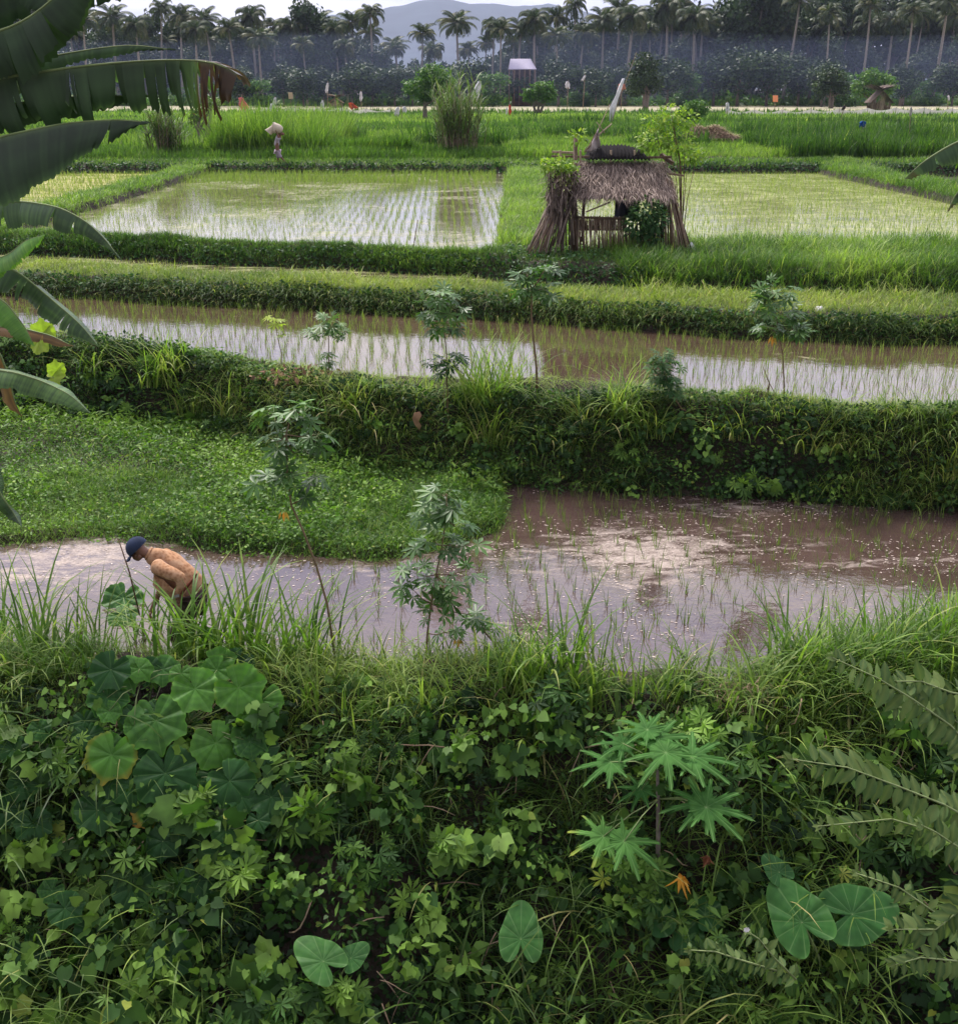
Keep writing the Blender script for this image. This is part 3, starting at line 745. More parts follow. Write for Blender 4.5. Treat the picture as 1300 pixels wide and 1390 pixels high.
crop(5000, -13, -7.8, 56, 72, 1.2, 2.0, .07, .4, .85)
crop(2400, -7.8, -3.5, 57, 59.2, .5, .95, .06, .2, .6)
crop(5000, -30, -13, 57, 78, .5, .9, .08, .4, .8)
crop(6000, -35, 42, 77.5, 80.5, .4, .8, .10, .0, .3)
for a, b, n in ((80.5, 87, 9000), (88, 97, 9000), (98.5, 108, 8000), (109.5, 121, 8000), (123, 135, 7000), (137, 148, 6000)):
    hw = b*.47; e = np.sort(rng.uniform(-hw, hw, 3)); e = np.concatenate([[-hw], e, [hw]])
    for xa_, xb_ in zip(e[:-1], e[1:]):
        if xb_-xa_ < 2: continue
        t_ = rng.uniform(.3, .85); hh = rng.uniform(.25, .5); crop(int(n*(xb_-xa_)/(2*hw)), xa_+.6, xb_-.6, a, b, hh, hh+.2, .0011*b, t_-.1, t_+.25, 3, spread=.3)
    crop(1300, -hw, hw, a-.9, a-.1, .35, .7, .0013*b, .0, .3, 3, spread=.2)
crop(1800, 3, 46, 99, 101, .7, 1.1, .12, .1, .4)
crop(1500, -50, 70, 147, 149, .5, .9, .16, .1, .4)
crop(4000, -100, 105, 209, 213, .8, 1.6, .3, .2, .6)
o = g.build('rice_crop', M['lush']); tag(o, kind='stuff')

# ------------------------------------------------------------------ rice seedlings
def seed_arr(fa, fb, xa, xb, dx, dy, rot=0.0, jit=.035, z=0.0, keep=None, mrg=40):
    ya, yb = fa(np.linspace(xa, xb, 50)).min(), fb(np.linspace(xa, xb, 50)).max()
    X, Y = np.meshgrid(np.arange(xa-3, xb+3, dx), np.arange(ya-3, yb+3, dy))
    c, s = math.cos(rot), math.sin(rot); cx, cy = (xa+xb)/2, (ya+yb)/2
    x = cx+(X-cx)*c-(Y-cy)*s; y = cy+(X-cx)*s+(Y-cy)*c; x = x.ravel(); y = y.ravel()
    x = x+rng.normal(0, jit, x.size); y = y+rng.normal(0, jit, x.size)
    ok = (x > xa) & (x < xb) & (y > fa(x)+.12) & (y < fb(x)-.12)
    if keep is not None: ok &= keep(x, y)
    x, y = x[ok], y[ok]; ok = infr(x, y, x*0+z, mrg); return x[ok], y[ok]
# near paddy: each clump one object, those nearest the camera
patchfree = lambda x, y: ~((x < XG+.15) & (y > CG(x)-.08)) & ~((x < -1.9)) 
sx, sy = seed_arr(C1, C2F, -1.9, 7, .245, .25, .10, .025, 0, lambda x, y: patchfree(x, y) & (rng.random(x.size) < .88), 5)
vis = np.argsort(sy)
protos = []
for k in range(7):
    g = Geo(); n = rng.integers(5, 9)
    blades(g, np.stack([rng.normal(0, .012, n), rng.normal(0, .012, n), np.full(n, -.05)], 1), rng.uniform(0, 2*PI, n), rng.uniform(.02, .45, n), rng.uniform(.17, .31, n), .010, rng.uniform(0, .8, n), 3, rng.uniform(.05, .6, n))
    if k == 0: ob = g.build('rice_seedling', M['rice']); protos.append(ob)
    else: ob = g.build('rice_seedling', M['rice']); protos.append(ob)
SL = 'small green rice seedling standing in the muddy near paddy among foam flecks'
used = set(); cnt = 0
for j, i in enumerate(vis):
    if cnt >= 298: break
    k = j % 7
    if k in used: ob = protos[k].copy(); COL.objects.link(ob)
    else: ob = protos[k]; used.add(k)
    ob.location = (sx[i], sy[i], 0); ob.rotation_euler = (0, 0, rng.uniform(0, 6.28)); s = rng.uniform(.7, 1.15); ob.scale = (s, s, s)
    tag(ob, SL, 'rice seedling', 'rice seedlings in the near paddy'); cnt += 1
rest = vis[cnt:]
g = Geo()
def seedlings(G, x, y, z, k, h0, h1, w, tlo, thi, sp=.02, seg=2, tilt=.35):
    n = len(x)*k; X = np.repeat(x, k)+rng.normal(0, sp, n); Y = np.repeat(y, k)+rng.normal(0, sp, n)
    hh = np.repeat(rng.uniform(h0, h1, len(x)), k)*rng.uniform(.6, 1.1, n)
    blades(G, np.stack([X, Y, np.full(n, z-.05)], 1), rng.uniform(0, 2*PI, n), rng.uniform(0, tilt, n), hh+.05, w*rng.uniform(.7, 1.3, n), rng.uniform(0, .8, n), seg, np.clip(rng.uniform(tlo, thi, n), 0, 1))
seedlings(g, sx[rest], sy[rest], 0, 7, .17, .28, .010, .05, .6)
x, y = seed_arr(C2B, C3F, -10, 9.5, .21, .23, .06, .03, W2)
seedlings(g, x, y, W2, 5, .16, .27, .010, .25, .8)
x, y = seed_arr(k3f, f4f, -12, 3, .22, .22, .05, .03, W3)
seedlings(g, x, y, W3, 4, .12, .2, .011, .3, .9)
x, y = seed_arr(k4f, lambda x: 0*x+Y5, -12.3, .7, .24, .27, .03, .03, W4, lambda x, y: rng.random(x.size) < .93)
seedlings(g, x, y, W4, 4, .12, .22, .013, .3, .9)
fk = y > 46.5
seedlings(g, x[fk], y[fk], W4, 5, .25, .4, .02, .3, .8, .05)
x, y = seed_arr(k4f, lambda x: 0*x+Y5, 2.1, 16, .22, .24, .05, .03, W4)
seedlings(g, x, y, W4, 4, .14, .26, .014, .4, 1.0)
x, y = seed_arr(k4f, lambda x: 0*x+Y5, -26, -13.4, .26, .28, .05, .03, W4)
seedlings(g, x, y, W4, 5, .18, .3, .02, .4, 1.0)
x, y = seed_arr(lambda x: 0*x+59, lambda x: 0*x+71, -9.4, .9, .34, .4, .05, .03, ZF)
seedlings(g, x, y, ZF+.04, 5, .25, .38, .03, .3, .8, .04)
x, y = seed_arr(lambda x: 0*x+70.5, lambda x: 0*x+76, 3, 33, .4, .45, .05, .03, ZF)
seedlings(g, x, y, ZF+.04, 5, .25, .38, .035, .5, .9, .04)
o = g.build('rice_seedlings', M['rice']); tag(o, kind='stuff')

# floating flecks of foam and straw on the near paddy
g = Geo()
x, y = between(26000, lambda x: C1(x)+.1, lambda x: C2F(x)-.05, -5.5, 7.5)
ok = ~((x < XG) & (y > CG(x)-.03)); x, y = x[ok], y[ok]
f = foam_reflection1(x, y); ok = (rng.random(len(x)) < np.clip((f-.25)*1.3+.08*(wob(x, y, 1.5, 15) > .1), 0, 1)*(wob(x, y, 2.6, 16) > -.35)); x, y = x[ok], y[ok]
n = len(x); tv = np.array([(-.5, -.3, 0), (.1, -.5, .0), (.6, -.1, 0), (.4, .45, 0), (-.35, .4, 0)]); a = rng.normal(0, .5, n)
d = np.stack([np.cos(a), np.sin(a), 0*a], 1)
leaves(g, (tv*np.array([1, .55, 1]), [(0, 1, 2, 3, 4)]), np.stack([x, y, np.full(n, .004)], 1), d, np.tile([0, 0, 1.], (n, 1)), rng.uniform(.008, .034, n), rng.uniform(0, 1, n))
M['foam'] = plain('foam_fleck', [(0, (.30, .23, .19)), (1, (.60, .51, .44))], .8, .2, var=.1)
o = g.build('foam', M['foam'], smooth=False); tag(o, kind='stuff')
# ------------------------------------------------------------------ mountain
def mountain():
    prof = [(-400, 120), (0, 118), (120, 100), (250, 66), (380, 44), (430, 24), (500, 14), (535, 10), (560, 3), (600, -3), (625, -1), (660, 5), (700, 9), (745, 4), (780, 10), (812, 20), (900, 36), (1000, 46), (1150, 70), (1300, 100), (1700, 120)]
    g = Geo(); us = np.linspace(-400, 1700, 260); vs = np.interp(us, [p[0] for p in prof], [p[1] for p in prof])
    top = np.array([PY(u, v, 5200) for u, v in zip(us, vs)])
    hz = top[:, 2]+12*wob(us, us*0, .05, 17); rows = []
    for t in np.linspace(0, 1, 26):
        z = ZF-1+(hz-ZF)*(1-t)**1.25; Y = 5200-1600*t
        z = z+20*wob(us, us*0+t*900, .03, 18)*t*(1-t)*3
        rows.append(np.stack([top[:, 0]*(1-.1*t), np.full_like(us, Y), z], 1))
    back = np.stack([top[:, 0], np.full_like(us, 6000), np.full_like(us, ZF-2)], 1)
    V = np.array([back]+rows); grid(g, V[..., 0], V[..., 1], V[..., 2])
    o = g.build('mountain', M['mountain']); tag(o, kind='structure')
M['mountain'] = solid('forested_slope', (.028, .045, .05), .95, .05, .3, nscale=.01)
mountain()

# ------------------------------------------------------------------ palms
def make_palm(h, lean, nf, droop, seed, fl=3.5, dead=2, detail=26):
    r = np.random.default_rng(seed)
    T = thing('coconut_palm', 'coconut palm', 'palm')
    g = Geo(); ts = np.linspace(0, 1, 9)
    path = np.stack([lean*np.sin(ts*1.4)*h*.5, .05*lean*h*ts, h*ts], 1); path[0, 2] = -.4
    tube(g, path, .24-.12*ts+.10*(ts < .05), 7, .75)
    g.build('trunk', M['bark'], T)
    top = path[-1]; g = Geo()
    for i in range(nf):
        az = i*2.399+r.uniform(-.3, .3); el = r.uniform(-.5, 1.25) if i > 3 else 1.25
        L = fl*r.uniform(.8, 1.1); n = 9; p = top.copy(); pts = [p.copy()]; e = el
        for k in range(n):
            p = p+L/n*np.array([math.cos(az)*math.cos(e), math.sin(az)*math.cos(e), math.sin(e)]); pts.append(p.copy()); e -= droop*(k+1)/n*.36
        pts = np.array(pts); dl = i >= nf-dead; ti = .97 if dl else r.uniform(.15, .75)
        tube(g, pts, np.linspace(.045, .012, n+1), 3, ti, cap=False)
        s = np.linspace(.12, 1, detail); q = np.stack([np.interp(s*n, range(n+1), pts[:, c]) for c in range(3)], 1)
        tg = np.gradient(q, axis=0); tg /= np.linalg.norm(tg, axis=1, keepdims=True)
        side = np.cross(tg, [0, 0, 1.]); side /= np.maximum(np.linalg.norm(side, axis=1, keepdims=True), .1)
        for sg in (-1, 1):
            d = side*sg+tg*.6+np.array([0, 0, -.35-.5*r.random()])
            ll = .85*np.sin(np.clip(s*PI*.92+.22, 0, PI))**.6*r.uniform(.85, 1.1, detail)
            leaves(g, t_oval(.075, .02, .18), q, d, np.cross(d, tg*sg)+.01, np.maximum(ll, .2), np.clip(ti+r.normal(0, .12, detail), 0, 1))
    g.build('crown', M['palm'], T)
    g = Geo()
    for k in range(6):
        a = k*1.05; c = top+np.array([.28*math.cos(a), .28*math.sin(a), -.35])
        th = np.linspace(0, PI, 5); V = []; 
        for t in th:
            for j in range(6): V.append(c+.15*np.array([math.sin(t)*math.cos(j*PI/3), math.sin(t)*math.sin(j*PI/3), 1.2*math.cos(t)]))
        g.add(np.array(V), [(i*6+j, i*6+(j+1) % 6, i*6+6+(j+1) % 6, i*6+6+j) for i in range(4) for j in range(6)], .3)
    g.build('coconuts', M['bark'], T)
    return T
PALMS = [make_palm(1.0*h, l, nf, dr, sd) for h, l, nf, dr, sd in ((14, .02, 30, 1.3, 1), (15, .10, 27, 1.7, 2), (13, -.08, 34, 1.1, 3), (16, .16, 25, 1.5, 4), (12, -.02, 36, 1.9, 5))]
PH = [14, 15, 13, 16, 12]; palm_used = set()
def put_palm(u, vc, Y, k, label, sx=1.0, flip=False):
    top = PY(u, vc, Y); s = (top[2]-ZF)/PH[k]
    w = np.clip(s, .75, 1.3)*sx*rng.uniform(.85, 1.25)
    x0 = top[0]
    r = copy_thing(PALMS[k], (x0, Y, ZF), rng.uniform(-.4, .4)+(PI if flip else 0), (w, w, s), label, 'palm', 'coconut palms at the edge of the fields', (rng.uniform(-.06, .06), rng.uniform(-.09, .09))) if k in palm_used else PALMS[k]
    if k not in palm_used:
        palm_used.add(k); r.location = (x0, Y, ZF); r.scale = (w, w, s); tag(r, label, 'palm', 'coconut palms at the edge of the fields')
palm_px = [ # u, v crown, Y, kind
 (108, 28, 205, 0), (150, 22, 212, 2), (185, 34, 206, 4), (208, 12, 220, 1), (238, 22, 214, 0), (262, 40, 205, 4), (290, 26, 215, 2), (318, 38, 208, 0), (344, 22, 222, 4), (352, 50, 206, 2),
 (372, 48, 230, 1), (392, 36, 216, 4), (414, 60, 206, 0), (440, 30, 224, 2), (458, 40, 212, 4), (480, 30, 230, 0), (503, 18, 215, 1), (512, 44, 226, 2), (470, 62, 206, 4),
 (543, 60, 232, 2), (570, 45, 216, 0), (594, 68, 208, 4), (625, 30, 212, 2), (640, 66, 236, 0),
 (668, 36, 222, 4), (679, 40, 208, 0), (703, 38, 216, 2), (728, 26, 210, 4), (752, 24, 224, 0), (760, 48, 206, 2), (781, 8, 222, 1), (786, 44, 212, 4),
 (820, 26, 214, 2), (838, 14, 230, 0), (852, 22, 208, 4), (870, 42, 226, 2), (893, 30, 236, 0), (911, 8, 214, 4), (919, 22, 226, 2), (932, 6, 232, 0), (947, 22, 210, 4), (955, 30, 222, 2),
 (990, 26, 236, 0), (1072, 0, 212, 3), (1108, 24, 238, 2), (1129, 16, 208, 1), (1152, 8, 236, 0), (1180, 8, 212, 3), (1186, 36, 226, 2), (1212, 20, 238, 4), (1236, 16, 206, 3), (1262, 26, 236, 0), (1281, 2, 208, 1), (1300, 20, 224, 2),
 (1020, 14, 238, 2), (1045, 22, 240, 4), (80, 20, 225, 2), (40, 18, 215, 0)]
_r = np.random.default_rng(5)
palm_px += [(float(u)+_r.uniform(-8, 8), float(np.interp(u, [0, 430, 530, 600, 660, 760, 860, 1300], [45, 50, 72, 78, 66, 50, 34, 30]))+_r.uniform(-14, 12), _r.uniform(216, 244), int(_r.integers(0, 5))) for u in np.linspace(60, 1290, 34)]
secs = [(0, 530, 'left of the mountain'), (530, 660, 'below the mountain peak'), (660, 800, 'near the pale-roofed house'), (800, 975, 'behind the bamboo shelter'), (975, 1400, 'in the dense grove at right')]
ords = ['first', 'second', 'third', 'fourth', 'fifth', 'sixth', 'seventh', 'eighth', 'ninth', 'tenth', 'eleventh', 'twelfth', 'thirteenth', 'fourteenth', 'fifteenth', 'sixteenth', 'seventeenth', 'eighteenth', 'nineteenth', 'twentieth', 'twenty-first', 'twenty-second', 'twenty-third', 'twenty-fourth', 'twenty-fifth', 'twenty-sixth', 'twenty-seventh', 'twenty-eighth', 'twenty-ninth', 'thirtieth', 'thirty-first', 'thirty-second', 'thirty-third', 'thirty-fourth', 'thirty-fifth', 'thirty-sixth', 'thirty-seventh', 'thirty-eighth', 'thirty-ninth', 'fortieth']
adj = {0: 'tall straight', 1: 'slightly leaning', 2: 'full-crowned', 3: 'pale strongly leaning', 4: 'broad drooping'}
for a, b, nm in secs:
    for i, (u, v, Y, k) in enumerate(sorted([p for p in palm_px if a <= p[0] < b])):
        put_palm(u, v, Y, k, f'{adj[k]} coconut palm, {ords[i]} from the left, {nm}')

# ------------------------------------------------------------------ broadleaf trees
def crown_geo(lobes, n, leaf, r, mscale=.5):
    """lobes: (x,y,z,rx,ry,rz); leaves near lobe shells with gaps"""
    g = Geo(); vol = np.array([l[3]*l[4]+l[4]*l[5] for l in lobes]); vol = vol/vol.sum()
    for l, q in zip(lobes, vol):
        m = int(n*q); d = r.normal(size=(m, 3)); d /= np.linalg.norm(d, axis=1, keepdims=True)
        rad = r.uniform(.35, 1.0, m)**.6
        bumpy = 1+.22*np.sin(d[:, 0]*6+l[0])*np.sin(d[:, 1]*5+l[1]*2)+.15*np.sin(d[:, 2]*9+l[2])
        p = np.array(l[:3])+d*np.array(l[3:6])*(rad*bumpy)[:, None]
        dd = r.normal(size=(m, 3)); dd[:, 2] -= .2
        clump = .5+.5*np.sin(p[:, 0]*2.1/mscale*.5+1)*np.sin(p[:, 2]*2.4/mscale*.5)*np.sin(p[:, 1]*1.9/mscale*.5+2)
        leaves(g, t_oval(.34, .06, .15), p, dd, d+r.normal(0, .5, (m, 3))+np.array([0, 0, .6]), r.uniform(.6, 1.3, m)*leaf, np.clip(.15+.6*clump+r.normal(0, .15, m), 0, 1))
    return g
def make_tree(name, label, cat, H_, lobes, n, leaf, mm, trunk=.18, limbs=True, seed=1, forks=1, tmat=None, group=None):
    r = np.random.default_rng(seed); T = thing(name, label, cat, group=group); g = Geo()
    for f in range(forks):
        ox = (f-(forks-1)/2)*.35; l0 = lobes[f % len(lobes)]
        pts = [np.array([ox*.4, 0, -.3]), np.array([ox, .05, H_*.2]), np.array([ox*1.5+.1*math.sin(f), 0, H_*.42]), np.array(l0[:3])]
        tube(g, pts, [trunk*1.2, trunk, trunk*.75, trunk*.25], 7, .5)
        if limbs:
            for l in lobes:
                if r.random() < .9:
                    s = pts[2]*.7+pts[1]*.3; e = np.array(l[:3]); mid = (s+e)/2+np.array([0, 0, -.1*H_*r.random()])
                    tube(g, [s, mid, e], [trunk*.5, trunk*.32, trunk*.1], 5, .5)
    g.build('trunk', tmat or M['bark'], T)
    crown_geo(lobes, n, leaf, r, H_*.12).build('crown', mm, T)
    return T
def rl(seed, n, R, zc, flat=.7, r0=.5):
    r = np.random.default_rng(seed); L = []
    for i in range(n):
        a = r.uniform(0, 2*PI); q = R*.6*math.sqrt(r.random()); s = R*r.uniform(.32, .55)
        L.append((q*math.cos(a), q*math.sin(a), zc+R*flat*r.uniform(-.55, .75), s, s, s*.8))
    return L
# grove trees behind the palms
GT = [make_tree('broadleaf_tree', 'x', 'tree', h, rl(sd, nl, R, zc, fl), 2600, lf, M[mm], .3 if h > 8 else .15, True, sd)
      for h, R, zc, fl, nl, lf, sd, mm in ((12, 4.6, 8.5, 1.0, 8, .55, 31, 'tree'), (9, 4.0, 6, .9, 7, .5, 32, 'tree'), (14, 4.4, 10, 1.3, 9, .6, 33, 'tree'), (6, 3.4, 2.9, 1.0, 8, .42, 34, 'tree'), (5, 3, 2.3, 1.0, 8, .4, 35, 'brightree'))]
gused = set()
def put_gt(k, u, Y, s, label, grp, wide=1.0):
    x = PY(u, 140, Y)[0]
    if k in gused: r = copy_thing(GT[k], (x, Y, ZF), rng.uniform(0, 6.28), (s*wide, s*wide, s), label, 'tree', grp)
    else:
        gused.add(k); r = GT[k]; r.location = (x, Y, ZF); r.scale = (s*wide, s*wide, s); r.rotation_euler = (0, 0, rng.uniform(0, 6)); tag(r, label, 'tree', grp)
big = [(30, 228, 2, 1.2), (75, 240, 0, 1.2), (118, 236, 2, 1.05), (160, 230, 0, 1.15), (200, 226, 2, 1.15), (245, 236, 0, 1.3), (290, 230, 2, 1.12), (330, 238, 0, 1.25), (352, 228, 2, 1.0), (385, 226, 1, 1.2), (428, 218, 2, 1.25), (462, 232, 0, 1.15), (500, 236, 1, 1.25),
       (700, 240, 0, 1.0), (735, 238, 0, 1.1), (775, 236, 0, 1.2), (815, 240, 2, 1.15), (860, 238, 2, 1.2), (900, 240, 0, 1.45), (945, 238, 2, 1.3), (985, 226, 0, 1.6), (1015, 222, 2, 1.5), (1050, 224, 0, 1.7), (1090, 228, 2, 1.4), (1130, 232, 0, 1.6), (1165, 236, 2, 1.5), (1205, 238, 0, 1.7), (1245, 236, 2, 1.5), (1290, 232, 0, 1.7)]
_q = np.random.default_rng(9)
big += [(float(u)+_q.uniform(-9, 9), _q.uniform(212, 226), int(_q.integers(0, 3)), _q.uniform(.62, .9)*(1.25 if u > 960 else 1)) for u in list(np.linspace(70, 500, 15))+list(np.linspace(690, 1290, 20))]
big.sort(); nl_ = sum(1 for b_ in big if b_[0] < 640)
for i, (u, Y, k, s) in enumerate(big):
    half_ = 'left of the mountain' if u < 640 else 'right of the mountain'
    j = i if u < 640 else i-nl_
    put_gt(k, u, Y, s, f'big dark grove tree behind the palms, {ords[j]} from the left {half_}', 'grove trees behind the palms')
low = [(330, 196, 3, .9), (352, 194, 4, .8), (385, 200, 3, 1.0), (412, 198, 3, .9), (440, 204, 3, 1.0), (478, 200, 3, 1.05), (505, 206, 3, 1.1), (536, 202, 3, .95), (560, 206, 3, 1.0), (640, 204, 3, 1.15), (668, 200, 4, 1.0), (700, 206, 3, .8), (758, 200, 3, 1.1), (788, 204, 4, .9), (808, 198, 3, .95), (842, 206, 3, 1.0),
       (905, 200, 3, 1.2), (932, 204, 4, 1.0), (968, 206, 3, 1.3), (1000, 202, 3, 1.4), (1040, 204, 3, 1.35), (1082, 206, 3, 1.3), (1115, 198, 3, 1.1), (1140, 200, 4, 1.0), (1225, 204, 3, 1.0), (1262, 206, 4, .8), (1292, 204, 3, 1.1)]
for i, (u, Y, k, s) in enumerate(low):
    half_ = 'left of the house' if u < 710 else 'right of the house'
    j = i if u < 710 else i-12
    put_gt(k, u, Y, s, f'low bushy tree at the field edge, {ords[j]} from the left {half_}', 'low trees along the field edge', 1.15)
# solid mass of the grove far behind
g = Geo()
pu = [-60, 0, 60, 100, 200, 330, 400, 430, 480, 520, 560, 600, 640, 700, 760, 800, 850, 900, 1000, 1400]
pv = [10, 20, 40, 40, 45, 40, 45, 30, 60, 78, 90, 92, 92, 72, 62, 52, 45, 22, 8, 0]
n = 60000; u = rng.uniform(-60, 1360, n); Yf = rng.uniform(238, 262, n)
vt = np.interp(u, pu, pv)+9*np.sin(u*.09)*np.sin(u*.031)+5*np.sin(u*.31)
x = (u-650)/F*(Yf*cT+2*sT); zt = np.array([PY(a, b, c)[2] for a, b, c in zip(u, vt, Yf)])
z = ZF+(zt-ZF)*rng.random(n)**.8
leaves(g, t_oval(.36, .06, .15), np.stack([x, Yf, z], 1), rdir(n), rdir(n, .3)+np.array([0, -.6, .3]), rng.uniform(.7, 1.5, n), np.clip(.25+.3*wob(x, z*3, .25, 19)+rng.normal(0, .15, n), 0, 1))
o = g.build('forest', M['tree']); tag(o, kind='stuff')
# banana and shrub undergrowth at the foot of the grove
g = Geo(); n = 9000
x = rng.uniform(-105, 110, n); y = rng.uniform(206, 222, n); z = ZF+rng.random(n)**1.5*3.6*(.7+.4*np.sin(x*.35))
leaves(g, t_oval(.22, .05, .35), np.stack([x, y, z], 1), rdir(n, .5), rdir(n, .4)+np.array([0, -.5, .5]), rng.uniform(.6, 1.7, n), np.clip(rng.normal(.45, .25, n), 0, 1))
o = g.build('undergrowth', M['brightree']); tag(o, kind='stuff')

# individual trees standing in the fields
def px_tree(name, label, u, vbase, Y, crown, n, leaf, mm, trunk, seed, forks=1, cat='tree', z0=ZF):
    b = PY(u, vbase, Y); b[2] = z0; s = m_per_px(b); lobes = []
    for cu, cv, ru, rv in crown:
        p = PY(cu, cv, Y); lobes.append((p[0]-b[0], rng.uniform(-.3, .3)*ru*s, p[2]-b[2], ru*s, ru*s*.9, rv*s))
    T = make_tree(name, label, cat, max(l[2] for l in lobes), lobes, n, leaf, mm, trunk, True, seed, forks)
    T.location = b; return T
px_tree('broadleaf_tree', 'round-crowned dark green field tree on a bent trunk left of the tall cane clump', 577, 166, 112, [(588, 102, 24, 15), (566, 118, 20, 13), (603, 116, 18, 14), (585, 122, 22, 12), (577, 130, 12, 8)], 5200, .26, M['brightree'], .22, 41)
px_tree('broadleaf_tree', 'small round green tree with forked pale trunk between cane clump and shelter', 730, 153, 138, [(736, 122, 15, 12), (720, 128, 12, 9), (745, 128, 11, 9)], 3600, .28, M['brightree'], .18, 42, 3)
px_tree('broadleaf_tree', 'dark field tree behind the tall white banner', 876, 142, 170, [(876, 88, 20, 15), (868, 106, 20, 14), (888, 112, 13, 14), (862, 122, 14, 8)], 3600, .38, M['tree'], .3, 43, 2)
px_tree('broadleaf_tree', 'round green tree just behind the little dark field hut', 1184, 140, 172, [(1184, 106, 20, 13), (1168, 118, 14, 12), (1202, 114, 16, 14), (1188, 122, 22, 10)], 4400, .36, M['brightree'], .3, 44, 2)
px_tree('broadleaf_tree', 'small leafy tree left of the round tree by the field hut', 1128, 138, 184, [(1128, 104, 18, 12), (1140, 118, 14, 10), (1114, 120, 12, 12)], 3000, .4, M['tree'], .25, 45, 2)
px_tree('broadleaf_tree', 'bare pale-trunked tree under the torn banana leaf with a few leaves', 277, 192, 66, [(272, 150, 12, 12), (288, 140, 14, 9), (262, 160, 7, 9)], 900, .14, M['cane'], .16, 46, 2)
px_tree('bush', 'dark rounded bush at the left dike end behind the yellow-green sapling', 945, 162, 88, [(944, 147, 17, 12), (930, 152, 12, 8)], 1800, .2, M['brightree'], .08, 47, 1, 'bush')

# tall cane clumps
def cane(label, u, vb, Y, wpx, hpx, n, seed, name='cane_clump', z0=None, mm='cane'):
    b = PY(u, vb, Y); b[2] = float(H(b[0], b[1])) if z0 is None else z0; s = m_per_px(b); r = np.random.default_rng(seed)
    T = thing(name, label, 'plant', b); g = Geo(); q = Geo(); W = wpx*s/2; Hh = hpx*s
    for i in range(n):
        ox, oy = r.normal(0, W*.35), r.normal(0, W*.35); h = Hh*r.uniform(.45, .95)*(1-.35*min(1, abs(ox)/W)); az = math.atan2(oy, ox)+r.normal(0, .4); ti = r.uniform(.02, .28)
        path = [np.array([ox+math.cos(az)*ti*h*t*t, oy+math.sin(az)*ti*h*t*t, h*t-.1]) for t in np.linspace(0, 1, 5)]
        tube(q, path, [.018, .017, .014, .01, .006], 5, r.uniform(.2, .9))
        m = 11; tt = r.uniform(.25, 1, m); P_ = np.array([[np.interp(t*4, range(5), [p[c] for p in path]) for c in range(3)] for t in tt])
        blades(g, P_, r.uniform(0, 2*PI, m), r.uniform(.15, .8, m), r.uniform(.5, 1.0, m)*Hh*.36, .05, r.uniform(.6, 1.9, m), 4, np.clip(r.normal(.45, .2, m), 0, .95))
    q.build('stalks', M['bamboo'], T); g.build('leaves', M[mm], T); return T
cane('tall bushy clump of cane grass standing left of the shelter beyond the flooded field', 621, 208, 57, 74, 116, 90, 51)
cane('smaller dusty clump of cane grass below the brown tattered banana leaf', 226, 208, 57, 54, 76, 80, 52)

# distant houses and huts
def house():
    b = PY(708, 108, 206); b[2] = ZF; s = m_per_px(b)
    T = thing('house', 'brown wooden house with pale sheet roof among the palm trunks', 'house', b)
    z1 = PY(708, 93, 206)[2]-ZF; zr = PY(708, 80, 206)[2]-ZF; w = 19*s
    g = Geo(); box(g, (0, 1.5, z1/2), (w*1.3, 4, z1), tint=.3); g.build('wall', solid('dark_boards', (.10, .06, .05), .9), T, smooth=False)
    g = Geo(); 
    for sg in (-1, 1):
        V = np.array([(-w*.95, 1.5+sg*3, z1-.15), (w*1.0, 1.5+sg*3, z1-.15), (w*.62, 1.5, zr), (-w*.8, 1.5, zr)]); V2 = V+np.array([0, 0, .12])
        g.add(np.concatenate([V, V2]), [(0, 1, 2, 3), (4, 7, 6, 5), (0, 4, 5, 1), (1, 5, 6, 2), (2, 6, 7, 3), (3, 7, 4, 0)])
    g.build('roof', solid('pale_sheet_roof', (.42, .38, .50), .6, .3, .2), T, smooth=False)
    g = Geo(); box(g, (-w*.3, -.56, z1*.5), (1.0, .1, z1*.7)); box(g, (w*.35, -.56, z1*.62), (1.2, .1, .9)); g.build('door', solid('door_boards', (.05, .035, .035)), T, smooth=False)
    g = Geo()
    for k in range(6): tube(g, [(-w*.9+k*w*.36, -1.5, -.1), (-w*.9+k*w*.36, -1.5, z1-.1)], .09, 5)
    g.build('porch_posts', M['bamboo'], T)
house()
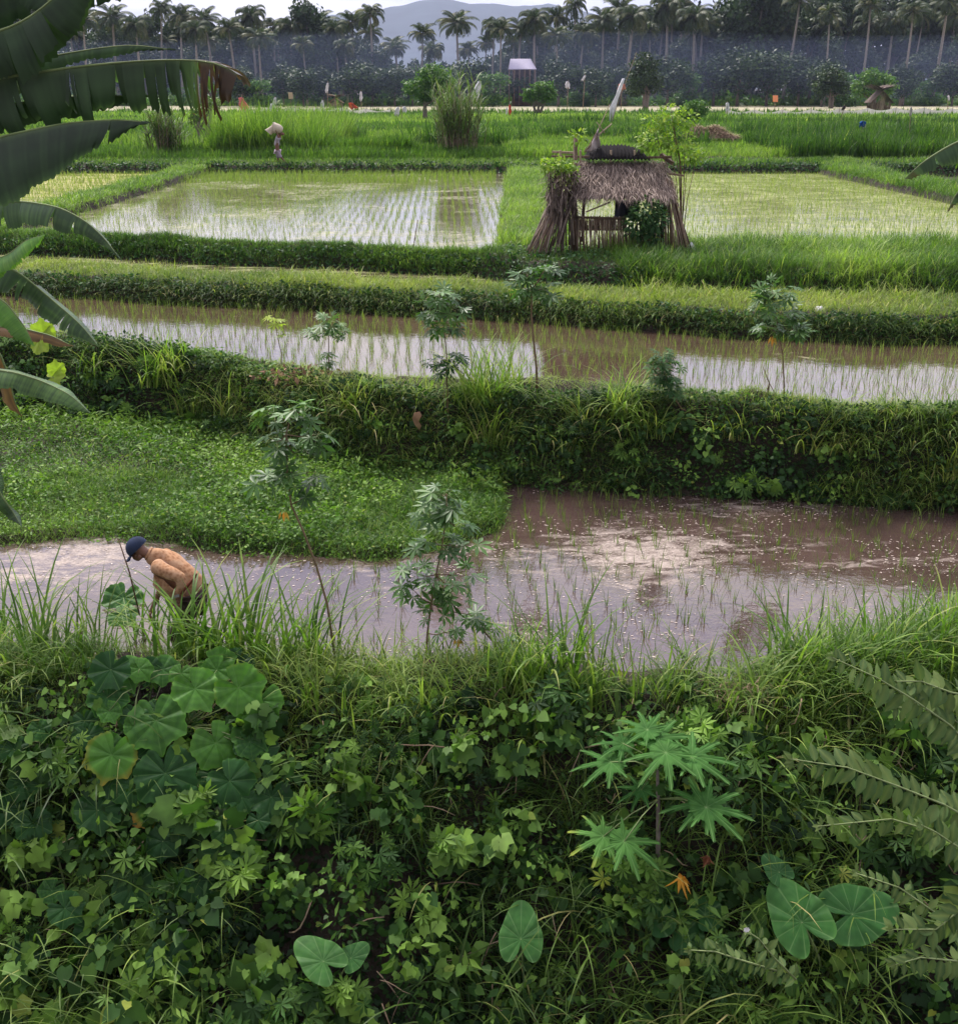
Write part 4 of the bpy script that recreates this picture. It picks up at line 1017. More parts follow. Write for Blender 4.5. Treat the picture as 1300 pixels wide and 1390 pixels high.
def tent_hut(label, u, vb, Y, wpx, hpx, mroof, name='field_hut'):
    b = PY(u, vb, Y); b[2] = ZF; s = m_per_px(b); w, h = wpx*s, hpx*s; T = thing(name, label, 'hut', b); g = Geo()
    for sx in (-1, 1):
        for sy in (-1, 1): tube(g, [(sx*w*.36, sy*w*.3, -.1), (sx*w*.34, sy*w*.28, h*.62)], .05, 5, .5)
        tube(g, [(sx*w*.30, -w*.3, -.1), (sx*w*.1, -w*.3, h*.6)], .05, 5, .7)
    g.build('posts', M['bamboo'], T); g = Geo(); r = np.random.default_rng(int(u))
    for sg in (-1, 1):
        n = 260; t = r.random(n); base = np.stack([r.uniform(-.12, .12, n)*w, r.uniform(-.42, .42, n)*w, np.full(n, h)+r.normal(0, .05, n)], 1)
        blades(g, base, np.full(n, 0 if sg > 0 else PI)+r.normal(0, .25, n), np.full(n, 1.05), r.uniform(.4, .66, n)*w, .12, r.uniform(.3, 1.1, n), 3, r.random(n), twist=np.full(n, PI/2))
        V = np.array([(0, -w*.4, h*.97), (0, w*.4, h*.97), (sg*w*.46, w*.4, h*.5), (sg*w*.46, -w*.4, h*.5)]); g.add(np.concatenate([V, V-[0, 0, .06]]), [(0, 1, 2, 3), (7, 6, 5, 4), (0, 3, 7, 4), (1, 5, 6, 2), (2, 6, 7, 3)], .3)
    g.build('roof', mroof, T); g = Geo(); n = 260
    for yy_ in (-.3, .26): blades(g, np.stack([r.uniform(-.36, .36, n)*w, np.full(n, yy_*w), np.zeros(n)], 1), r.uniform(0, 6, n), .08, h*r.uniform(.35, .62, n), .09, .1, 2, r.random(n))
    blades(g, np.stack([r.uniform(-.08, .1, 60)*w, np.full(60, -.34*w), np.zeros(60)], 1), r.uniform(0, 6, 60), .06, h*r.uniform(.6, .95, 60), .09, .1, 2, r.uniform(.6, 1, 60)); g.build('stick_wall', M['bamboo'], T)
tent_hut('little dark thatched hut standing in the pale field at the far right', 1191, 153, 140, 34, 33, M['thatch'])
tent_hut('small brown tent-shaped hut at the grove edge left of the cane clump', 456, 137, 190, 22, 14, M['straw'])

# ------------------------------------------------------------------ flags, cloths, boards, nets in the far fields
def flag(label, u, vb, vt, Y, utop, items, polecol='bamboo', name='flag_pole', cat='flag', pr=None):
    """pole from (u,vb) to (utop,vt); items (u0,v0,u1,v1,width_px,colour,kind)"""
    b = PY(u, vb, Y); b[2] = float(H(b[0], b[1])); t = PY(utop, vt, Y); s = m_per_px(b); T = thing(name, label, cat, b)
    g = Geo(); tube(g, [(0, 0, -.1), (t-b)*.5+np.array([0, 0, .02]), t-b], [s*.5 if pr is None else pr, s*.42 if pr is None else pr*.8, s*.3 if pr is None else pr*.5], 5, .6); g.build('pole', M[polecol], T)
    for u0, v0, u1, v1, wp, c, nm in items:
        g = Geo(); a = PY(u0, v0, Y)-b; e = PY(u1, v1, Y)-b; n = 9; X = np.zeros((n, 6)); Yy = X.copy(); Z = X.copy()
        for i in range(n):
            q = i/(n-1); w = wp*s*(.45+.55*math.sin(PI*(.08+.62*q)))*(.92+.12*math.sin(q*11+u))
            if nm == 'board': w = wp*s
            for j in range(6):
                r_ = j/5-.5; X[i, j] = a[0]+(e[0]-a[0])*q+r_*w; Yy[i, j] = a[1]-.05+(0 if nm == 'board' else .25*w*math.sin(r_*9+q*4)); Z[i, j] = a[2]+(e[2]-a[2])*q*(1+(0 if nm == 'board' else .22*math.sin(j*2.4+u)*q))+(0 if nm == 'board' else .08*w*math.cos(r_*7))
        grid(g, X, Yy, Z); o = g.build('cloth' if nm != 'board' else 'board', solid('cloth_'+nm, c, .9, .1, .12, transl=.25), T)
        md = o.modifiers.new('thickness', 'SOLIDIFY'); md.thickness = .012
    return T
WH = (.72, .70, .74); RD = (.62, .09, .06); PK = (.70, .20, .20)
flag('tall white banner drooping from a long leaning pole behind the shelter', 822, 160, 70, 74, 864, [(846, 106, 829, 155, 6, (.85, .84, .86), 'white')])
flag('small red and white cloth on a short post right of the cane', 691, 157, 141, 128, 691, [(692, 142, 692, 155, 4, RD, 'red'), (688, 146, 687, 156, 3, WH, 'white')])
flag('white rag hanging above the cane clump on a thin pole', 645, 142, 108, 150, 652, [(651, 110, 644, 134, 10, WH, 'white')])
flag('white cloth on a post near the grove below the pale-roofed house right', 770, 140, 108, 170, 771, [(770, 110, 770, 119, 7, WH, 'white')], )
flag('small white flag on a pole right of the white cloth post', 791, 140, 100, 176, 794, [(794, 102, 790, 109, 4, WH, 'white')])
flag('pink-red cloth hanging at the field edge beside the tattered banana leaf', 329, 150, 128, 120, 328, [(327, 132, 334, 149, 12, PK, 'red')])
flag('white rags on a short pole between red cloth and sack carrier', 372, 151, 130, 120, 373, [(374, 132, 372, 141, 5, WH, 'white'), (370, 140, 370, 150, 9, WH, 'white')])
flag('tan board nailed on a post above the sack carrier', 395, 143, 124, 140, 394, [(394, 125, 395, 134, 6, (.60, .46, .34), 'board')], cat='sign')
flag('orange square board on a post in front of the dark grove', 1052, 141, 128, 165, 1052, [(1052, 129, 1052, 138, 7, (.78, .34, .18), 'board')], cat='sign')
flag('red cloth bundle on a stake left of the cane clump', 479, 150, 138, 120, 479, [(476, 139, 482, 147, 11, (.66, .12, .08), 'red')])
flag('white cloths pegged low in the green field left of the cane clump', 545, 158, 143, 110, 545, [(540, 145, 538, 156, 7, WH, 'white'), (549, 144, 549, 152, 6, WH, 'white')])
flag('white flag on a pole beside the small tent-shaped hut', 444, 138, 110, 186, 445, [(445, 112, 443, 125, 4, WH, 'white')])
flag('little white rag on a stake far left of the tent-shaped hut', 437, 150, 134, 128, 437, [(438, 136, 437, 145, 5, WH, 'white')])
flag('short white rag on a post between the hut and the red bundle', 490, 138, 122, 178, 490, [(490, 124, 490, 136, 4, WH, 'white')])
flag('blue plastic bag with a white corner tied on a stick in the right field', 1168, 184, 163, 62, 1171, [(1171, 164, 1169, 172, 10, (.03, .10, .34), 'blue'), (1173, 168, 1172, 174, 4, WH, 'white')])
flag('pale rag on a thin dark pole in the field below the little dark hut', 1234, 196, 143, 60, 1236, [(1236, 145, 1235, 156, 4, (.55, .53, .48), 'pale')])
flag('white rag standing in the field right of the yellow-green sapling', 987, 152, 137, 118, 987, [(987, 139, 987, 151, 6, WH, 'white')])
flag('dark leaning scarecrow stick with rags below the orange board', 1140, 158, 142, 92, 1146, [(1146, 143, 1143, 149, 5, (.07, .06, .06), 'dark')], cat='scarecrow')
flag('small white rag on a stake at the far right grove edge', 1287, 139, 128, 165, 1287, [(1287, 129, 1287, 136, 3, WH, 'white')])
flag('orange-red cloth behind the banner pole', 843, 141, 112, 176, 844, [(844, 113, 843, 122, 12, (.60, .20, .14), 'red')])
# bird net slung along the edge of the pale field
def net(label, u0, u1, Y, hgt, seed, npole):
    T = thing('bird_net', label, 'net', (0, Y, ZF)); xa, xb = PY(u0, 150, Y)[0], PY(u1, 150, Y)[0]; xs = np.linspace(xa, xb, 400)
    ph = (xs-xa)/(xb-xa)*npole; sag = .30*np.abs(np.sin(ph*PI))+.12*np.sin(xs*.21+seed); g = Geo()
    Z = np.stack([hgt-sag, hgt*.72-sag*.7, hgt*.4-sag*.3, 0*xs]); Yq = np.stack([0*xs, .05+0*xs, .15+0*xs, .2+0*xs])+.06*np.sin(xs*3)
    grid(g, np.repeat(xs[None], 4, 0), Yq, Z, tint=.5); o = g.build('net_sheet', M['net'], T, smooth=True)
    g = Geo()
    for k in range(npole+1):
        x = xa+(xb-xa)*k/npole; tube(g, [(x, -.05, -.1), (x+.05, -.05, hgt+.15)], .03, 5, .4)
    g.build('net_poles', M['bamboo'], T)
M['net'] = solid('pale_netting', (.55, .52, .50), .95, .05, .2, transl=.3, nscale=1.0)
net('long pale bird net sagging between stakes along the far right field', 985, 1330, 132, .9, 1, 9)
net('low pale bird net along the far field behind the shelter', 560, 900, 150, .45, 2, 10)
net('pale bird net strip along the field edge above the sack carrier', 330, 530, 146, .7, 3, 6)
# straw heap
g = Geo(); b = PY(965, 186, 66); n = 2600; th = rng.uniform(0, 2*PI, n); q = np.sqrt(rng.random(n))
hx = 1.35*q*np.cos(th); hy = .7*q*np.sin(th); hz = .55*(1-q**2)*(1.1-.7*hx/1.35)*(1+.25*np.sin(hx*5))
blades(g, np.stack([hx*1.2, hy, hz], 1), rng.uniform(0, 6.28, n), rng.uniform(1.1, 1.9, n), rng.uniform(.3, .7, n), .03, .6, 3, np.clip(rng.normal(.65, .25, n), 0, 1))
Xh, Th = np.meshgrid(np.linspace(0, 1, 8), np.linspace(0, 2*PI, 25)); hxx = 1.35*Xh*np.cos(Th)
grid(g, hxx*1.2, .7*Xh*np.sin(Th), .50*(1-Xh**2)*(1.1-.7*hxx/1.35)*(1+.25*np.sin(hxx*5))-.02, tint=.45)
o = g.build('straw_heap', M['straw']); o.location = (b[0], b[1], ZF+.45); tag(o, 'long heap of dry brown straw on the dike right of the yellow-green sapling', 'straw heap')
# ------------------------------------------------------------------ bamboo shelter on the fourth bank
HB = PY(835, 350, 25.2); HB[2] = float(H(HB[0], HB[1]))
hut = thing('bamboo_shelter', 'small open bamboo shelter with shaggy dry thatch and black sheet on its roof', 'shelter', HB)
def lp(zx, zy, Y=25.2): return PY(680+zx/4.333, 120+zy/4.333, Y)-HB
hr = np.random.default_rng(77)
def slopepts(n, inset=0.0):
    a = hr.random(n); t = hr.random(n)
    R0, R1, E0, E1 = lp(448, 432, 26.0), lp(965, 432, 26.0), lp(440, 640, 24.95), lp(1012, 640, 24.95)
    p = (R0[None]*(1-a)[:, None]+R1[None]*a[:, None])*(1-t)[:, None]+(E0[None]*(1-a)[:, None]+E1[None]*a[:, None])*t[:, None]
    return p, a, t
g = Geo()
R0, R1, E0, E1 = lp(452, 434, 26.0), lp(960, 434, 26.0), lp(448, 625, 25.0), lp(1004, 625, 25.0)
V = np.array([R0, R1, E1, E0]); g.add(np.concatenate([V-[0, 0, .02], V-[0, 0, .08]]), [(0, 1, 2, 3), (7, 6, 5, 4), (0, 3, 7, 4), (1, 5, 6, 2), (2, 6, 7, 3), (0, 4, 5, 1)], .2)
p, a, t = slopepts(2600); t = t*.92
down = (E0-R0)/np.linalg.norm(E0-R0); az0 = math.atan2(down[1], down[0]); tl = math.acos(down[2])
n = len(p)
blades(g, p+np.array([0, -.02, .05]), az0+hr.normal(0, .42, n)+(a-.5)*.7, tl-.20+hr.normal(0, .13, n), hr.uniform(.14, .52, n), .022, hr.uniform(.15, .8, n), 3, np.clip(hr.normal(.55, .25, n), 0, 1), twist=hr.normal(0, .5, n))
n = 700; a = hr.random(n); pe = E0[None]*(1-a)[:, None]+E1[None]*a[:, None]
blades(g, pe+np.array([0, -.03, .04]), az0+hr.normal(0, .5, n), hr.uniform(2.0, 3.1, n), hr.uniform(.06, .24, n)*(1+.9*np.sin(a*19)*np.sin(a*7)), .018, hr.uniform(0, .5, n), 2, np.clip(hr.normal(.6, .25, n), 0, 1), twist=hr.normal(0, .6, n))
g.build('roof_thatch', M['thatch'], hut)
g = Geo()     # rear slope
B0, B1 = lp(455, 560, 27.3), lp(980, 560, 27.3); V = np.array([R0, R1, B1, B0]); g.add(np.concatenate([V-[0, 0, .02], V-[0, 0, .08]]), [(0, 1, 2, 3), (7, 6, 5, 4), (0, 3, 7, 4), (1, 5, 6, 2), (2, 6, 7, 3)], .2)
n = 500; a = hr.random(n); t = hr.random(n)*.8; p = (R0[None]*(1-a)[:, None]+R1[None]*a[:, None])*(1-t)[:, None]+(B0[None]*(1-a)[:, None]+B1[None]*a[:, None])*t[:, None]
dn = (B0-R0)/np.linalg.norm(B0-R0); blades(g, p+[0, 0, .03], math.atan2(dn[1], dn[0])+hr.normal(0, .3, n), math.acos(dn[2])-.1, hr.uniform(.2, .4, n), .02, .4, 2, hr.random(n), twist=hr.normal(0, .5, n))
g.build('rear_thatch', M['thatch'], hut)
# corrugated black sheet laid along the ridge
g = Geo(); xs = np.linspace(0, 1, 90); prof = np.interp(xs, [0, .06, .2, .6, .85, 1], [0, .55, .95, 1.0, .8, .15])
S0, S1 = lp(495, 405, 26.0), lp(865, 405, 26.0); top = lp(600, 322, 26.3)[2]-S0[2]
rows = []
for q in np.linspace(0, 1, 14):
    ang = q*PI*.9; X = S0[0]+(S1[0]-S0[0])*xs; Yq = S0[1]-.30+.6*(1-math.cos(ang))*.5*1.2; Z = S0[2]-.03+top*prof*math.sin(ang*.55+.02)+.018*np.sin(xs*2*PI*17)
    rows.append(np.stack([X, np.full_like(X, Yq)+.0*xs, Z], 1))
V = np.array(rows); grid(g, V[..., 0], V[..., 1], V[..., 2]); o = g.build('roof_sheet', M['dark'], hut); md = o.modifiers.new('thickness', 'SOLIDIFY'); md.thickness = .008
# ridge plank and beams
def beam(name, a, b, w, h, tint, m='bamboo'):
    g = Geo(); a, b = np.array(a), np.array(b); L = np.linalg.norm(b-a); d = (b-a)/L
    box(g, (0, 0, 0), (L, w, h), tint=tint); V = g.v[0]; yv = np.cross([0, 0, 1.], d); yv /= np.linalg.norm(yv); zv = np.cross(d, yv)
    g.v[0] = V @ np.stack([d, yv, zv])+(a+b)/2; return g.build(name, M[m], hut, smooth=False)
beam('ridge_beam', lp(300, 372, 25.95), lp(450, 378, 25.95), .06, .05, .8)
beam('ridge_beam', lp(298, 398, 25.85), lp(700, 405, 25.85), .05, .05, .35)
beam('ridge_beam', lp(690, 408, 25.9), lp(1000, 402, 25.9), .05, .05, .45)
beam('ridge_beam', lp(940, 388, 26.1), lp(1010, 440, 25.9), .10, .08, .25)
beam('ridge_beam', lp(985, 500, 25.3), lp(1075, 512, 25.3), .04, .04, .4)
beam('rail', lp(440, 756, 25.15), lp(735, 766, 25.15), .05, .05, .2)
beam('rail', lp(500, 725, 26.6), lp(640, 668, 25.8), .03, .03, .3)
for zx in (348, 466, 645, 786): beam('peg', lp(zx, 362, 25.8), lp(zx, 432, 25.8), .045, .045, .8)
def stick(name, pts, r0, r1, tint, m='bamboo'):
    g = Geo(); pts = np.array(pts); mid = [(pts[0]*(1-t)+pts[-1]*t)+np.array([hr.normal(0, .012), hr.normal(0, .012), 0])*(0 < t < 1) for t in (0, .33, .66, 1)] if len(pts) == 2 else pts
    tube(g, mid, np.linspace(r0, r1, len(mid)), 6, tint); return g.build(name, M[m], hut)
stick('post', [lp(440, 1000), lp(432, 700), lp(438, 290, 25.5)], .065, .05, .2)
stick('post', [lp(475, 900, 25.4), lp(490, 640, 25.4)], .04, .035, .15)
stick('post', [lp(945, 905, 25.3), lp(965, 600, 25.3)], .045, .04, .25)
stick('post', [lp(480, 780, 27), lp(500, 520, 27)], .04, .04, .2)
stick('post', [lp(700, 790, 27), lp(705, 520, 27)], .035, .035, .2)
stick('post', [lp(920, 790, 27), lp(930, 520, 27)], .04, .04, .2)
# leaning poles at the right
for i in range(22):
    t = hr.random(); a = lp(905+150*t+hr.normal(0, 8), 930-20*t+hr.normal(0, 12), 25.1+hr.normal(0, .18)); b = lp(940+70*t+hr.normal(0, 10), 560+hr.uniform(-40, 60), 25.35)
    if i < 14: a = lp(960+145*t, 925+hr.normal(0, 10), 24.95+hr.normal(0, .15)); b = lp(965+48*t, 520+hr.uniform(0, 60), 25.3)
    stick('leaning_pole', [a, b], .016, .011, hr.uniform(.1, .9))
for i in range(12):
    t = i/11; stick('leaning_pole', [lp(1010+110*t+hr.normal(0, 6), 945+hr.normal(0, 10), 24.7+hr.normal(0, .2)), lp(975+35*t, 560+hr.uniform(-20, 70), 25.2)], .015, .009, hr.uniform(.0, 1))
for i in range(10):
    t = i/9; stick('leaning_pole', [lp(140+150*t+hr.normal(0, 8), 965+hr.normal(0, 12), 24.7+hr.normal(0, .2)), lp(330+60*t, 600+hr.uniform(-40, 60), 25.15)], .015, .009, hr.uniform(.0, 1))
# front paling of upright sticks
for i, zx in enumerate(np.linspace(440, 915, 62)):
    zt = 752 if zx < 740 else 800+hr.uniform(-20, 50); s = stick('upright_stick', [lp(zx+hr.normal(0, 5), 955+hr.uniform(-40, 65), 25.12+hr.normal(0, .04)), lp(zx+hr.normal(0, 3), zt+hr.uniform(-6, 4), 25.16)], .015, .011, hr.uniform(.15, 1))
g = Geo()     # woven low panel
for zx in np.arange(450, 734, 6.5): tube(g, [lp(zx, 835, 25.2), lp(zx+hr.normal(0, 2), 768, 25.2)], .013, 5, hr.uniform(.1, .5))
for zy in (782, 806, 828): tube(g, [lp(447, zy, 25.17), lp(735, zy+3, 25.17)], .012, 5, .4)
g.build('woven_panel', M['bamboo'], hut)
# bundled dry fronds at the left corner
g = Geo(); q = Geo()
for i in range(46):
    t = hr.random(); top = lp(330+110*t+hr.normal(0, 12), 560+hr.uniform(-60, 120), 25.2+hr.uniform(-.2, .2)); bot = lp(150+210*t**.8+hr.normal(0, 12), 955-25*t+hr.normal(0, 25), 24.9+hr.uniform(-.5, .3))
    mid = (top+bot)/2+np.array([-.05, 0, -.12*hr.random()]); tube(q, [bot, mid, top], [.016, .014, .010], 5, hr.uniform(.1, .95))
for i in range(12):
    x0 = 330+hr.uniform(0, 110); tube(q, [lp(x0+hr.normal(0, 15), 960+hr.uniform(-60, 60), 25+hr.normal(0, .1)), lp(x0+hr.normal(0, 8), 640, 25.1)], [.018, .012], 5, hr.uniform(.2, .9))
n = 900; u_ = hr.uniform(270, 450, n); v_ = hr.uniform(470, 760, n); keep = (u_-270)*1.6+ (760-v_) > 60; u_, v_ = u_[keep], v_[keep]; n = len(u_)
P_ = np.array([lp(a, b, 25.05+hr.uniform(-.25, .3)) for a, b in zip(u_, v_)])
blades(g, P_, hr.uniform(0, 6.28, n), hr.uniform(1.2, 2.9, n), hr.uniform(.15, .5, n), .028, hr.uniform(0, 1.0, n), 3, np.clip(hr.normal(.35, .25, n), 0, 1))
n = 260; P_ = np.array([lp(285+hr.uniform(-8, 45), 590+hr.uniform(0, 130), 24.95+hr.uniform(0, .1)) for _ in range(n)])
blades(g, P_, hr.uniform(0, 6.28, n), hr.uniform(2.3, 3.1, n), hr.uniform(.2, .4, n), .03, .2, 2, hr.uniform(.6, 1, n))
q.build('frond_ribs', M['thatch'], hut); g.build('dry_fronds', M['thatch'], hut)
# dark cloth hung inside
g = Geo(); X, Z = np.meshgrid(np.linspace(0, 1, 16), np.linspace(0, 1, 9)); a, b, c = lp(672, 655, 26.2), lp(815, 655, 26.2), lp(672, 760, 26.2)
grid(g, a[0]+(b[0]-a[0])*X, a[1]+.06*np.sin(X*14+Z*2), a[2]+(c[2]-a[2])*Z); o = g.build('hanging_cloth', solid('dark_blue_cloth', (.03, .03, .045), .9), hut); md = o.modifiers.new('thickness', 'SOLIDIFY'); md.thickness = .008
# floor and seat shelf
g = Geo(); a, b = lp(450, 790, 25.3), lp(930, 790, 26.9)
for k in range(16):
    y = a[1]+(1.5)*k/15; tube(g, [(a[0], y, a[2]), (b[0], y, a[2])], .03, 5, hr.uniform(.1, .6))
pass
# rags and crossed poles standing on the roof
tube_g = Geo(); tube(tube_g, [lp(490, 372, 25.95), lp(575, 270, 26), lp(650, 205, 26.1)], [.025, .02, .012], 5, .8); o = tube_g.build('crossed_pole', M['bamboo'], hut)
tube_g = Geo(); tube(tube_g, [lp(520, 330, 26), lp(575, 230, 26), lp(640, 90, 26.1)], [.015, .012, .008], 5, .7); o = tube_g.build('crossed_pole', M['bamboo'], hut)
tube_g = Geo(); tube(tube_g, [lp(610, 262, 26), lp(560, 195, 26)], [.012, .008], 5, .7); o = tube_g.build('crossed_pole', M['bamboo'], hut)
g = Geo(); q = np.linspace(0, 1, 12); s = np.linspace(0, 1, 8); Q, S = np.meshgrid(q, s)
A_, B_, C_ = lp(500, 378, 25.9), lp(585, 345, 26.05), lp(572, 240, 26)
P3 = A_[None, None]*((1-Q)*(1-S))[..., None]+B_[None, None]*(Q*(1-S))[..., None]+C_[None, None]*S[..., None]
grid(g, P3[..., 0], P3[..., 1]+.05*np.sin(Q*9+S*5), P3[..., 2]+.02*np.sin(Q*17)); o = g.build('rag', M['rag'] if 'rag' in M else solid('greyed_rag', (.45, .38, .38), .9, .1, .3), hut); md = o.modifiers.new('thickness', 'SOLIDIFY'); md.thickness = .008
# white bag beside the poles
g = Geo(); c = lp(1120, 850, 24.9)+HB; th = np.linspace(0, 2*PI, 17); R_, T_ = np.meshgrid(np.linspace(0, 1, 7), th); rr = .09*np.sin(np.clip(R_*PI*.8+.5, 0, PI))
grid(g, rr*np.cos(T_)*(1+.15*np.sin(T_*3)), rr*.5*np.sin(T_), R_*.26+.02*np.sin(T_*2)); o = g.build('plastic_bag', solid('white_plastic', (.75, .74, .78), .5, .3), smooth=True); o.location = (c[0], c[1], float(H(c[0], c[1]))+.02)
tag(o, 'white plastic bag beside the leaning poles of the shelter', 'bag')
# climbing plants on the shelter
def bushy(name, label, loc, blobs, n, leaf, mm, tmpl=OVAL, cat='plant', stem=True, seed=5, up=.6):
    r = np.random.default_rng(seed); loc = np.array(loc, float); T = thing(name, label, cat, loc); g = Geo(); q = Geo()
    w = np.array([b[3]**2 for b in blobs]); w = w/w.sum()
    for b, ww in zip(blobs, w):
        m = max(3, int(n*ww)); c = np.array(b[:3])-loc; d = r.normal(size=(m, 3)); d /= np.linalg.norm(d, axis=1, keepdims=True)
        p = c+d*np.array([b[3], b[3], b[4]])*(r.uniform(.3, 1, m)**.5)[:, None]; dd = d+r.normal(0, .5, (m, 3)); dd[:, 2] -= .3
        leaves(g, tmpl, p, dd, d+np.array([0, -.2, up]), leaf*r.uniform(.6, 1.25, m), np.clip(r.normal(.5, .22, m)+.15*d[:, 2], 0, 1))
        if stem: tube(q, [np.array([r.normal(0, .02), r.normal(0, .02), -.03]), c*np.array([.35, .35, .55]), c], [.012, .009, .004], 5, .5)
    g.build('foliage', M[mm], T)
    if stem: q.build('stem', M['stem'], T)
    return T
W_ = lambda zx, zy, Y: lp(zx, zy, Y)+HB
def W2b(zx, zy, Y, r, rz): p = W_(zx, zy, Y); return (p[0], p[1], p[2], r, rz)
bushy('creeper', 'yellow-green creeper draped over the left corner of the shelter roof', (W_(430, 960, 25)[0], 25.0, float(H(W_(430, 960, 25)[0], 25.0))), [W2b(300, 450, 25.1, .30, .14), W2b(370, 455, 25.1, .30, .16), W2b(410, 500, 25.1, .22, .14), W2b(450, 280, 25.4, .20, .16)], 420, .12, 'sapling', OVAL, 'creeper', True, 61)
bushy('shrub', 'dark green leafy shrub growing in the front opening of the shelter', (W_(850, 960, 24.95)[0], 24.95, float(H(W_(850, 960, 24.95)[0], 24.95))), [W2b(850, 720, 24.9, .34, .30), W2b(790, 800, 24.9, .28, .28), W2b(900, 760, 24.85, .30, .34), W2b(880, 860, 24.9, .26, .28), W2b(930, 700, 25, .16, .2)], 900, .13, 'shrub', OVAL, 'shrub', True, 62)
bushy('sapling_tree', 'thin yellow-green sapling tree rising behind the right side of the shelter', (W_(1058, 930, 25.6)[0], 25.6, float(H(W_(1058, 930, 25.6)[0], 25.6))), [W2b(1000, 150, 25.8, .34, .22), W2b(1085, 180, 25.8, .30, .22), W2b(960, 200, 25.8, .2, .2), W2b(900, 300, 25.8, .40, .2), W2b(1040, 300, 25.7, .38, .3), W2b(1100, 380, 25.7, .34, .22), W2b(840, 330, 25.9, .2, .12), W2b(1150, 400, 25.7, .2, .12), W2b(880, 190, 25.9, .18, .1)], 1150, .105, 'sapling', OVAL, 'sapling', True, 63)
g = Geo(); T = bpy.data.objects['sapling_tree']; b0 = np.array(T.location)
for i in range(7):
    q = W_(800+hr.uniform(0, 60), 340+hr.uniform(-20, 60), 25.9)
tube(g, [(0, 0, -.1), W_(1058, 700, 25.6)-b0, W_(1056, 450, 25.65)-b0, W_(1020, 260, 25.75)-b0, W_(1000, 130, 25.8)-b0], [.028, .024, .020, .014, .006], 6, .4)
g.build('trunk', M['stem'], T)

# ------------------------------------------------------------------ people
def skin(name, nodes, edges, mm, parent, sub=2, fold=0.0):
    """continuous body: nodes (x,y,z,r[,r2])"""
    me = bpy.data.meshes.new(name); me.from_pydata([n[:3] for n in nodes], edges, []); o = bpy.data.objects.new(name, me); COL.objects.link(o)
    md = o.modifiers.new('skin', 'SKIN'); md.use_smooth_shade = True; md.branch_smoothing = .6
    for v, n in zip(me.skin_vertices[0].data, nodes): v.radius = (n[3], n[4] if len(n) > 4 else n[3]); v.use_root = False
    me.skin_vertices[0].data[0].use_root = True
    s = o.modifiers.new('sub', 'SUBSURF'); s.levels = sub; s.render_levels = sub
    dg = bpy.context.evaluated_depsgraph_get(); dg.update(); m2 = bpy.data.meshes.new_from_object(o.evaluated_get(dg)); o.modifiers.clear(); o.data = m2
    co = np.zeros(len(m2.vertices)*3, np.float32); m2.vertices.foreach_get('co', co); co = co.reshape(-1, 3)
    if fold: co += fold*(np.sin(co[:, :1]*19+co[:, 2:]*13+np.sin(co[:, 1:2]*14))*np.array([[.5, .7, .6]])+.6*np.sin(co[:, 2:]*41-co[:, :1]*23)*np.array([[.6, .4, .5]])); m2.vertices.foreach_set('co', co.ravel())
    m2.name = name; m2.materials.clear(); m2.materials.append(mm)
    for p in m2.polygons: p.use_smooth = True
    o.parent = parent; return o
SKIN = solid('brown_skin', (.16, .075, .045), .55, .35, .12)
def hand(nd, ed, wi, w, d, side, curl=.5):
    """five fingers rooted in a palm: w wrist position, d pointing direction, side across"""
    w = np.array(w, float); d = np.array(d, float); d /= np.linalg.norm(d); s = np.array(side, float); s /= np.linalg.norm(s); nrm = np.cross(d, s)
    pi = len(nd); nd.append((*(w+d*.05), .030, .018)); ed.append((wi, pi)); k = len(nd); nd.append((*(w+d*.085), .034, .014)); ed.append((pi, k))
    for f, (o_, L) in enumerate(((-.030, .060), (-.010, .072), (.010, .068), (.029, .052))):
        a = len(nd); b = w+d*.095+s*o_; c = b+d*L*.5*math.cos(curl*.5)+nrm*L*.5*math.sin(curl*.5); e = c+d*L*.5*math.cos(curl*1.6)+nrm*L*.5*math.sin(curl*1.6)
        for q, r in ((b, .009), (c, .0085), (e, .007)): nd.append((*q, r))
        ed += [(k, a), (a, a+1), (a+1, a+2)]
    a = len(nd); b = w+d*.05-s*.035; c = b+d*.03-s*.02+nrm*.02; nd.append((*b, .010)); nd.append((*c, .009)); nd.append((*(c+d*.025+nrm*.012), .008)); ed += [(pi, a), (a, a+1), (a+1, a+2)]
MY = 10.12; MB_ = PY(262, 890, MY); MB_[2] = 0.0
man = thing('person', 'bent farmer in orange-brown shirt and dark blue cap wading in the near paddy', 'person', MB_)
def mp_(u, v, dy, r, r2=None):
    p = PY(u, v, MY)-MB_; return (p[0], p[1]+dy, p[2], r) if r2 is None else (p[0], p[1]+dy, p[2], r, r2)
nd = [mp_(262, 806, 0, .13), mp_(244, 789, 0, .12), mp_(226, 773, 0, .13, .16), mp_(209, 758, 0, .075), mp_(201, 753, 0, .052), mp_(192, 748, 0, .075), mp_(186, 744, 0, .092), mp_(188, 754, 0, .070), mp_(186, 760, 0, .040),
      mp_(179, 756, 0, .016)]
ed = [(0, 1), (1, 2), (2, 3), (3, 4), (4, 5), (5, 6), (5, 7), (7, 8), (7, 9)]
def limb(pts, at):
    i0 = len(nd)
    for k, p in enumerate(pts): nd.append(p); ed.append((at if k == 0 else len(nd)-2, len(nd)-1))
    return len(nd)-1
wl = limb([mp_(216, 760, -.19, .058), mp_(236, 766, -.25, .045), mp_(253, 770, -.26, .040), mp_(253, 785, -.25, .033), mp_(251, 797, -.24, .026)], 2)
hand(nd, ed, wl, nd[wl][:3], (-.1, -.1, -1), (1, 0, 0), .9)
wr = limb([mp_(216, 762, .19, .058), mp_(217, 782, .24, .045), mp_(214, 803, .22, .038), mp_(207, 820, .18, .031), mp_(202, 833, .14, .025)], 2)
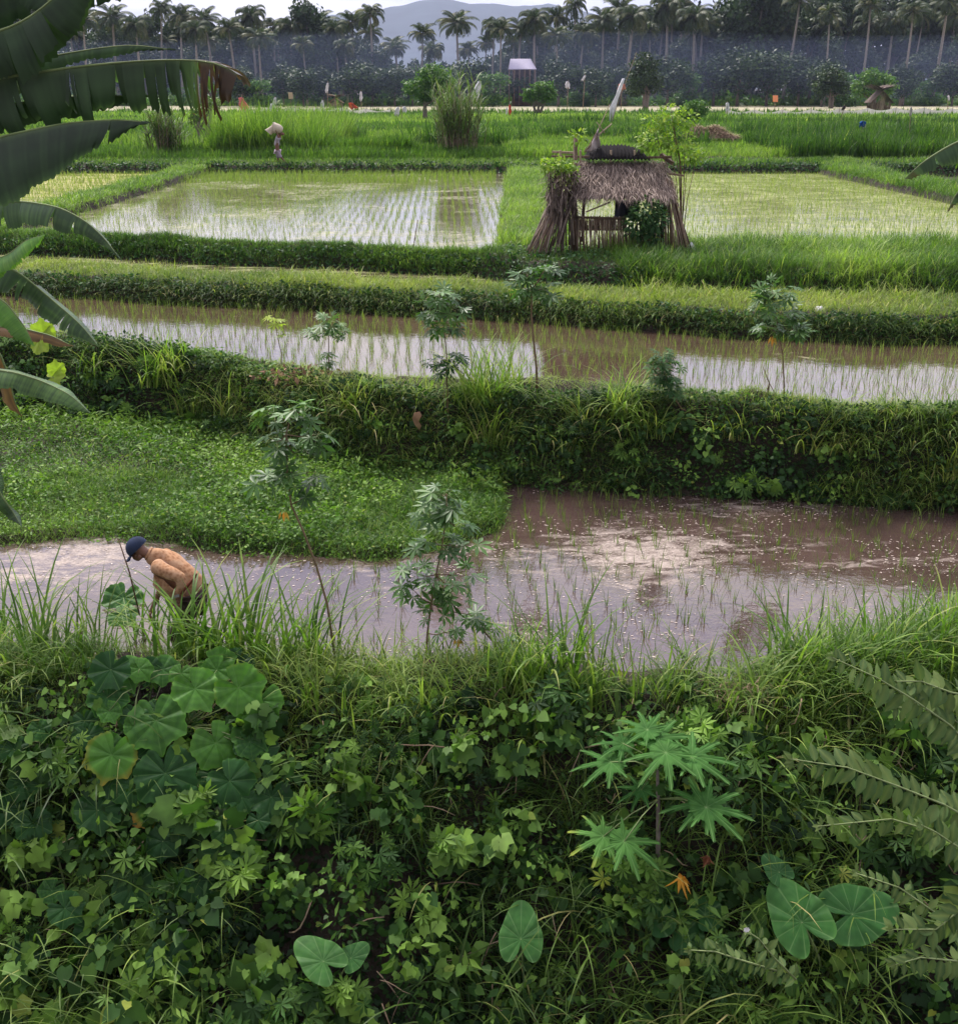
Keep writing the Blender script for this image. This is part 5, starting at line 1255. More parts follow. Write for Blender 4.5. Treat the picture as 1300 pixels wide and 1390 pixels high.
hand(nd, ed, wr, nd[wr][:3], (-.4, -.1, -1), (0, 1, 0), .6)
for sg in (-1, 1): limb([mp_(262, 812, sg*.10, .095), mp_(250, 838, sg*.12, .075), mp_(243, 858, sg*.12, .058), mp_(255, 882, sg*.13, .050), mp_(266, 903, sg*.13, .036), mp_(258, 912, sg*.14, .034), mp_(246, 914, sg*.15, .028)], 0)
skin('body', nd, ed, SKIN, man)
# ears and eyes
g = Geo()
for sg in (-1, 1):
    c = np.array(mp_(193, 752, sg*.078, 0)[:3]); th = np.linspace(0, 2*PI, 9)[:-1]
    V = [c+np.array([.020*math.cos(t), sg*.004, .030*math.sin(t)]) for t in th]+[c+np.array([0, sg*.022, 0])]; g.add(np.array(V), [(i, (i+1) % 8, 8) for i in range(8)])
g.build('ear', SKIN, man)
g = Geo()
for sg in (-1, 1):
    c = np.array(mp_(181, 752, sg*.032, 0)[:3]); tube(g, [c+[.006, 0, 0], c-[.006, 0, 0]], .009, 8)
g.build('eye', solid('eye_dark', (.02, .015, .015), .3, .5), man)
# shirt with sleeves
SH, nt_, out_ = mat('dusty_tan_batik_shirt')
v_ = mapping(nt_); vo = N(nt_, 'ShaderNodeTexVoronoi'); vo.inputs['Scale'].default_value = 34; nt_.links.new(v_, vo.inputs['Vector'])
c_ = mixc(nt_, ramp(nt_, [(.20, (0,)*3), (.75, (1,)*3)], vo.outputs['Distance']).outputs[0], (.27, .135, .07), (.45, .25, .14))
c_ = mixc(nt_, ramp(nt_, [(.45, (0,)*3), (.6, (.7,)*3)], noise(nt_, 9, 3, .6, v_)).outputs[0], c_, (.50, .32, .20))
b_s = N(nt_, 'ShaderNodeBsdfPrincipled', i_Roughness=.95); b_s.inputs['Specular IOR Level'].default_value = .05; nt_.links.new(c_, b_s.inputs['Base Color']); nt_.links.new(b_s.outputs[0], out_.inputs[0])
nd = [mp_(272, 806, 0, .15, .19), mp_(246, 784, 0, .145, .18), mp_(227, 769, 0, .13, .19), mp_(211, 757, 0, .105, .14), mp_(199, 751, 0, .072)]
ed = [(0, 1), (1, 2), (2, 3), (3, 4)]
limb([mp_(219, 761, .19, .082), mp_(220, 782, .25, .064), mp_(216, 800, .23, .055)], 2)
skin('shirt', nd, ed, SH, man, 3, .003)
nd = [mp_(214, 757, -.15, .085), mp_(226, 760, -.22, .080), mp_(240, 763, -.26, .072), mp_(256, 768, -.27, .064), mp_(256, 782, -.265, .056), mp_(253, 793, -.25, .052)]; ed = [(i, i+1) for i in range(5)]
skin('sleeve', nd, ed, SH, man, 3, .004)
nd = [mp_(205, 753, 0, .083, .09), mp_(199, 750, 0, .076, .08)]; ed = [(0, 1)]; skin('collar', nd, ed, SH, man, 3, .002)
g = Geo(); th = np.linspace(0, 2*PI, 21)   # loose front of the shirt hanging below the belly
A_ = [np.array(mp_(u, v, 0, 0)[:3]) for u, v in ((214, 768), (236, 786), (262, 806))]; rows = []
for q in np.linspace(0, 1, 8):
    rows.append([A_[0]*(1-t)*(1-t)+A_[1]*2*t*(1-t)+A_[2]*t*t+np.array([-.02*q, -.15+.02*math.sin(t*9+q*3), -.25*q*(.55+.45*t)]) for t in np.linspace(0, 1, 16)])
V = np.array(rows); grid(g, V[..., 0], V[..., 1], V[..., 2]); V = V+np.array([0, .30, 0]); grid(g, V[..., 0], V[..., 1], V[..., 2])
o = g.build('shirt_front', SH, man); md = o.modifiers.new('thickness', 'SOLIDIFY'); md.thickness = .008
nd = [mp_(260, 810, 0, .12, .14)]; ed = []
for sg in (-1, 1): limb([mp_(262, 816, sg*.10, .115), mp_(251, 838, sg*.12, .095), mp_(244, 858, sg*.12, .082), mp_(253, 876, sg*.13, .080)], 0)
skin('trousers', nd, ed, solid('dark_brown_trousers', (.045, .028, .025), .9), man, 3, .006)
# cap with brim
g = Geo(); c = np.array(mp_(186, 743, 0, 0)[:3]); f = np.array([-.75, 0, -.66]); up = np.array([-.66, 0, .75]); sd_ = np.array([0, 1., 0])
T_, P2_ = np.meshgrid(np.linspace(0, 2*PI, 33), np.linspace(0, PI/2+.12, 12)); r_ = .106
X3 = c[None, None]+up*0+(r_*np.cos(P2_)[..., None]*up*1.0+(r_*np.sin(P2_)*np.cos(T_))[..., None]*f*1.08+(r_*.95*np.sin(P2_)*np.sin(T_))[..., None]*sd_)
grid(g, X3[..., 0], X3[..., 1], X3[..., 2]); q = Geo(); a = np.linspace(-1.0, 1.0, 15); rows = []
for t in np.linspace(0, 1, 5):
    rows.append([c-up*.012+f*(r_*1.04*math.cos(b)+.085*t*math.cos(b*.9))+sd_*(r_*.95*math.sin(b))-up*.02*t*t+up*.014*(1-math.cos(b))*-1.5 for b in a])
V = np.array(rows); grid(q, V[..., 0], V[..., 1], V[..., 2])
capm = solid('dark_blue_cap', (.022, .032, .062), .85, .15, .25); cap = g.build('cap', capm, man); o = q.build('brim', capm, None); o.parent = cap; md = o.modifiers.new('thickness', 'SOLIDIFY'); md.thickness = .006
# tool tucked at his hip
g = Geo(); a = np.array(PY(246, 806, MY-.33)); b = np.array(PY(268, 779, MY-.30)); c0 = a.copy(); tube(g, [a-c0, (a+b)/2-c0, b-c0], [.013, .015, .013], 7); root = g.build('sickle', solid('red_brown_handle', (.14, .035, .02), .6)); root.location = c0
g = Geo(); V = []
for i, t in enumerate(np.linspace(0, 1, 10)):
    an = t*2.4; p = np.array([-.02-.09*math.sin(an), 0, -.02-.09*(1-math.cos(an))]); w = .016*(1-t*.8); V += [p+[0, .001, w], p-[0, .001, w]]
g.add(np.array(V), [(2*i, 2*i+1, 2*i+3, 2*i+2) for i in range(9)]); o = g.build('blade', solid('worn_steel', (.25, .24, .23), .4, .5), root)
tag(root, 'short sickle with red-brown handle held at the hip of the bent farmer', 'sickle')

# carrier on the far dike
CY = 53.3; CB = PY(381, 219, CY); CB[2] = float(H(CB[0], CB[1]))
car = thing('person', 'barefoot carrier in pale purple-grey clothes striding along the far dike under a load', 'person', CB)
ks = m_per_px(CB)
def cp(u, v, dy, r, r2=None):
    p = np.array([(u-381)*ks, dy, (217-v)*ks*1.03]); return (*p, r) if r2 is None else (*p, r, r2)
nd = [cp(377, 200, 0, .13), cp(377, 193, 0, .12), cp(378, 186, 0, .14), cp(381, 182.5, 0, .07), cp(384, 181, 0, .085), cp(386.5, 182, 0, .07), cp(388.5, 182.5, 0, .02)]
ed = [(0, 1), (1, 2), (2, 3), (3, 4), (4, 5), (5, 6)]
for sg in (-1, 1):
    w = limb([cp(378, 185, sg*.18, .055), cp(381, 189, sg*.24, .042), cp(381, 184, sg*.25, .035), cp(379, 180, sg*.22, .028)], 2)
    hand(nd, ed, w, nd[w][:3], (-.3, 0, 1), (0, 1, 0), .5)
limb([cp(378, 203, -.1, .09), cp(380, 208, -.1, .065), cp(384, 213, -.1, .045), cp(387, 216.3, -.1, .034), cp(389.5, 216.8, -.1, .03)], 0)
limb([cp(377, 203, .1, .09), cp(377, 209, .1, .065), cp(377, 213, .1, .045), cp(376.5, 216.4, .1, .034), cp(379, 217, .1, .03)], 0)
skin('body', nd, ed, SKIN, car)
nd = [cp(377, 198, 0, .17), cp(377, 193, 0, .15), cp(378, 187, 0, .17, .18), cp(379.5, 184, 0, .10)]; ed = [(0, 1), (1, 2), (2, 3)]
for sg in (-1, 1): limb([cp(378, 185.5, sg*.18, .085), cp(381, 189, sg*.25, .065), cp(381, 186, sg*.26, .055)], 2)
skin('shirt', nd, ed, solid('purple_grey_shirt', (.36, .31, .36), .9), car)
nd = [cp(377, 200, 0, .16, .18)]; ed = []
limb([cp(378, 204, -.09, .12), cp(380, 208.5, -.1, .09), cp(383, 212, -.1, .08)], 0); limb([cp(377, 204, .09, .12), cp(377, 209, .1, .09), cp(377, 213, .1, .085)], 0)
skin('sarong', nd, ed, solid('mauve_sarong', (.34, .27, .33), .9), car)
nd = [(0, 0, 0, .20, .17), (.16, 0, .05, .28, .24), (.36, 0, .02, .27, .23), (.52, 0, -.12, .20, .17), (-.12, 0, -.14, .13, .12)]; ed = [(0, 1), (1, 2), (2, 3), (0, 4)]
sk = skin('sack', nd, ed, solid('pale_woven_sack', (.50, .43, .34), .9, .1, .15), None); sk.location = (CB[0]-.36, CB[1]-.02, CB[2]+(217-175.5)*ks*1.03)
tag(sk, 'bulging pale woven sack carried across the shoulders of the far carrier', 'sack')
# ------------------------------------------------------------------ cassava saplings
def cassava(label, u, vb, Y, top, crowns, n, ls, seed, extra=(), lean=None, mm='cass', tone=.5, leafdrop=.25, branchy=True, name='cassava_plant', orange=None, thick=.012):
    """stem from the ground at (u,vb) up through top=[(u,v)..]; crowns (u,v,ru,rv) in photo px at depth Y"""
    r = np.random.default_rng(seed); b = PY(u, vb, Y); b[2] = float(H(b[0], b[1])); s = m_per_px(PY(u, (vb+top[-1][1])/2, Y)); T = thing(name, label, 'plant', b)
    g = Geo(); pts = [np.array([0, 0, -.05])]+[PY(a, c, Y)-b for a, c in top]; tube(g, pts, np.linspace(thick, thick*.45, len(pts)), 6, .6)
    tops = np.array([PY(a, c, Y)-b for a, c in top])
    q = Geo(); lg = Geo(); tot = sum(c[2]*c[3] for c in crowns)
    for cu, cv, ru, rv in crowns:
        c = PY(cu, cv, Y)-b; m = max(3, int(n*ru*rv/tot)); core = tops[np.argmin(np.linalg.norm(tops-c, axis=1))]
        if branchy: tube(g, [core, (core+c)/2+[0, 0, -.02], c], [thick*.5, thick*.4, thick*.25], 5, .5)
        d = r.normal(size=(m, 3)); d /= np.linalg.norm(d, axis=1, keepdims=True); p = c+d*np.array([ru*s, ru*s*.9, rv*s])*(r.uniform(.35, 1.0, m)**.6)[:, None]
        for i in range(m): tube(q, [c+(p[i]-c)*.1, (c+p[i])/2+[0, 0, .02], p[i]], .0022, 3, r.uniform(.2, 1), cap=False)
        dd = d*np.array([1, 1, .5])+r.normal(0, .25, (m, 3)); dd[:, 2] -= leafdrop
        nn = np.array([0, -.25, 1.])+d*.45+r.normal(0, .25, (m, 3))
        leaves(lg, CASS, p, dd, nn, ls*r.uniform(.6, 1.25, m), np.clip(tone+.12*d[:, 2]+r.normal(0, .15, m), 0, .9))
    for eu, ev, sz in ([orange] if orange else []):
        pp_ = PY(eu, ev, Y-.05)-b; leaves(lg, LANCE, [pp_+[.01*q_, 0, sz*.4] for q_ in (-2, 0, 2, 1)], [[.35*q_, -.2, -1] for q_ in (-1, 0, 1, .5)], [[0, -1, .2+.2*q_] for q_ in (0, 1, 2, 1)], [sz*.8, sz, sz*.9, sz*.7], [.98, 1.0, .96, .95])
    g.build('stem', M['stem'], T); q.build('leaf_stalks', M['greenstem'], T); lg.build('leaves', M[mm], T); return T
cassava('tall cassava sapling with a long bare curved stem before the green weedy patch', 455, 868, 9.25, [(444, 820), (430, 770), (412, 722), (395, 685), (390, 640), (388, 590), (398, 555)],
        [(372, 565, 26, 16), (412, 560, 26, 18), (430, 590, 20, 20), (375, 600, 22, 16), (398, 615, 30, 20), (362, 655, 24, 14), (398, 650, 26, 18), (428, 640, 16, 18), (418, 668, 14, 10)], 74, .155, 71, orange=(385, 700, .10), leafdrop=.4)
cassava('leafy cassava sapling overhanging the muddy water in front of the green patch tip', 578, 902, 9.3, [(580, 860), (585, 820), (592, 780), (600, 740), (606, 700), (606, 670)],
        [(600, 672, 26, 16), (625, 690, 22, 16), (585, 700, 26, 18), (618, 715, 22, 14), (590, 735, 30, 20), (568, 780, 26, 16), (598, 790, 26, 18), (632, 775, 22, 12), (560, 800, 18, 14), (622, 805, 22, 16), (588, 830, 20, 14), (640, 835, 18, 12), (606, 858, 18, 14), (640, 740, 14, 10)], 96, .15, 72, orange=(622, 872, .10), leafdrop=.3)
cassava('dark cassava branch leaning in from the right under the leafy sapling', 684, 892, 9.3, [(670, 872), (655, 855), (640, 842)], [(650, 838, 16, 12), (668, 850, 10, 10), (690, 868, 8, 9)], 12, .12, 73)
cassava('grey-green cassava sapling standing on the second bank before a dark leaf cluster', 606, 545, 15.7, [(606, 520), (606, 480), (602, 440), (600, 405)],
        [(595, 402, 24, 12), (615, 418, 18, 12), (585, 425, 18, 12), (600, 440, 30, 12), (618, 440, 14, 10), (575, 408, 12, 8)], 60, .17, 74)
cassava('low dark sparse cassava shoot in the grass below the grey-green sapling', 608, 540, 15.5, [(607, 515), (606, 492)], [(590, 490, 16, 8), (618, 488, 16, 10), (606, 502, 22, 10)], 26, .15, 75, mm='shrub', tone=.2)
cassava('slender cassava sapling with straight pale stem and umbrella crown before the shelter', 729, 550, 15.6, [(728, 500), (724, 460), (721, 425), (722, 392)],
        [(715, 372, 22, 10), (738, 368, 20, 12), (710, 390, 20, 12), (735, 392, 24, 14), (725, 402, 26, 10)], 58, .18, 76, tone=.4, thick=.022)
cassava('bushy cassava with an orange dead leaf standing over the pale water at the right', 1062, 562, 15.1, [(1064, 520), (1062, 480), (1056, 450), (1052, 420)],
        [(1048, 392, 18, 14), (1068, 400, 18, 14), (1038, 415, 20, 14), (1062, 425, 26, 18), (1045, 445, 20, 12), (1075, 448, 20, 14), (1035, 400, 10, 10), (1088, 452, 10, 8)], 84, .16, 77, orange=(1048, 462, .15), tone=.45)
cassava('small crooked side shoot with bare twigs beside the orange-leafed cassava', 1040, 552, 15.1, [(1044, 520), (1036, 500)], [(1060, 545, 22, 10), (1036, 540, 16, 8)], 18, .12, 78)
cassava('compact dark green cassava bush leaning over the second bank edge', 940, 575, 14.9, [(925, 555), (912, 535), (902, 510), (898, 490)],
        [(898, 482, 18, 12), (892, 498, 18, 14), (908, 505, 18, 16), (900, 520, 20, 14), (915, 530, 10, 12)], 78, .13, 79, mm='shrub', tone=.55)
cassava('light green feathery cassava seedling at the edge of the pale water on the left', 448, 515, 16.9, [(446, 495), (446, 465), (447, 440)], [(448, 436, 22, 10), (440, 450, 20, 12), (460, 452, 12, 10), (446, 485, 10, 14)], 48, .15, 80, tone=.62)
cassava('thin upright shoot with few pale yellow-green leaves near the brown leaf litter', 382, 512, 17.2, [(382, 480), (376, 455), (374, 432)], [(373, 440, 10, 9), (386, 452, 5, 5), (368, 432, 5, 4)], 9, .13, 81, tone=.8, mm='sapling', thick=.008)
cassava('small low cassava plant with reddish stems on the face of the third bank', 1138, 470, 20.3, [(1136, 458)], [(1136, 458, 14, 8), (1150, 462, 10, 6), (1125, 460, 8, 5)], 20, .16, 82)
cassava('pale-leaved cassava sprig hanging on the second bank face right of centre', 1112, 600, 14.5, [(1108, 592)], [(1112, 590, 16, 10), (1125, 600, 12, 8)], 18, .12, 83, tone=.7)
cassava('silvery cassava sprig on the second bank below the straight pale stem', 745, 560, 15.4, [(742, 550)], [(742, 548, 16, 7)], 10, .13, 84, tone=.75)
cassava('drooping cassava shoot growing at the left of the tall curved sapling', 372, 560, 17.0, [(372, 530), (380, 505)], [(365, 540, 18, 14), (395, 528, 18, 12), (420, 540, 16, 14)], 34, .16, 85, tone=.5)

# ------------------------------------------------------------------ grass tussocks (each a thing)
def tussock(label, u, v, Y, hpx, n, seed, w=.02, spread=.10, mm='grass', lo=.35, hi=.85, tilt=(.05, .7), curl=(.7, 2.0), name='grass_tussock', off=0.0, group=None, dry=.05):
    r = np.random.default_rng(seed); b = PY(u, v, Y) if Y else hit(u, v, 0); b[2] = float(H(b[0], b[1]))+off; s = m_per_px(b); g = Geo(); L = hpx*s*r.uniform(.55, 1.25, n)
    t = r.uniform(lo, hi, n); t[r.random(n) < dry] = .95
    blades(g, np.stack([r.normal(0, spread, n), r.normal(0, spread*.6, n), np.full(n, -.03)], 1), r.uniform(0, 2*PI, n), r.uniform(tilt[0], tilt[1], n), L, w*r.uniform(.6, 1.3, n), r.uniform(curl[0], curl[1], n), 6, t, tip=.12)
    o = g.build(name, M[mm]); o.location = b; return tag(o, label, 'grass', group)
# second bank
TS = [(215, 520, 'bright tall tussock near the left end of the second bank beside the banana leaves', 90, 60, .03, 'lush'), (240, 500, 'slender tussock at the rim of the second bank against the water', 70, 40, .025, 'lush'),
      (265, 555, 'arching tussock low on the second bank above the weedy patch', 70, 40, .022, 'grass'), (130, 505, 'bright green blades rising behind the curled banana leaf tip', 60, 34, .026, 'lush'),
      (480, 560, 'wide arching tussock left of the pinkish dead leaf', 85, 60, .022, 'grass'), (505, 590, 'drooping pale tussock below and left of the dead leaf', 70, 34, .02, 'grass'),
      (655, 545, 'largest lush tussock at the centre of the second bank', 105, 95, .026, 'lush'), (690, 525, 'dark-tipped tussock standing up against the pale water', 80, 40, .024, 'lush'), (672, 600, 'hanging tussock under the largest lush one', 80, 46, .024, 'grass'),
      (800, 580, 'pale drooping tussock right of the bare soil gap', 80, 44, .022, 'grass'), (775, 610, 'low pale arching tussock just over the near water', 60, 30, .022, 'grass'), (845, 560, 'dense lush tussock left of the compact dark bush', 85, 66, .024, 'lush'), (885, 590, 'broad tussock below the compact dark bush', 75, 50, .022, 'lush'),
      (990, 590, 'thin tussock on the dark leafy part of the second bank', 60, 26, .022, 'grass'), (1095, 610, 'spidery pale tussock with few long arching blades', 75, 20, .026, 'yellowgrass'), (1150, 610, 'small pale arching tussock right of the spidery one', 50, 16, .024, 'yellowgrass'), (1120, 655, 'low spiky tussock at the foot of the bank by the water', 45, 22, .02, 'lush'), (1290, 640, 'pale tussock at the far right foot of the second bank', 60, 30, .024, 'yellowgrass'),
      (1060, 560, 'wispy dark tussock at the rim below the orange-leafed cassava', 50, 26, .018, 'grass'), (1225, 560, 'short bright tuft on the rim near the right edge', 35, 26, .016, 'lush'), (580, 530, 'upright tuft on the rim beside the grey-green sapling', 45, 30, .016, 'lush'), (320, 560, 'tall pale tussock left of the long-stemmed sapling', 75, 34, .022, 'grass')]
for i, (u, v, lab, hp, n, w, mm) in enumerate(TS): tussock(lab, u, v, None, hp, int(n*1.9), 200+i, w*.95, .15, mm, lo=.45, hi=1.0, group='grass tussocks on the second bank')
# near bank tussocks (foot px, on the crest)
NB = [(20, 880, 'coarse dark tussock at the left edge of the near bank', 120, 26, .03, 'lush'), (65, 890, 'long-bladed tussock left of the red earth on the near bank', 125, 26, .028, 'lush'), (120, 880, 'arching tussock with dark tips beside the red earth', 100, 18, .024, 'grass'),
      (205, 872, 'stiff tussock directly in front of the bent farmer legs', 95, 26, .03, 'lush'), (250, 885, 'broad-bladed tussock rising across the farmer trousers', 115, 26, .036, 'lush'), (300, 885, 'tall broad-bladed tussock right of the farmer', 125, 30, .038, 'lush'), (345, 890, 'pale-ribbed tussock left of the curved stem foot', 120, 24, .034, 'lush'),
      (385, 895, 'upright tussock just left of the curved stem foot', 110, 24, .03, 'lush'), (425, 890, 'tussock at the foot of the tall curved sapling', 105, 24, .028, 'lush'), (520, 905, 'small tuft left of the dark earth clods', 55, 30, .02, 'grass'), (620, 960, 'leaning tussock below the dark earth clods', 70, 30, .022, 'grass'),
      (700, 925, 'lush tussock right of the earth clods', 85, 40, .026, 'lush'), (760, 915, 'tallest tussock in the middle crest with one long blade', 115, 34, .03, 'lush'), (790, 950, 'spreading tussock behind the papaya top', 90, 36, .028, 'grass'), (835, 925, 'thin wiry tussock above the papaya top', 70, 26, .02, 'grass'),
      (905, 935, 'short pale tuft left of the straw nest', 60, 28, .02, 'grass'), (1075, 915, 'dark spiky tussock standing against the water right of the straw nest', 100, 30, .03, 'lush'), (1135, 915, 'tall upright tussock left of the compound-leaf branches', 100, 28, .03, 'lush'),
      (1185, 900, 'dense tussock among the uppermost branch tips', 95, 34, .026, 'lush'), (1245, 890, 'wide tussock near the right edge of the near bank', 90, 50, .026, 'lush'), (1290, 880, 'dark lush tussock at the right edge corner', 90, 50, .026, 'lush'),
      (1000, 985, 'pale arching tussock below the straw nest', 75, 26, .024, 'grass'), (1060, 1000, 'leaning tussock between papaya and the branches', 75, 26, .024, 'grass'), (1085, 1110, 'long pale-bladed clump hanging above the large taro leaf', 100, 14, .034, 'grass'), (420, 950, 'drooping tussock right of the broad heart leaves', 90, 24, .024, 'grass'), (480, 985, 'long-bladed tussock hanging down the bank centre left', 80, 22, .022, 'grass'),
      (560, 960, 'arching tuft in the middle of the near bank face', 65, 24, .02, 'grass'), (720, 1010, 'long hanging tussock in the middle of the near bank face', 110, 20, .024, 'grass'), (690, 980, 'fine arching tussock left of the long hanging one', 70, 24, .02, 'grass')]
for i, (u, v, lab, hp, n, w, mm) in enumerate(NB): tussock(lab, u, v+8, None, hp*1.3, int(n*1.6), 300+i, w, .14, mm, tilt=(.03, .5), curl=(.4, 1.7), lo=.2, hi=.8, group='grass tussocks on the near bank')

# ------------------------------------------------------------------ broad-leaved plants on the near bank face
def rooted(name, label, cat, u, v): b = hit(u, v, 0); b[2] = float(H(b[0], b[1])); return thing(name, label, cat, b), b
def big_leaf(T, b, core, u, v, rpx, ang, tilt, tint, tmpl, mm, off, stalk=.006, lab=None, yaw=0.0):
    """blade facing the camera: ang = direction of the tip on the picture (deg, 0 right, -90 down)"""
    p = hit(u, v, off); s = m_per_px(p); a = math.radians(ang); d = np.array([math.cos(a), 0, math.sin(a)]); cam_ = np.array([0, 0, CAMZ])-p; cam_ /= np.linalg.norm(cam_)
    n = (cam_*.75 if mm != 'papaya' else cam_*.22)+np.array([math.sin(yaw)*.7, 0, tilt]); n /= np.linalg.norm(n); d = d-n*np.dot(d, n); d /= np.linalg.norm(d); q = p-d*rpx*s*.28
    g = Geo(); R = frames(d[None], n[None])[0]; V = (R @ (np.asarray(tmpl[0])*rpx*s*1.18).T).T
    rr_ = np.linalg.norm(np.asarray(tmpl[0])[:, :2], axis=1); nth_ = {HERO[0][0].shape[0]: 120, TARO[0].shape[0]: 120}.get(len(V), 0)
    tt = np.full(len(V), tint)+.05*np.sin(rr_*30)*(rr_ > .1)
    if nth_: tt[-nth_:] += .22; tt[-2*nth_:-nth_] += .06
    tt = np.clip(tt, 0, .86)
    if tint > .86:       # yellowing from the tip inward
        rr = np.linalg.norm(np.asarray(tmpl[0])[:, :2], axis=1); tt = np.clip(.70+(tint-.66)*np.clip((rr-.15)*1.3, 0, 1), 0, 1)
    g.add(V, tmpl[1], tt, tmpl[2]); o = g.build('leaf', M[mm], T); o.location = q-b
    if lab: o['label'] = lab
    g = Geo(); c = core-b; e = q-b; mid = (c+e)/2+np.array([0, -.03, .06]); tube(g, [c, mid, e], [stalk, stalk*.8, stalk*.6], 5, .6); g.build('leaf_stalk', M['greenstem'], T)
T, b = rooted('broadleaf_vine', 'large vine with big lobed heart-shaped leaves hanging over the near bank', 'plant', 250, 1060)
core = [hit(250, 985, .25), hit(250, 1060, .2), hit(290, 1150, .2), hit(60, 1050, .2), hit(190, 1175, .15), hit(90, 1210, .15), hit(190, 930, .25)]
for ci, pts in enumerate(((250, 905, 230, 985, 245, 1060, 290, 1160, 300, 1230), (235, 960, 160, 985, 80, 1000, 20, 1010), (240, 1080, 190, 1130, 185, 1175), (60, 1050, 70, 1130, 90, 1210))):
    g = Geo(); tube(g, [hit(pts[i], pts[i+1], .12)-b for i in range(0, len(pts), 2)], .009, 6, .5); g.build('stem', M['greenstem'], T)
BL = [(213, 990, 41, -85, .45, .70), (270, 943, 32, -75, .5, .80), (298, 1018, 34, -70, .3, .78), (226, 1063, 42, -80, .2, .42), (332, 940, 34, -55, .2, .82), (318, 1068, 32, -60, .2, .45), (185, 1068, 30, -110, .1, .30), (252, 1106, 32, -60, .1, .33), (205, 1108, 25, -95, .1, 1.0),
      (148, 1035, 34, -115, .3, .90), (20, 1022, 20, -90, .5, .45), (34, 1070, 22, -80, .4, .42), (46, 1125, 24, -90, .3, .38), (10, 1105, 22, -120, .2, .25), (184, 1212, 28, -70, .3, .35), (94, 1238, 24, -60, .3, .45), (66, 1214, 18, -120, .3, .6), (193, 912, 18, -80, .6, .78), (226, 912, 22, -40, .6, .65), (300, 905, 26, -50, .7, .8),
      (300, 1168, 26, -90, .3, .42), (262, 1205, 26, -100, .2, .3), (310, 1130, 20, -60, .4, .55), (345, 1010, 22, -40, .4, .6), (410, 890, 16, -70, .5, .7), (150, 970, 16, -80, .5, .72), (116, 985, 18, -90, .4, .4), (352, 1118, 16, -60, .3, .35), (165, 818, 26, -100, .9, .60), (170, 838, 20, -60, .9, .62), (55, 995, 16, -85, .4, .6), (255, 885, 20, -20, .9, .6), (290, 1238, 22, -80, .2, .4), (220, 1150, 24, -80, .1, .25), (130, 1270, 26, -80, .2, .3), (230, 1310, 30, -90, .2, .3), (40, 1300, 26, -80, .2, .3)]
BL += [(rng.uniform(120, 370), rng.uniform(880, 1130), rng.uniform(15, 30), rng.uniform(-120, -50), rng.uniform(.2, .7), rng.uniform(.25, .8)) for _ in range(34)]
for i, (u, v, rp, an, ti, tn) in enumerate(BL):
    p = hit(u, v, .25); c = min(core, key=lambda q: np.linalg.norm(q-p))
    big_leaf(T, b, c, u, v, rp*1.1, an+rng.uniform(-12, 12), ti, tn-.06*(tn < .86), HERO[i % 3], 'hero', .34+.10*(rp > 30)+(.05 if i % 2 else 0), .005, 'yellowing leaf' if tn > .86 else None, rng.uniform(-.4, .4))
# taro
T, b = rooted('taro_plant', 'taro with two large shield leaves at the bottom right of the near bank', 'plant', 1120, 1300)
c = hit(1120, 1330, .1)
big_leaf(T, b, c, 1078, 1238, 58, 125, .25, .55, TARO, 'taro', .62, .010, None, -.3); big_leaf(T, b, c, 1172, 1238, 60, 20, .35, .5, TARO, 'taro', .6, .010, None, .4); big_leaf(T, b, c, 1052, 1178, 26, 110, .5, .3, TARO, 'taro', .45, .008, None, .2)
T, b = rooted('taro_plant', 'single upright taro leaf in the dark bottom centre', 'plant', 708, 1320)
big_leaf(T, b, hit(710, 1330, .1), 707, 1262, 44, 90, .25, .6, TARO, 'taro', .5, .008)
T, b = rooted('taro_plant', 'low taro with broad leaves cut by the lower frame edge left of centre', 'plant', 450, 1345)
big_leaf(T, b, hit(455, 1350, .1), 430, 1298, 42, 120, .5, .65, TARO, 'taro', .5, .008); big_leaf(T, b, hit(455, 1350, .1), 482, 1296, 26, 60, .5, .55, TARO, 'taro', .45, .007)
T, b = rooted('round_leaf_plant', 'low plant with three round dull leaves left of the large taro', 'plant', 930, 1300)
for u, v, r_ in ((897, 1246, 24), (934, 1270, 26), (962, 1238, 24)): big_leaf(T, b, hit(930, 1310, .1), u, v, r_, rng.uniform(-100, 60), .4, .35, RNDL, 'taro', .3, .006)
# papaya
def papaya(label, u, vb, Yoff, stem, lv, dead):
    T, b = rooted('papaya_plant', label, 'plant', u, vb); g = Geo(); P_ = [np.array([0, 0, -.05])]+[hit(a, c, o)-b for a, c, o in stem]
    tube(g, P_, np.linspace(.022, .012, len(P_)), 7, .5); g.build('trunk', M['bark'], T); top = P_[-1]+b
    for i, (a, c, r_, an, ti, tn, off) in enumerate(lv): big_leaf(T, b, top if c < 1090 else P_[-2]+b, a, c, r_, an, ti, tn, PAPA, 'papaya', off, .006, 'yellow leaf' if tn > .86 else None, rng.uniform(-.2, .2))
    for a, c, sz, off in dead:
        p = hit(a, c, off); g = Geo(); n = 14; blades(g, np.stack([rng.normal(0, .015, n), rng.normal(0, .015, n), np.zeros(n)], 1), rng.uniform(0, 6.28, n), rng.uniform(2.4, 3.1, n), sz*rng.uniform(.6, 1.1, n), .035, rng.uniform(-.6, .3, n), 4, rng.uniform(.6, 1, n))
        o = g.build('dead_leaf', solid('orange_dead_leaf', (.62, .30, .04) if sz > .12 else (.22, .09, .05), .8, .1, .4, transl=.2), T); o.location = p-b; o['label'] = 'withered hanging leaf'
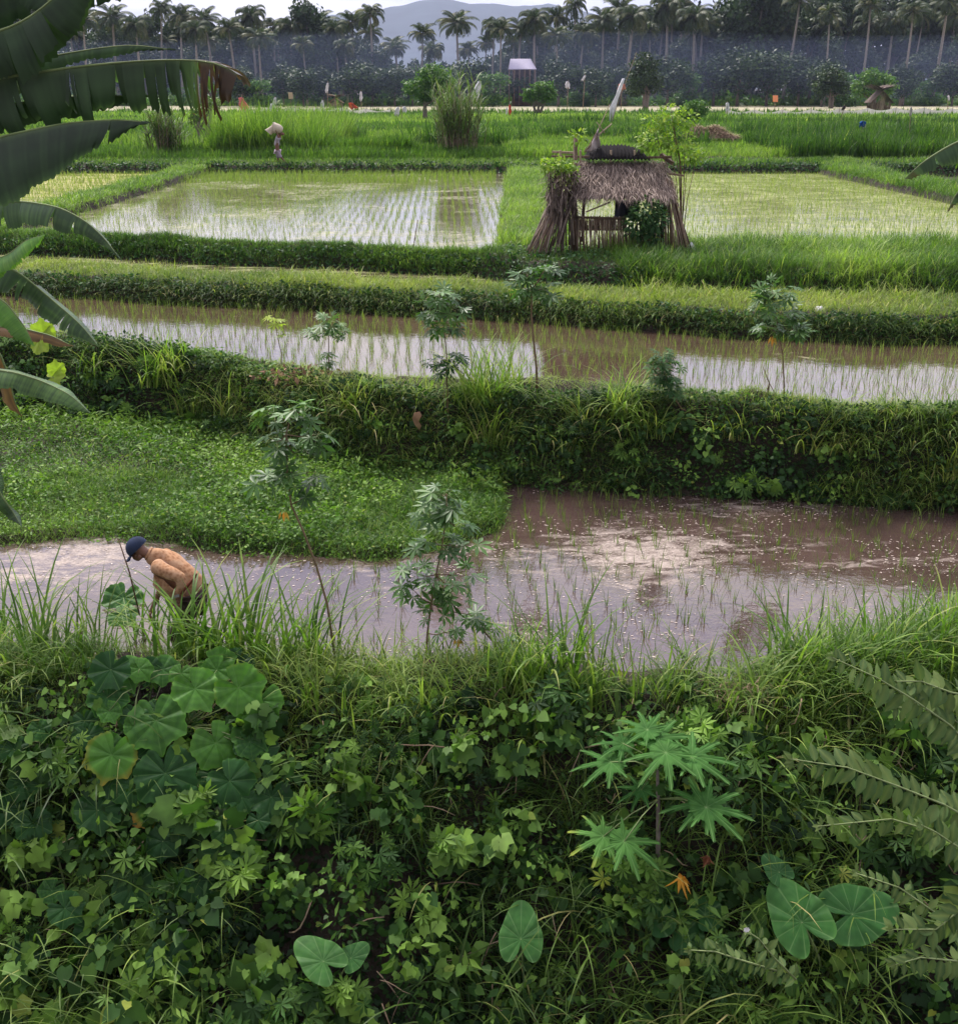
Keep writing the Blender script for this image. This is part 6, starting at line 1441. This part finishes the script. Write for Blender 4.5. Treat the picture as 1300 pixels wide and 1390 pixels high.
papaya('papaya plant with pale green deeply cut leaves right of centre', 892, 1205, 0, [(893, 1140, .35), (893, 1085, .5), (892, 1045, .65)],
       [(868, 985, 44, 100, .9, .60, .75), (905, 1000, 52, 55, .9, .62, .72), (835, 1008, 38, 150, .9, .55, .7), (815, 1035, 50, 175, .9, .60, .75), (895, 1030, 56, -100, .9, .65, .9), (955, 1028, 56, -5, .8, .62, .8), (940, 1092, 52, -160, .5, .6, .75), (975, 1098, 58, -30, .6, .62, .8), (860, 1150, 52, -70, .4, .68, .8), (808, 1140, 46, -120, .5, .93, .75), (862, 1075, 34, -120, .6, .4, .55)],
       [(925, 1190, .17, .5), (960, 1165, .08, .4), (860, 1205, .09, .35)])
# ------------------------------------------------------------------ compound-leaf branches reaching in from the right
LF = t_oval(.25, .05, .10)
LFq = (np.array([(0, 0, 0), (.2, .19, .01), (.5, .24, .0), (.8, .11, -.05), (1, 0, -.14), (.8, -.11, -.05), (.5, -.24, 0), (.2, -.19, .01), (.25, 0, -.02), (.5, 0, -.035), (.75, 0, -.06)]),
       [(0, 8, 1), (0, 7, 8), (1, 8, 9, 2), (8, 7, 6, 9), (2, 9, 10, 3), (9, 6, 5, 10), (3, 10, 4), (10, 5, 4)], np.array([1, 0, 0, 0, 1, 0, 0, 0, 1, 1, 1.]))
def branch(label, pts, Yd, lf, seed, spacing=20, name='leafy_branch'):
    r = np.random.default_rng(seed); W = np.array([PY(u, v, Yd-.15*i/len(pts)) for i, (u, v) in enumerate(pts)]); b = W[0].copy(); s = m_per_px(W[-1]); T = thing(name, label, 'branch', b); W = W-b
    g = Geo(); tube(g, W, np.linspace(.007, .003, len(W)), 6, .6); g.build('twig', M['greenstem'], T)
    seg = np.linalg.norm(np.diff(W, axis=0), axis=1); cum = np.concatenate([[0], np.cumsum(seg)]); n = int(cum[-1]/(spacing*s)); ds = np.linspace(.02, .98, n)*cum[-1]
    q = np.stack([np.interp(ds, cum, W[:, k]) for k in range(3)], 1); tg = np.gradient(q, axis=0); tg /= np.linalg.norm(tg, axis=1, keepdims=True)
    cam_ = np.array([0, -.75, .65]); L = Geo()
    for sg in (-1, 1):
        side = np.cross(cam_[None], tg)*sg; d = side+tg*.45+r.normal(0, .2, (n, 3)); d[:, 2] -= .5
        sz = lf*s*np.interp(ds/cum[-1], [0, .75, 1], [1.0, 1.0, .55])*r.uniform(.8, 1.15, n)
        leaves(L, LFq, q+r.normal(0, .006, (n, 3)), d, cam_[None]+np.array([0, .3, .4])*(1 if sg > 0 else -.2)+r.normal(0, .35, (n, 3)), sz, np.clip(r.normal(.52, .14, n), 0, .84)*1+0.0)
    m = 5; leaves(L, LFq, np.repeat(q[-1:], m, 0), tg[-1:]+r.normal(0, .45, (m, 3)), cam_[None]+r.normal(0, .3, (m, 3)), lf*s*.6*r.uniform(.6, 1, m), r.uniform(.6, .85, m))
    L.build('leaflets', M['compound'], T)
    return T, b
BR = [('topmost compound-leaf branch pointing left over the near water edge', [(1340, 1040), (1290, 985), (1240, 950), (1190, 920), (1130, 893)], 5.6, 44, 24),
      ('second compound-leaf branch with broad greyish leaflets', [(1340, 1125), (1280, 1092), (1220, 1068), (1150, 1042), (1070, 1030)], 5.5, 44, 25), ('short compound-leaf branch above the two broad ones', [(1340, 1010), (1290, 975), (1250, 962), (1215, 960)], 5.7, 38, 20),
      ('thin compound-leaf twig below with some yellow leaflets', [(1340, 1170), (1270, 1130), (1210, 1112), (1150, 1118), (1110, 1122)], 5.6, 32, 24), ('upper right branch hanging before the bank grass', [(1340, 950), (1290, 940), (1250, 925), (1215, 925)], 5.7, 40, 20),
      ('dense compound branch at the right frame edge in the middle', [(1340, 1200), (1300, 1150), (1270, 1130), (1250, 1120)], 5.3, 40, 18), ('low compound-leaf twig over the taro leaf', [(1340, 1300), (1270, 1240), (1220, 1205), (1160, 1185)], 5.3, 28, 22),
      ('compound branch fanning above the bottom right corner', [(1345, 1225), (1310, 1230), (1270, 1262), (1210, 1262)], 5.2, 40, 18), ('bottom right corner branch with pointed leaflets', [(1345, 1330), (1300, 1305), (1250, 1300), (1215, 1310)], 5.1, 38, 18),
      ('small compound sprig with a tiny white flower at the lower edge', [(1080, 1330), (1050, 1300), (1030, 1275), (1010, 1262)], 5.6, 26, 22), ('small leafy sprig left of the white-flowered one', [(1060, 1320), (1010, 1305), (970, 1292), (935, 1290)], 5.6, 26, 18)]
for i, (lab, pts, Yd, lf, spc) in enumerate(BR):
    T, b = branch(lab, pts, Yd, lf*.76, 400+i, spc*.6)
    if 'white flower' in lab:
        g = Geo(); c = PY(1013, 1262, 5.45)-b
        for k in range(7): a = k*.9; leaves(g, ROUND, [c], [[math.cos(a), -.3, math.sin(a)]], [[0, -1, .3]], [.022], [.5])
        g.build('flower', solid('white_petal', (.75, .72, .70), .7, .2), T)
for k, (u, v, Yd) in enumerate(((1185, 1125, 5.5), (1225, 1138, 5.5), (1240, 1148, 5.5), (1148, 1150, 5.5), (1290, 1170, 5.3), (1228, 1240, 5.2), (1280, 1058, 5.4))):
    pass

# ------------------------------------------------------------------ banana leaves
def banana_leaf(T, b, mid, half, droop, tears, seed, tint=.5, tipdead=0.0, mm='banana', lab=None, deadfrom=.9, wprof=None, ragged=.05, name='leaf'):
    """mid: (u,v,Y) base to tip; half: half width (m); droop: angle below the sideways direction for each side (deg)"""
    r = np.random.default_rng(seed); P0 = np.array([PY(u, v, Y)-b for u, v, Y in mid]); seg = np.linalg.norm(np.diff(P0, axis=0), axis=1); cum = np.concatenate([[0], np.cumsum(seg)])
    n = 150; tt = np.linspace(0, 1, n); strk = r.normal(0, .07, n); rag = np.convolve(r.normal(0, 1, n+8), np.ones(9)/9, 'valid')*ragged*3+r.normal(0, ragged*.25, n)
    P_ = np.stack([np.interp(tt*cum[-1], cum, P0[:, k]) for k in range(3)], 1)
    for _ in range(60): P_[1:-1] = (P_[:-2]+P_[2:]+2*P_[1:-1])/4
    tg = np.gradient(P_, axis=0); tg /= np.linalg.norm(tg, axis=1, keepdims=True)
    lat = np.cross(tg, [0, 0, 1.]); lat /= np.linalg.norm(lat, axis=1, keepdims=True); upv = np.cross(lat, tg)
    wp = (np.sin(np.clip(tt*.93+.07, 0, 1)*PI)**.42)*np.clip((1-tt)*9, 0, 1)**.6 if wprof is None else np.interp(tt, *wprof)
    g = Geo(); m = 7
    for side, dr in ((1, droop[0]), (-1, droop[1])):
        cuts = list(r.uniform(.04, .97, tears[0 if side > 0 else 1]))+(list(r.uniform(deadfrom-.02, .98, 16)) if tipdead >= 1 and deadfrom > .5 else []); cuts = [0.0]+sorted(cuts)+[1.0]
        for a, c in zip(cuts[:-1], cuts[1:]):
            i0, i1 = int(a*(n-1)), int(c*(n-1))
            if i1-i0 < 1: continue
            idx = np.arange(i0, i1+1); dj = math.radians(dr+r.normal(0, 7)); ln = r.uniform(1-ragged*3, 1+ragged); shear = r.normal(0, .06); gap = (.34 if len(cuts) > 8 else .2) if len(cuts) > 3 else .02
            rows = []; tn = []; vn = []
            cen = (idx[0]+idx[-1])/2
            for k in range(m):
                q = k/(m-1); ang = dj+math.radians(14)*q*q
                w = half*wp[idx]*q*ln*(1+rag[idx]*q**2)
                dirv = lat[idx]*side*math.cos(ang)-upv[idx]*math.sin(ang)
                pos = P_[idx]+dirv*w[:, None]+tg[idx]*((cen-idx)*gap*q*q/n*cum[-1]*.5+shear*q*q*half)[:, None]+upv[idx]*(.006*np.sin(idx*2.2)*q)[:, None]
                rows.append(pos); base = tint+strk[idx]+.05*r.normal()
                dead = np.clip((tt[idx]-deadfrom)*18, 0, 1)*tipdead+(np.clip((q-.82)*5, 0, 1)*.8 if tipdead > 0 and r.random() < .45 else 0)
                tn.append(np.clip(base+(np.clip(.985-.1*r.random()**3, 0, 1)-base)*np.clip(dead, 0, 1), 0, 1)); vn.append(np.full(len(idx), 1.0 if k == 0 else 0.0))
            V = np.array(rows); tn = np.array(tn); vn = np.array(vn); nn = len(idx); i = (np.arange(m-1)[:, None]*nn+np.arange(nn-1)[None]).ravel()
            Fc = np.stack([i, i+1, i+nn+1, i+nn], 1)
            g.v.append(V.reshape(-1, 3)); g.t.append(tn.ravel()); g.w.append(vn.ravel()); g.f.append(Fc+g.n); g.m.append(np.zeros(len(Fc), int)); g.n += V.shape[0]*V.shape[1]
    o = g.build(name, M[mm], T)
    if lab: o['label'] = lab
    q = Geo(); tube(q, P_[::5]-np.array([0, 0, .004]), np.linspace(.016, .003, len(P_[::5])), 6, .35); q.build('midrib', M['greenstem'], o)
    return o
def pstem(T, b, pts, r0, r1, mm='greenstem'):
    g = Geo(); tube(g, [np.array(p)-b for p in pts], np.linspace(r0, r1, len(pts)), 10, .4); g.build('pseudostem', M[mm], T)
bb = np.array([-4.3, 6.6, -1.6]); T = thing('banana_plant', 'large dark banana plant at the upper left with torn leaves hanging across the trees', 'banana plant', bb)
pstem(T, bb, [bb-[0, 0, .1], bb+[0, 0, 3], bb+[.1, 0, 6.2], bb+[.2, 0, 7.0]], .17, .10)
hub = (-330, 260, 6.6)
banana_leaf(T, bb, [(-330, 200, 6.6), (-160, 140, 6.5), (0, 104, 6.4), (110, 88, 6.3), (200, 80, 6.25), (280, 79, 6.2), (318, 88, 6.15), (322, 100, 6.1)], .32, (88, 4), (44, 3), 7, .30, 1.0, 'banana', 'torn leaf hanging with a brown tattered end', .86, ((0, .3, .8, .93, 1), (.7, 1.0, .92, .85, .5)), .10)
banana_leaf(T, bb, [(-330, 260, 6.7), (-120, 190, 6.7), (30, 136, 6.6), (120, 128, 6.55), (206, 130, 6.5)], .15, (70, 20), (2, 1), 2, .42, 0, 'banana', None)
banana_leaf(T, bb, [(-330, 300, 6.3), (-160, 235, 6.3), (0, 184, 6.25), (90, 165, 6.2), (170, 160, 6.15), (206, 166, 6.1)], .50, (64, 5), (3, 2), 3, .06, .2, 'banana', None, .97, ((0, .4, .7, .9, 1), (1.0, 1.0, .62, .3, .02)))
banana_leaf(T, bb, [(-330, 120, 6.3), (-120, 60, 6.3), (0, 42, 6.3), (40, 24, 6.3), (80, -10, 6.3), (130, -60, 6.3)], .27, (72, 30), (12, 3), 4, .28, .0, 'banana', None, .9, None, .08)
banana_leaf(T, bb, [(-330, 60, 6.6), (-100, 10, 6.6), (20, -20, 6.6), (110, -32, 6.6), (230, -30, 6.6)], .22, (80, 10), (10, 1), 5, .22, .0, 'banana', None, .9, None, .08)
banana_leaf(T, bb, [(-330, 160, 6.9), (-150, 60, 6.9), (-40, 10, 6.9), (20, 60, 6.9), (50, 120, 6.9)], .2, (60, 40), (6, 3), 6, .22, .4, 'banana', None, .9)
banana_leaf(T, bb, [(-300, 40, 6.9), (-120, 30, 6.9), (0, 60, 6.8), (60, 100, 6.8), (95, 150, 6.7)], .17, (60, 50), (9, 6), 31, .22, .3, 'banana', None, .93)
banana_leaf(T, bb, [(-300, 90, 7.0), (-120, 80, 7.0), (20, 84, 7.0), (120, 66, 7.0), (180, 58, 7.0), (242, 68, 7.0)], .10, (60, 30), (2, 2), 32, .5, 0, 'banana', 'blue-green leaf seen behind the torn one')
banana_leaf(T, bb, [(-300, -60, 6.5), (-100, -60, 6.5), (20, -40, 6.5), (70, 0, 6.5), (100, 50, 6.5)], .16, (60, 55), (12, 9), 33, .25, .3, 'banana', None, .95)
banana_leaf(T, bb, [(-300, 250, 6.8), (-120, 230, 6.8), (-20, 215, 6.7), (20, 240, 6.7), (36, 262, 6.7)], .16, (70, 40), (4, 3), 34, .2, .3, 'banana', None, .95)
b2 = np.array([-5.75, 11.0, .05]); T = thing('banana_plant', 'lower banana plant at the left edge with arching leaves over the banks', 'banana plant', b2)
pstem(T, b2, [b2-[0, 0, .1], b2+[0, 0, 1.2], b2+[.05, 0, 2.3]], .14, .09)
banana_leaf(T, b2, [(-90, 320, 11), (-30, 276, 11), (30, 272, 10.9), (80, 280, 10.8), (115, 298, 10.7), (140, 320, 10.6), (164, 352, 10.5)], .24, (58, 30), (4, 3), 11, .52, .0, 'banana', None, .95, ((0, .4, .75, 1), (.9, 1, .7, .02)))
banana_leaf(T, b2, [(-90, 330, 11), (-30, 340, 10.9), (30, 372, 10.7), (75, 410, 10.6), (110, 440, 10.5), (134, 470, 10.4)], .28, (68, 20), (7, 4), 12, .55, .6, 'banana', 'grey-green drooping leaf with torn dark underside', .93, ((0, .4, .8, 1), (.9, 1, .75, .02)))
banana_leaf(T, b2, [(-60, 420, 10.6), (-10, 352, 10.6), (12, 345, 10.55), (35, 325, 10.5), (62, 318, 10.5)], .16, (50, 60), (1, 3), 13, .55, .0, 'bananaY', 'bright short leaf curling over')
banana_leaf(T, b2, [(-80, 360, 10.4), (-20, 392, 10.4), (10, 412, 10.35), (35, 445, 10.3), (46, 468, 10.3)], .20, (50, 35), (1, 1), 14, .45, .0, 'bananaY', None)
banana_leaf(T, b2, [(-60, 480, 10.7), (-20, 500, 10.7), (20, 505, 10.6), (60, 518, 10.6), (95, 535, 10.5), (124, 562, 10.5)], .17, (55, 10), (1, 0), 15, .62, .0, 'banana', 'pale blue-green low leaf')
banana_leaf(T, b2, [(-60, 560, 10.2), (-20, 610, 10.1), (0, 670, 10.0), (18, 695, 10.0), (30, 716, 9.9)], .16, (55, 20), (0, 0), 16, .5, .0, 'banana', None)
banana_leaf(T, b2, [(-40, 440, 11.4), (30, 445, 11.4), (70, 455, 11.3), (100, 470, 11.2)], .12, (50, 50), (3, 3), 17, .92, 1.0, 'bananaY', 'brown dead leaf', .1)
banana_leaf(T, b2, [(-30, 440, 11), (0, 480, 11), (12, 510, 11), (20, 545, 11), (30, 566, 11)], .14, (70, 60), (4, 4), 18, .9, 1.0, 'bananaY', 'hanging brown dead leaf', .0)
b3 = np.array([4.6, 6.9, -1.5]); T = thing('banana_plant', 'banana plant mostly outside the right edge with drooping brown-tipped leaves', 'banana plant', b3)
pstem(T, b3, [b3-[0, 0, .1], b3+[0, 0, 3], b3+[0, 0, 6]], .16, .1)
banana_leaf(T, b3, [(1500, 160, 6.9), (1400, 165, 6.85), (1330, 178, 6.8), (1285, 198, 6.75), (1250, 220, 6.7), (1228, 242, 6.7)], .18, (25, 70), (3, 7), 21, .45, .8, 'banana', 'leaf with tattered brown tip', .90, ((0, .5, .85, 1), (1, .9, .55, .15)))
banana_leaf(T, b3, [(1480, 230, 6.9), (1380, 232, 6.8), (1320, 240, 6.7), (1296, 262, 6.7), (1286, 288, 6.7)], .12, (30, 70), (2, 4), 22, .42, .8, 'banana', None, .90)
# young banana shoots and yellow-green leaves by the left banana
for lab, u, v, Y, hp, r_, tn in (('yellow-green rolled young shoot below the drooping banana leaf', 73, 512, 17.6, 50, 13, .7), ('pale yellow-green heart leaf plant just left of the pale water', 55, 460, 18.6, 26, 17, .85)):
    p = PY(u, v, Y); z0 = float(H(p[0], p[1])); b_ = np.array([p[0], p[1], z0]); T = thing('young_shoot', lab, 'plant', b_); s = m_per_px(p); g = Geo(); tube(g, [(0, 0, -.05), (0, 0, (p[2]-z0)*.6), p-b_], .012, 6, .6); g.build('stem', M['greenstem'], T)
    g = Geo(); leaves(g, (HERO[0][0], HERO[0][1], HERO[0][2]), [p-b_, p-b_+[.05, .02, .12]], [[.6, -.3, .2], [0, -.2, 1]], [[-.2, -1, .6], [.2, -1, .3]], [r_*s*1.6, r_*s*1.2], [.8, .75]); g.build('leaf', M['sapling'], T)

# ------------------------------------------------------------------ small single things
g = Geo(); p = hit(567, 573, .30); V = np.array([(0, 0, 0), (.06, 0, .10), (.03, -.01, .16), (-.05, 0, .14), (-.08, .01, .05), (-.05, .02, -.04), (.02, 0, -.12), (.05, -.02, -.05)])
g.add(np.concatenate([V, [[0, .035, .03]]]), [(i, (i+1) % 8, 8) for i in range(8)], .9); o = g.build('dead_leaf', M['deadleaf']); o.location = p; md = o.modifiers.new('thickness', 'SOLIDIFY'); md.thickness = .003
tag(o, 'curled pinkish-brown dead leaf caught on the second bank', 'leaf')
def clod(label, u, v, wpx, seed, name='earth_clod'):
    r = np.random.default_rng(seed); p = hit(u, v, .03); s = m_per_px(p); g = Geo(); A, B = np.meshgrid(np.linspace(0, 2*PI, 33), np.linspace(0, PI, 17)); q = np.stack([np.sin(B)*np.cos(A), np.sin(B)*np.sin(A), np.cos(B)], -1)
    rr = wpx*s*.5*(1+.25*np.sin(q[..., 0]*5+seed)*np.sin(q[..., 2]*6)+.14*np.sin(q[..., 1]*13+q[..., 0]*9+seed)+.08*np.sin(q[..., 2]*23+q[..., 0]*19)); V = q*rr[..., None]; grid(g, V[..., 0], V[..., 1], V[..., 2]*.8); o = g.build(name, M['soil']); o.location = p; tag(o, label, 'clod', None)
clod('larger dark earth clod on the near bank crest below the leafy sapling', 588, 908, 28, 1); clod('smaller dark earth clod right of the larger one', 614, 912, 22, 2); clod('reddish dry earth lump among grass at the left of the near bank', 103, 872, 34, 3)
# straw nest
g = Geo(); p = hit(1012, 950, .05); n = 420; q = rng.normal(0, 1, (n, 3))*[.13, .12, .08]; blades(g, q, rng.uniform(0, 6.28, n), rng.uniform(.9, 2.2, n), rng.uniform(.08, .22, n), .007, rng.uniform(0, 2, n), 3, np.clip(rng.normal(.3, .2, n), 0, 1))
o = g.build('straw_nest', M['straw']); o.location = p; tag(o, 'tangled nest of brown straw on the near bank crest right of the papaya', 'straw')
g = Geo(); n = 150; q = rng.normal(0, 1, (n, 3))*[.30, .15, .06]; p = hit(405, 508, .1)
leaves(g, t_oval(.3, .1, .3), q, rdir(n), rdir(n, .8), rng.uniform(.05, .14, n), rng.uniform(.0, 1, n)); o = g.build('leaf_litter', M['deadleaf']); o.location = p; tag(o, 'heap of curled brown dead leaves on the second bank rim at left', 'leaf litter')
# sticks standing in the water and by the farmer
def stake(label, u0, v0, u1, v1, Y, r_, mm='stem', z0=None, tint=.4):
    a, c = PY(u0, v0, Y), PY(u1, v1, Y); b_ = a.copy(); g = Geo(); tube(g, [(0, 0, -.1), (c-a)*.5+[.01, 0, 0], c-a], [r_, r_*.9, r_*.6], 6, tint); o = g.build('stake', M[mm]); o.location = b_; tag(o, label, 'stick')
stake('thin dark slanting stick standing in the flooded field before the cane clump', 553, 378, 567, 298, 25.9, .014)
stake('thin leaning reddish twig in front of the bent farmer cap', 188, 822, 160, 730, 9.7, .008)
for i, (u, v) in enumerate(((1112, 421), (1056, 463))):
    if i == 0:
        g = Geo(); p = hit(u, v, .05); A, B = np.meshgrid(np.linspace(0, 2*PI, 17), np.linspace(0, PI, 9)); r_ = .07*(1+.3*np.sin(3*A)*np.sin(2*B)); grid(g, r_*np.sin(B)*np.cos(A), r_*np.sin(B)*np.sin(A), r_*np.cos(B)); o = g.build('plastic_bag', solid('white_scrap', (.6, .58, .56), .6)); o.location = p; tag(o, 'crumpled white plastic scrap in the grass of the third bank at right', 'litter')
# ------------------------------------------------------------------ air
air('haze', (-5200, -80, -3), (5200, 6400, 640), 1.25e-4, (.70, .77, 1.0))
# bluish wood smoke drifting low in front of the grove
nA, nB = 72, 18; V = [(0, 0, 1.)]; 
for j in range(1, nB):
    for i in range(nA):
        a, b = 2*PI*i/nA, PI*j/nB; V.append((math.sin(b)*math.cos(a), math.sin(b)*math.sin(a), math.cos(b)))
V.append((0, 0, -1.)); V = np.array(V); n_ = len(V)
Fc = [(0, 1+i, 1+(i+1) % nA) for i in range(nA)]+[(1+(j-1)*nA+i, 1+j*nA+i, 1+j*nA+(i+1) % nA, 1+(j-1)*nA+(i+1) % nA) for j in range(1, nB-1) for i in range(nA)]+[(n_-1, 1+(nB-2)*nA+(i+1) % nA, 1+(nB-2)*nA+i) for i in range(nA)]
g = Geo(); W = V*np.array([135, 17, 5.6])*(1+.10*np.sin(V[:, :1]*17)+.07*np.sin(V[:, :1]*41+1)); g.add(W+np.array([12, 203, 8.3]), Fc)
m = bpy.data.materials.new('smoke'); m.use_nodes = True; t = m.node_tree; t.nodes.clear(); o_ = t.nodes.new('ShaderNodeOutputMaterial'); pv = t.nodes.new('ShaderNodeVolumePrincipled')
pv.inputs['Color'].default_value = (.52, .64, 1, 1); pv.inputs['Density'].default_value = .0035; t.links.new(pv.outputs[0], o_.inputs['Volume'])
o = g.build('smoke', m); tag(o, kind='stuff')
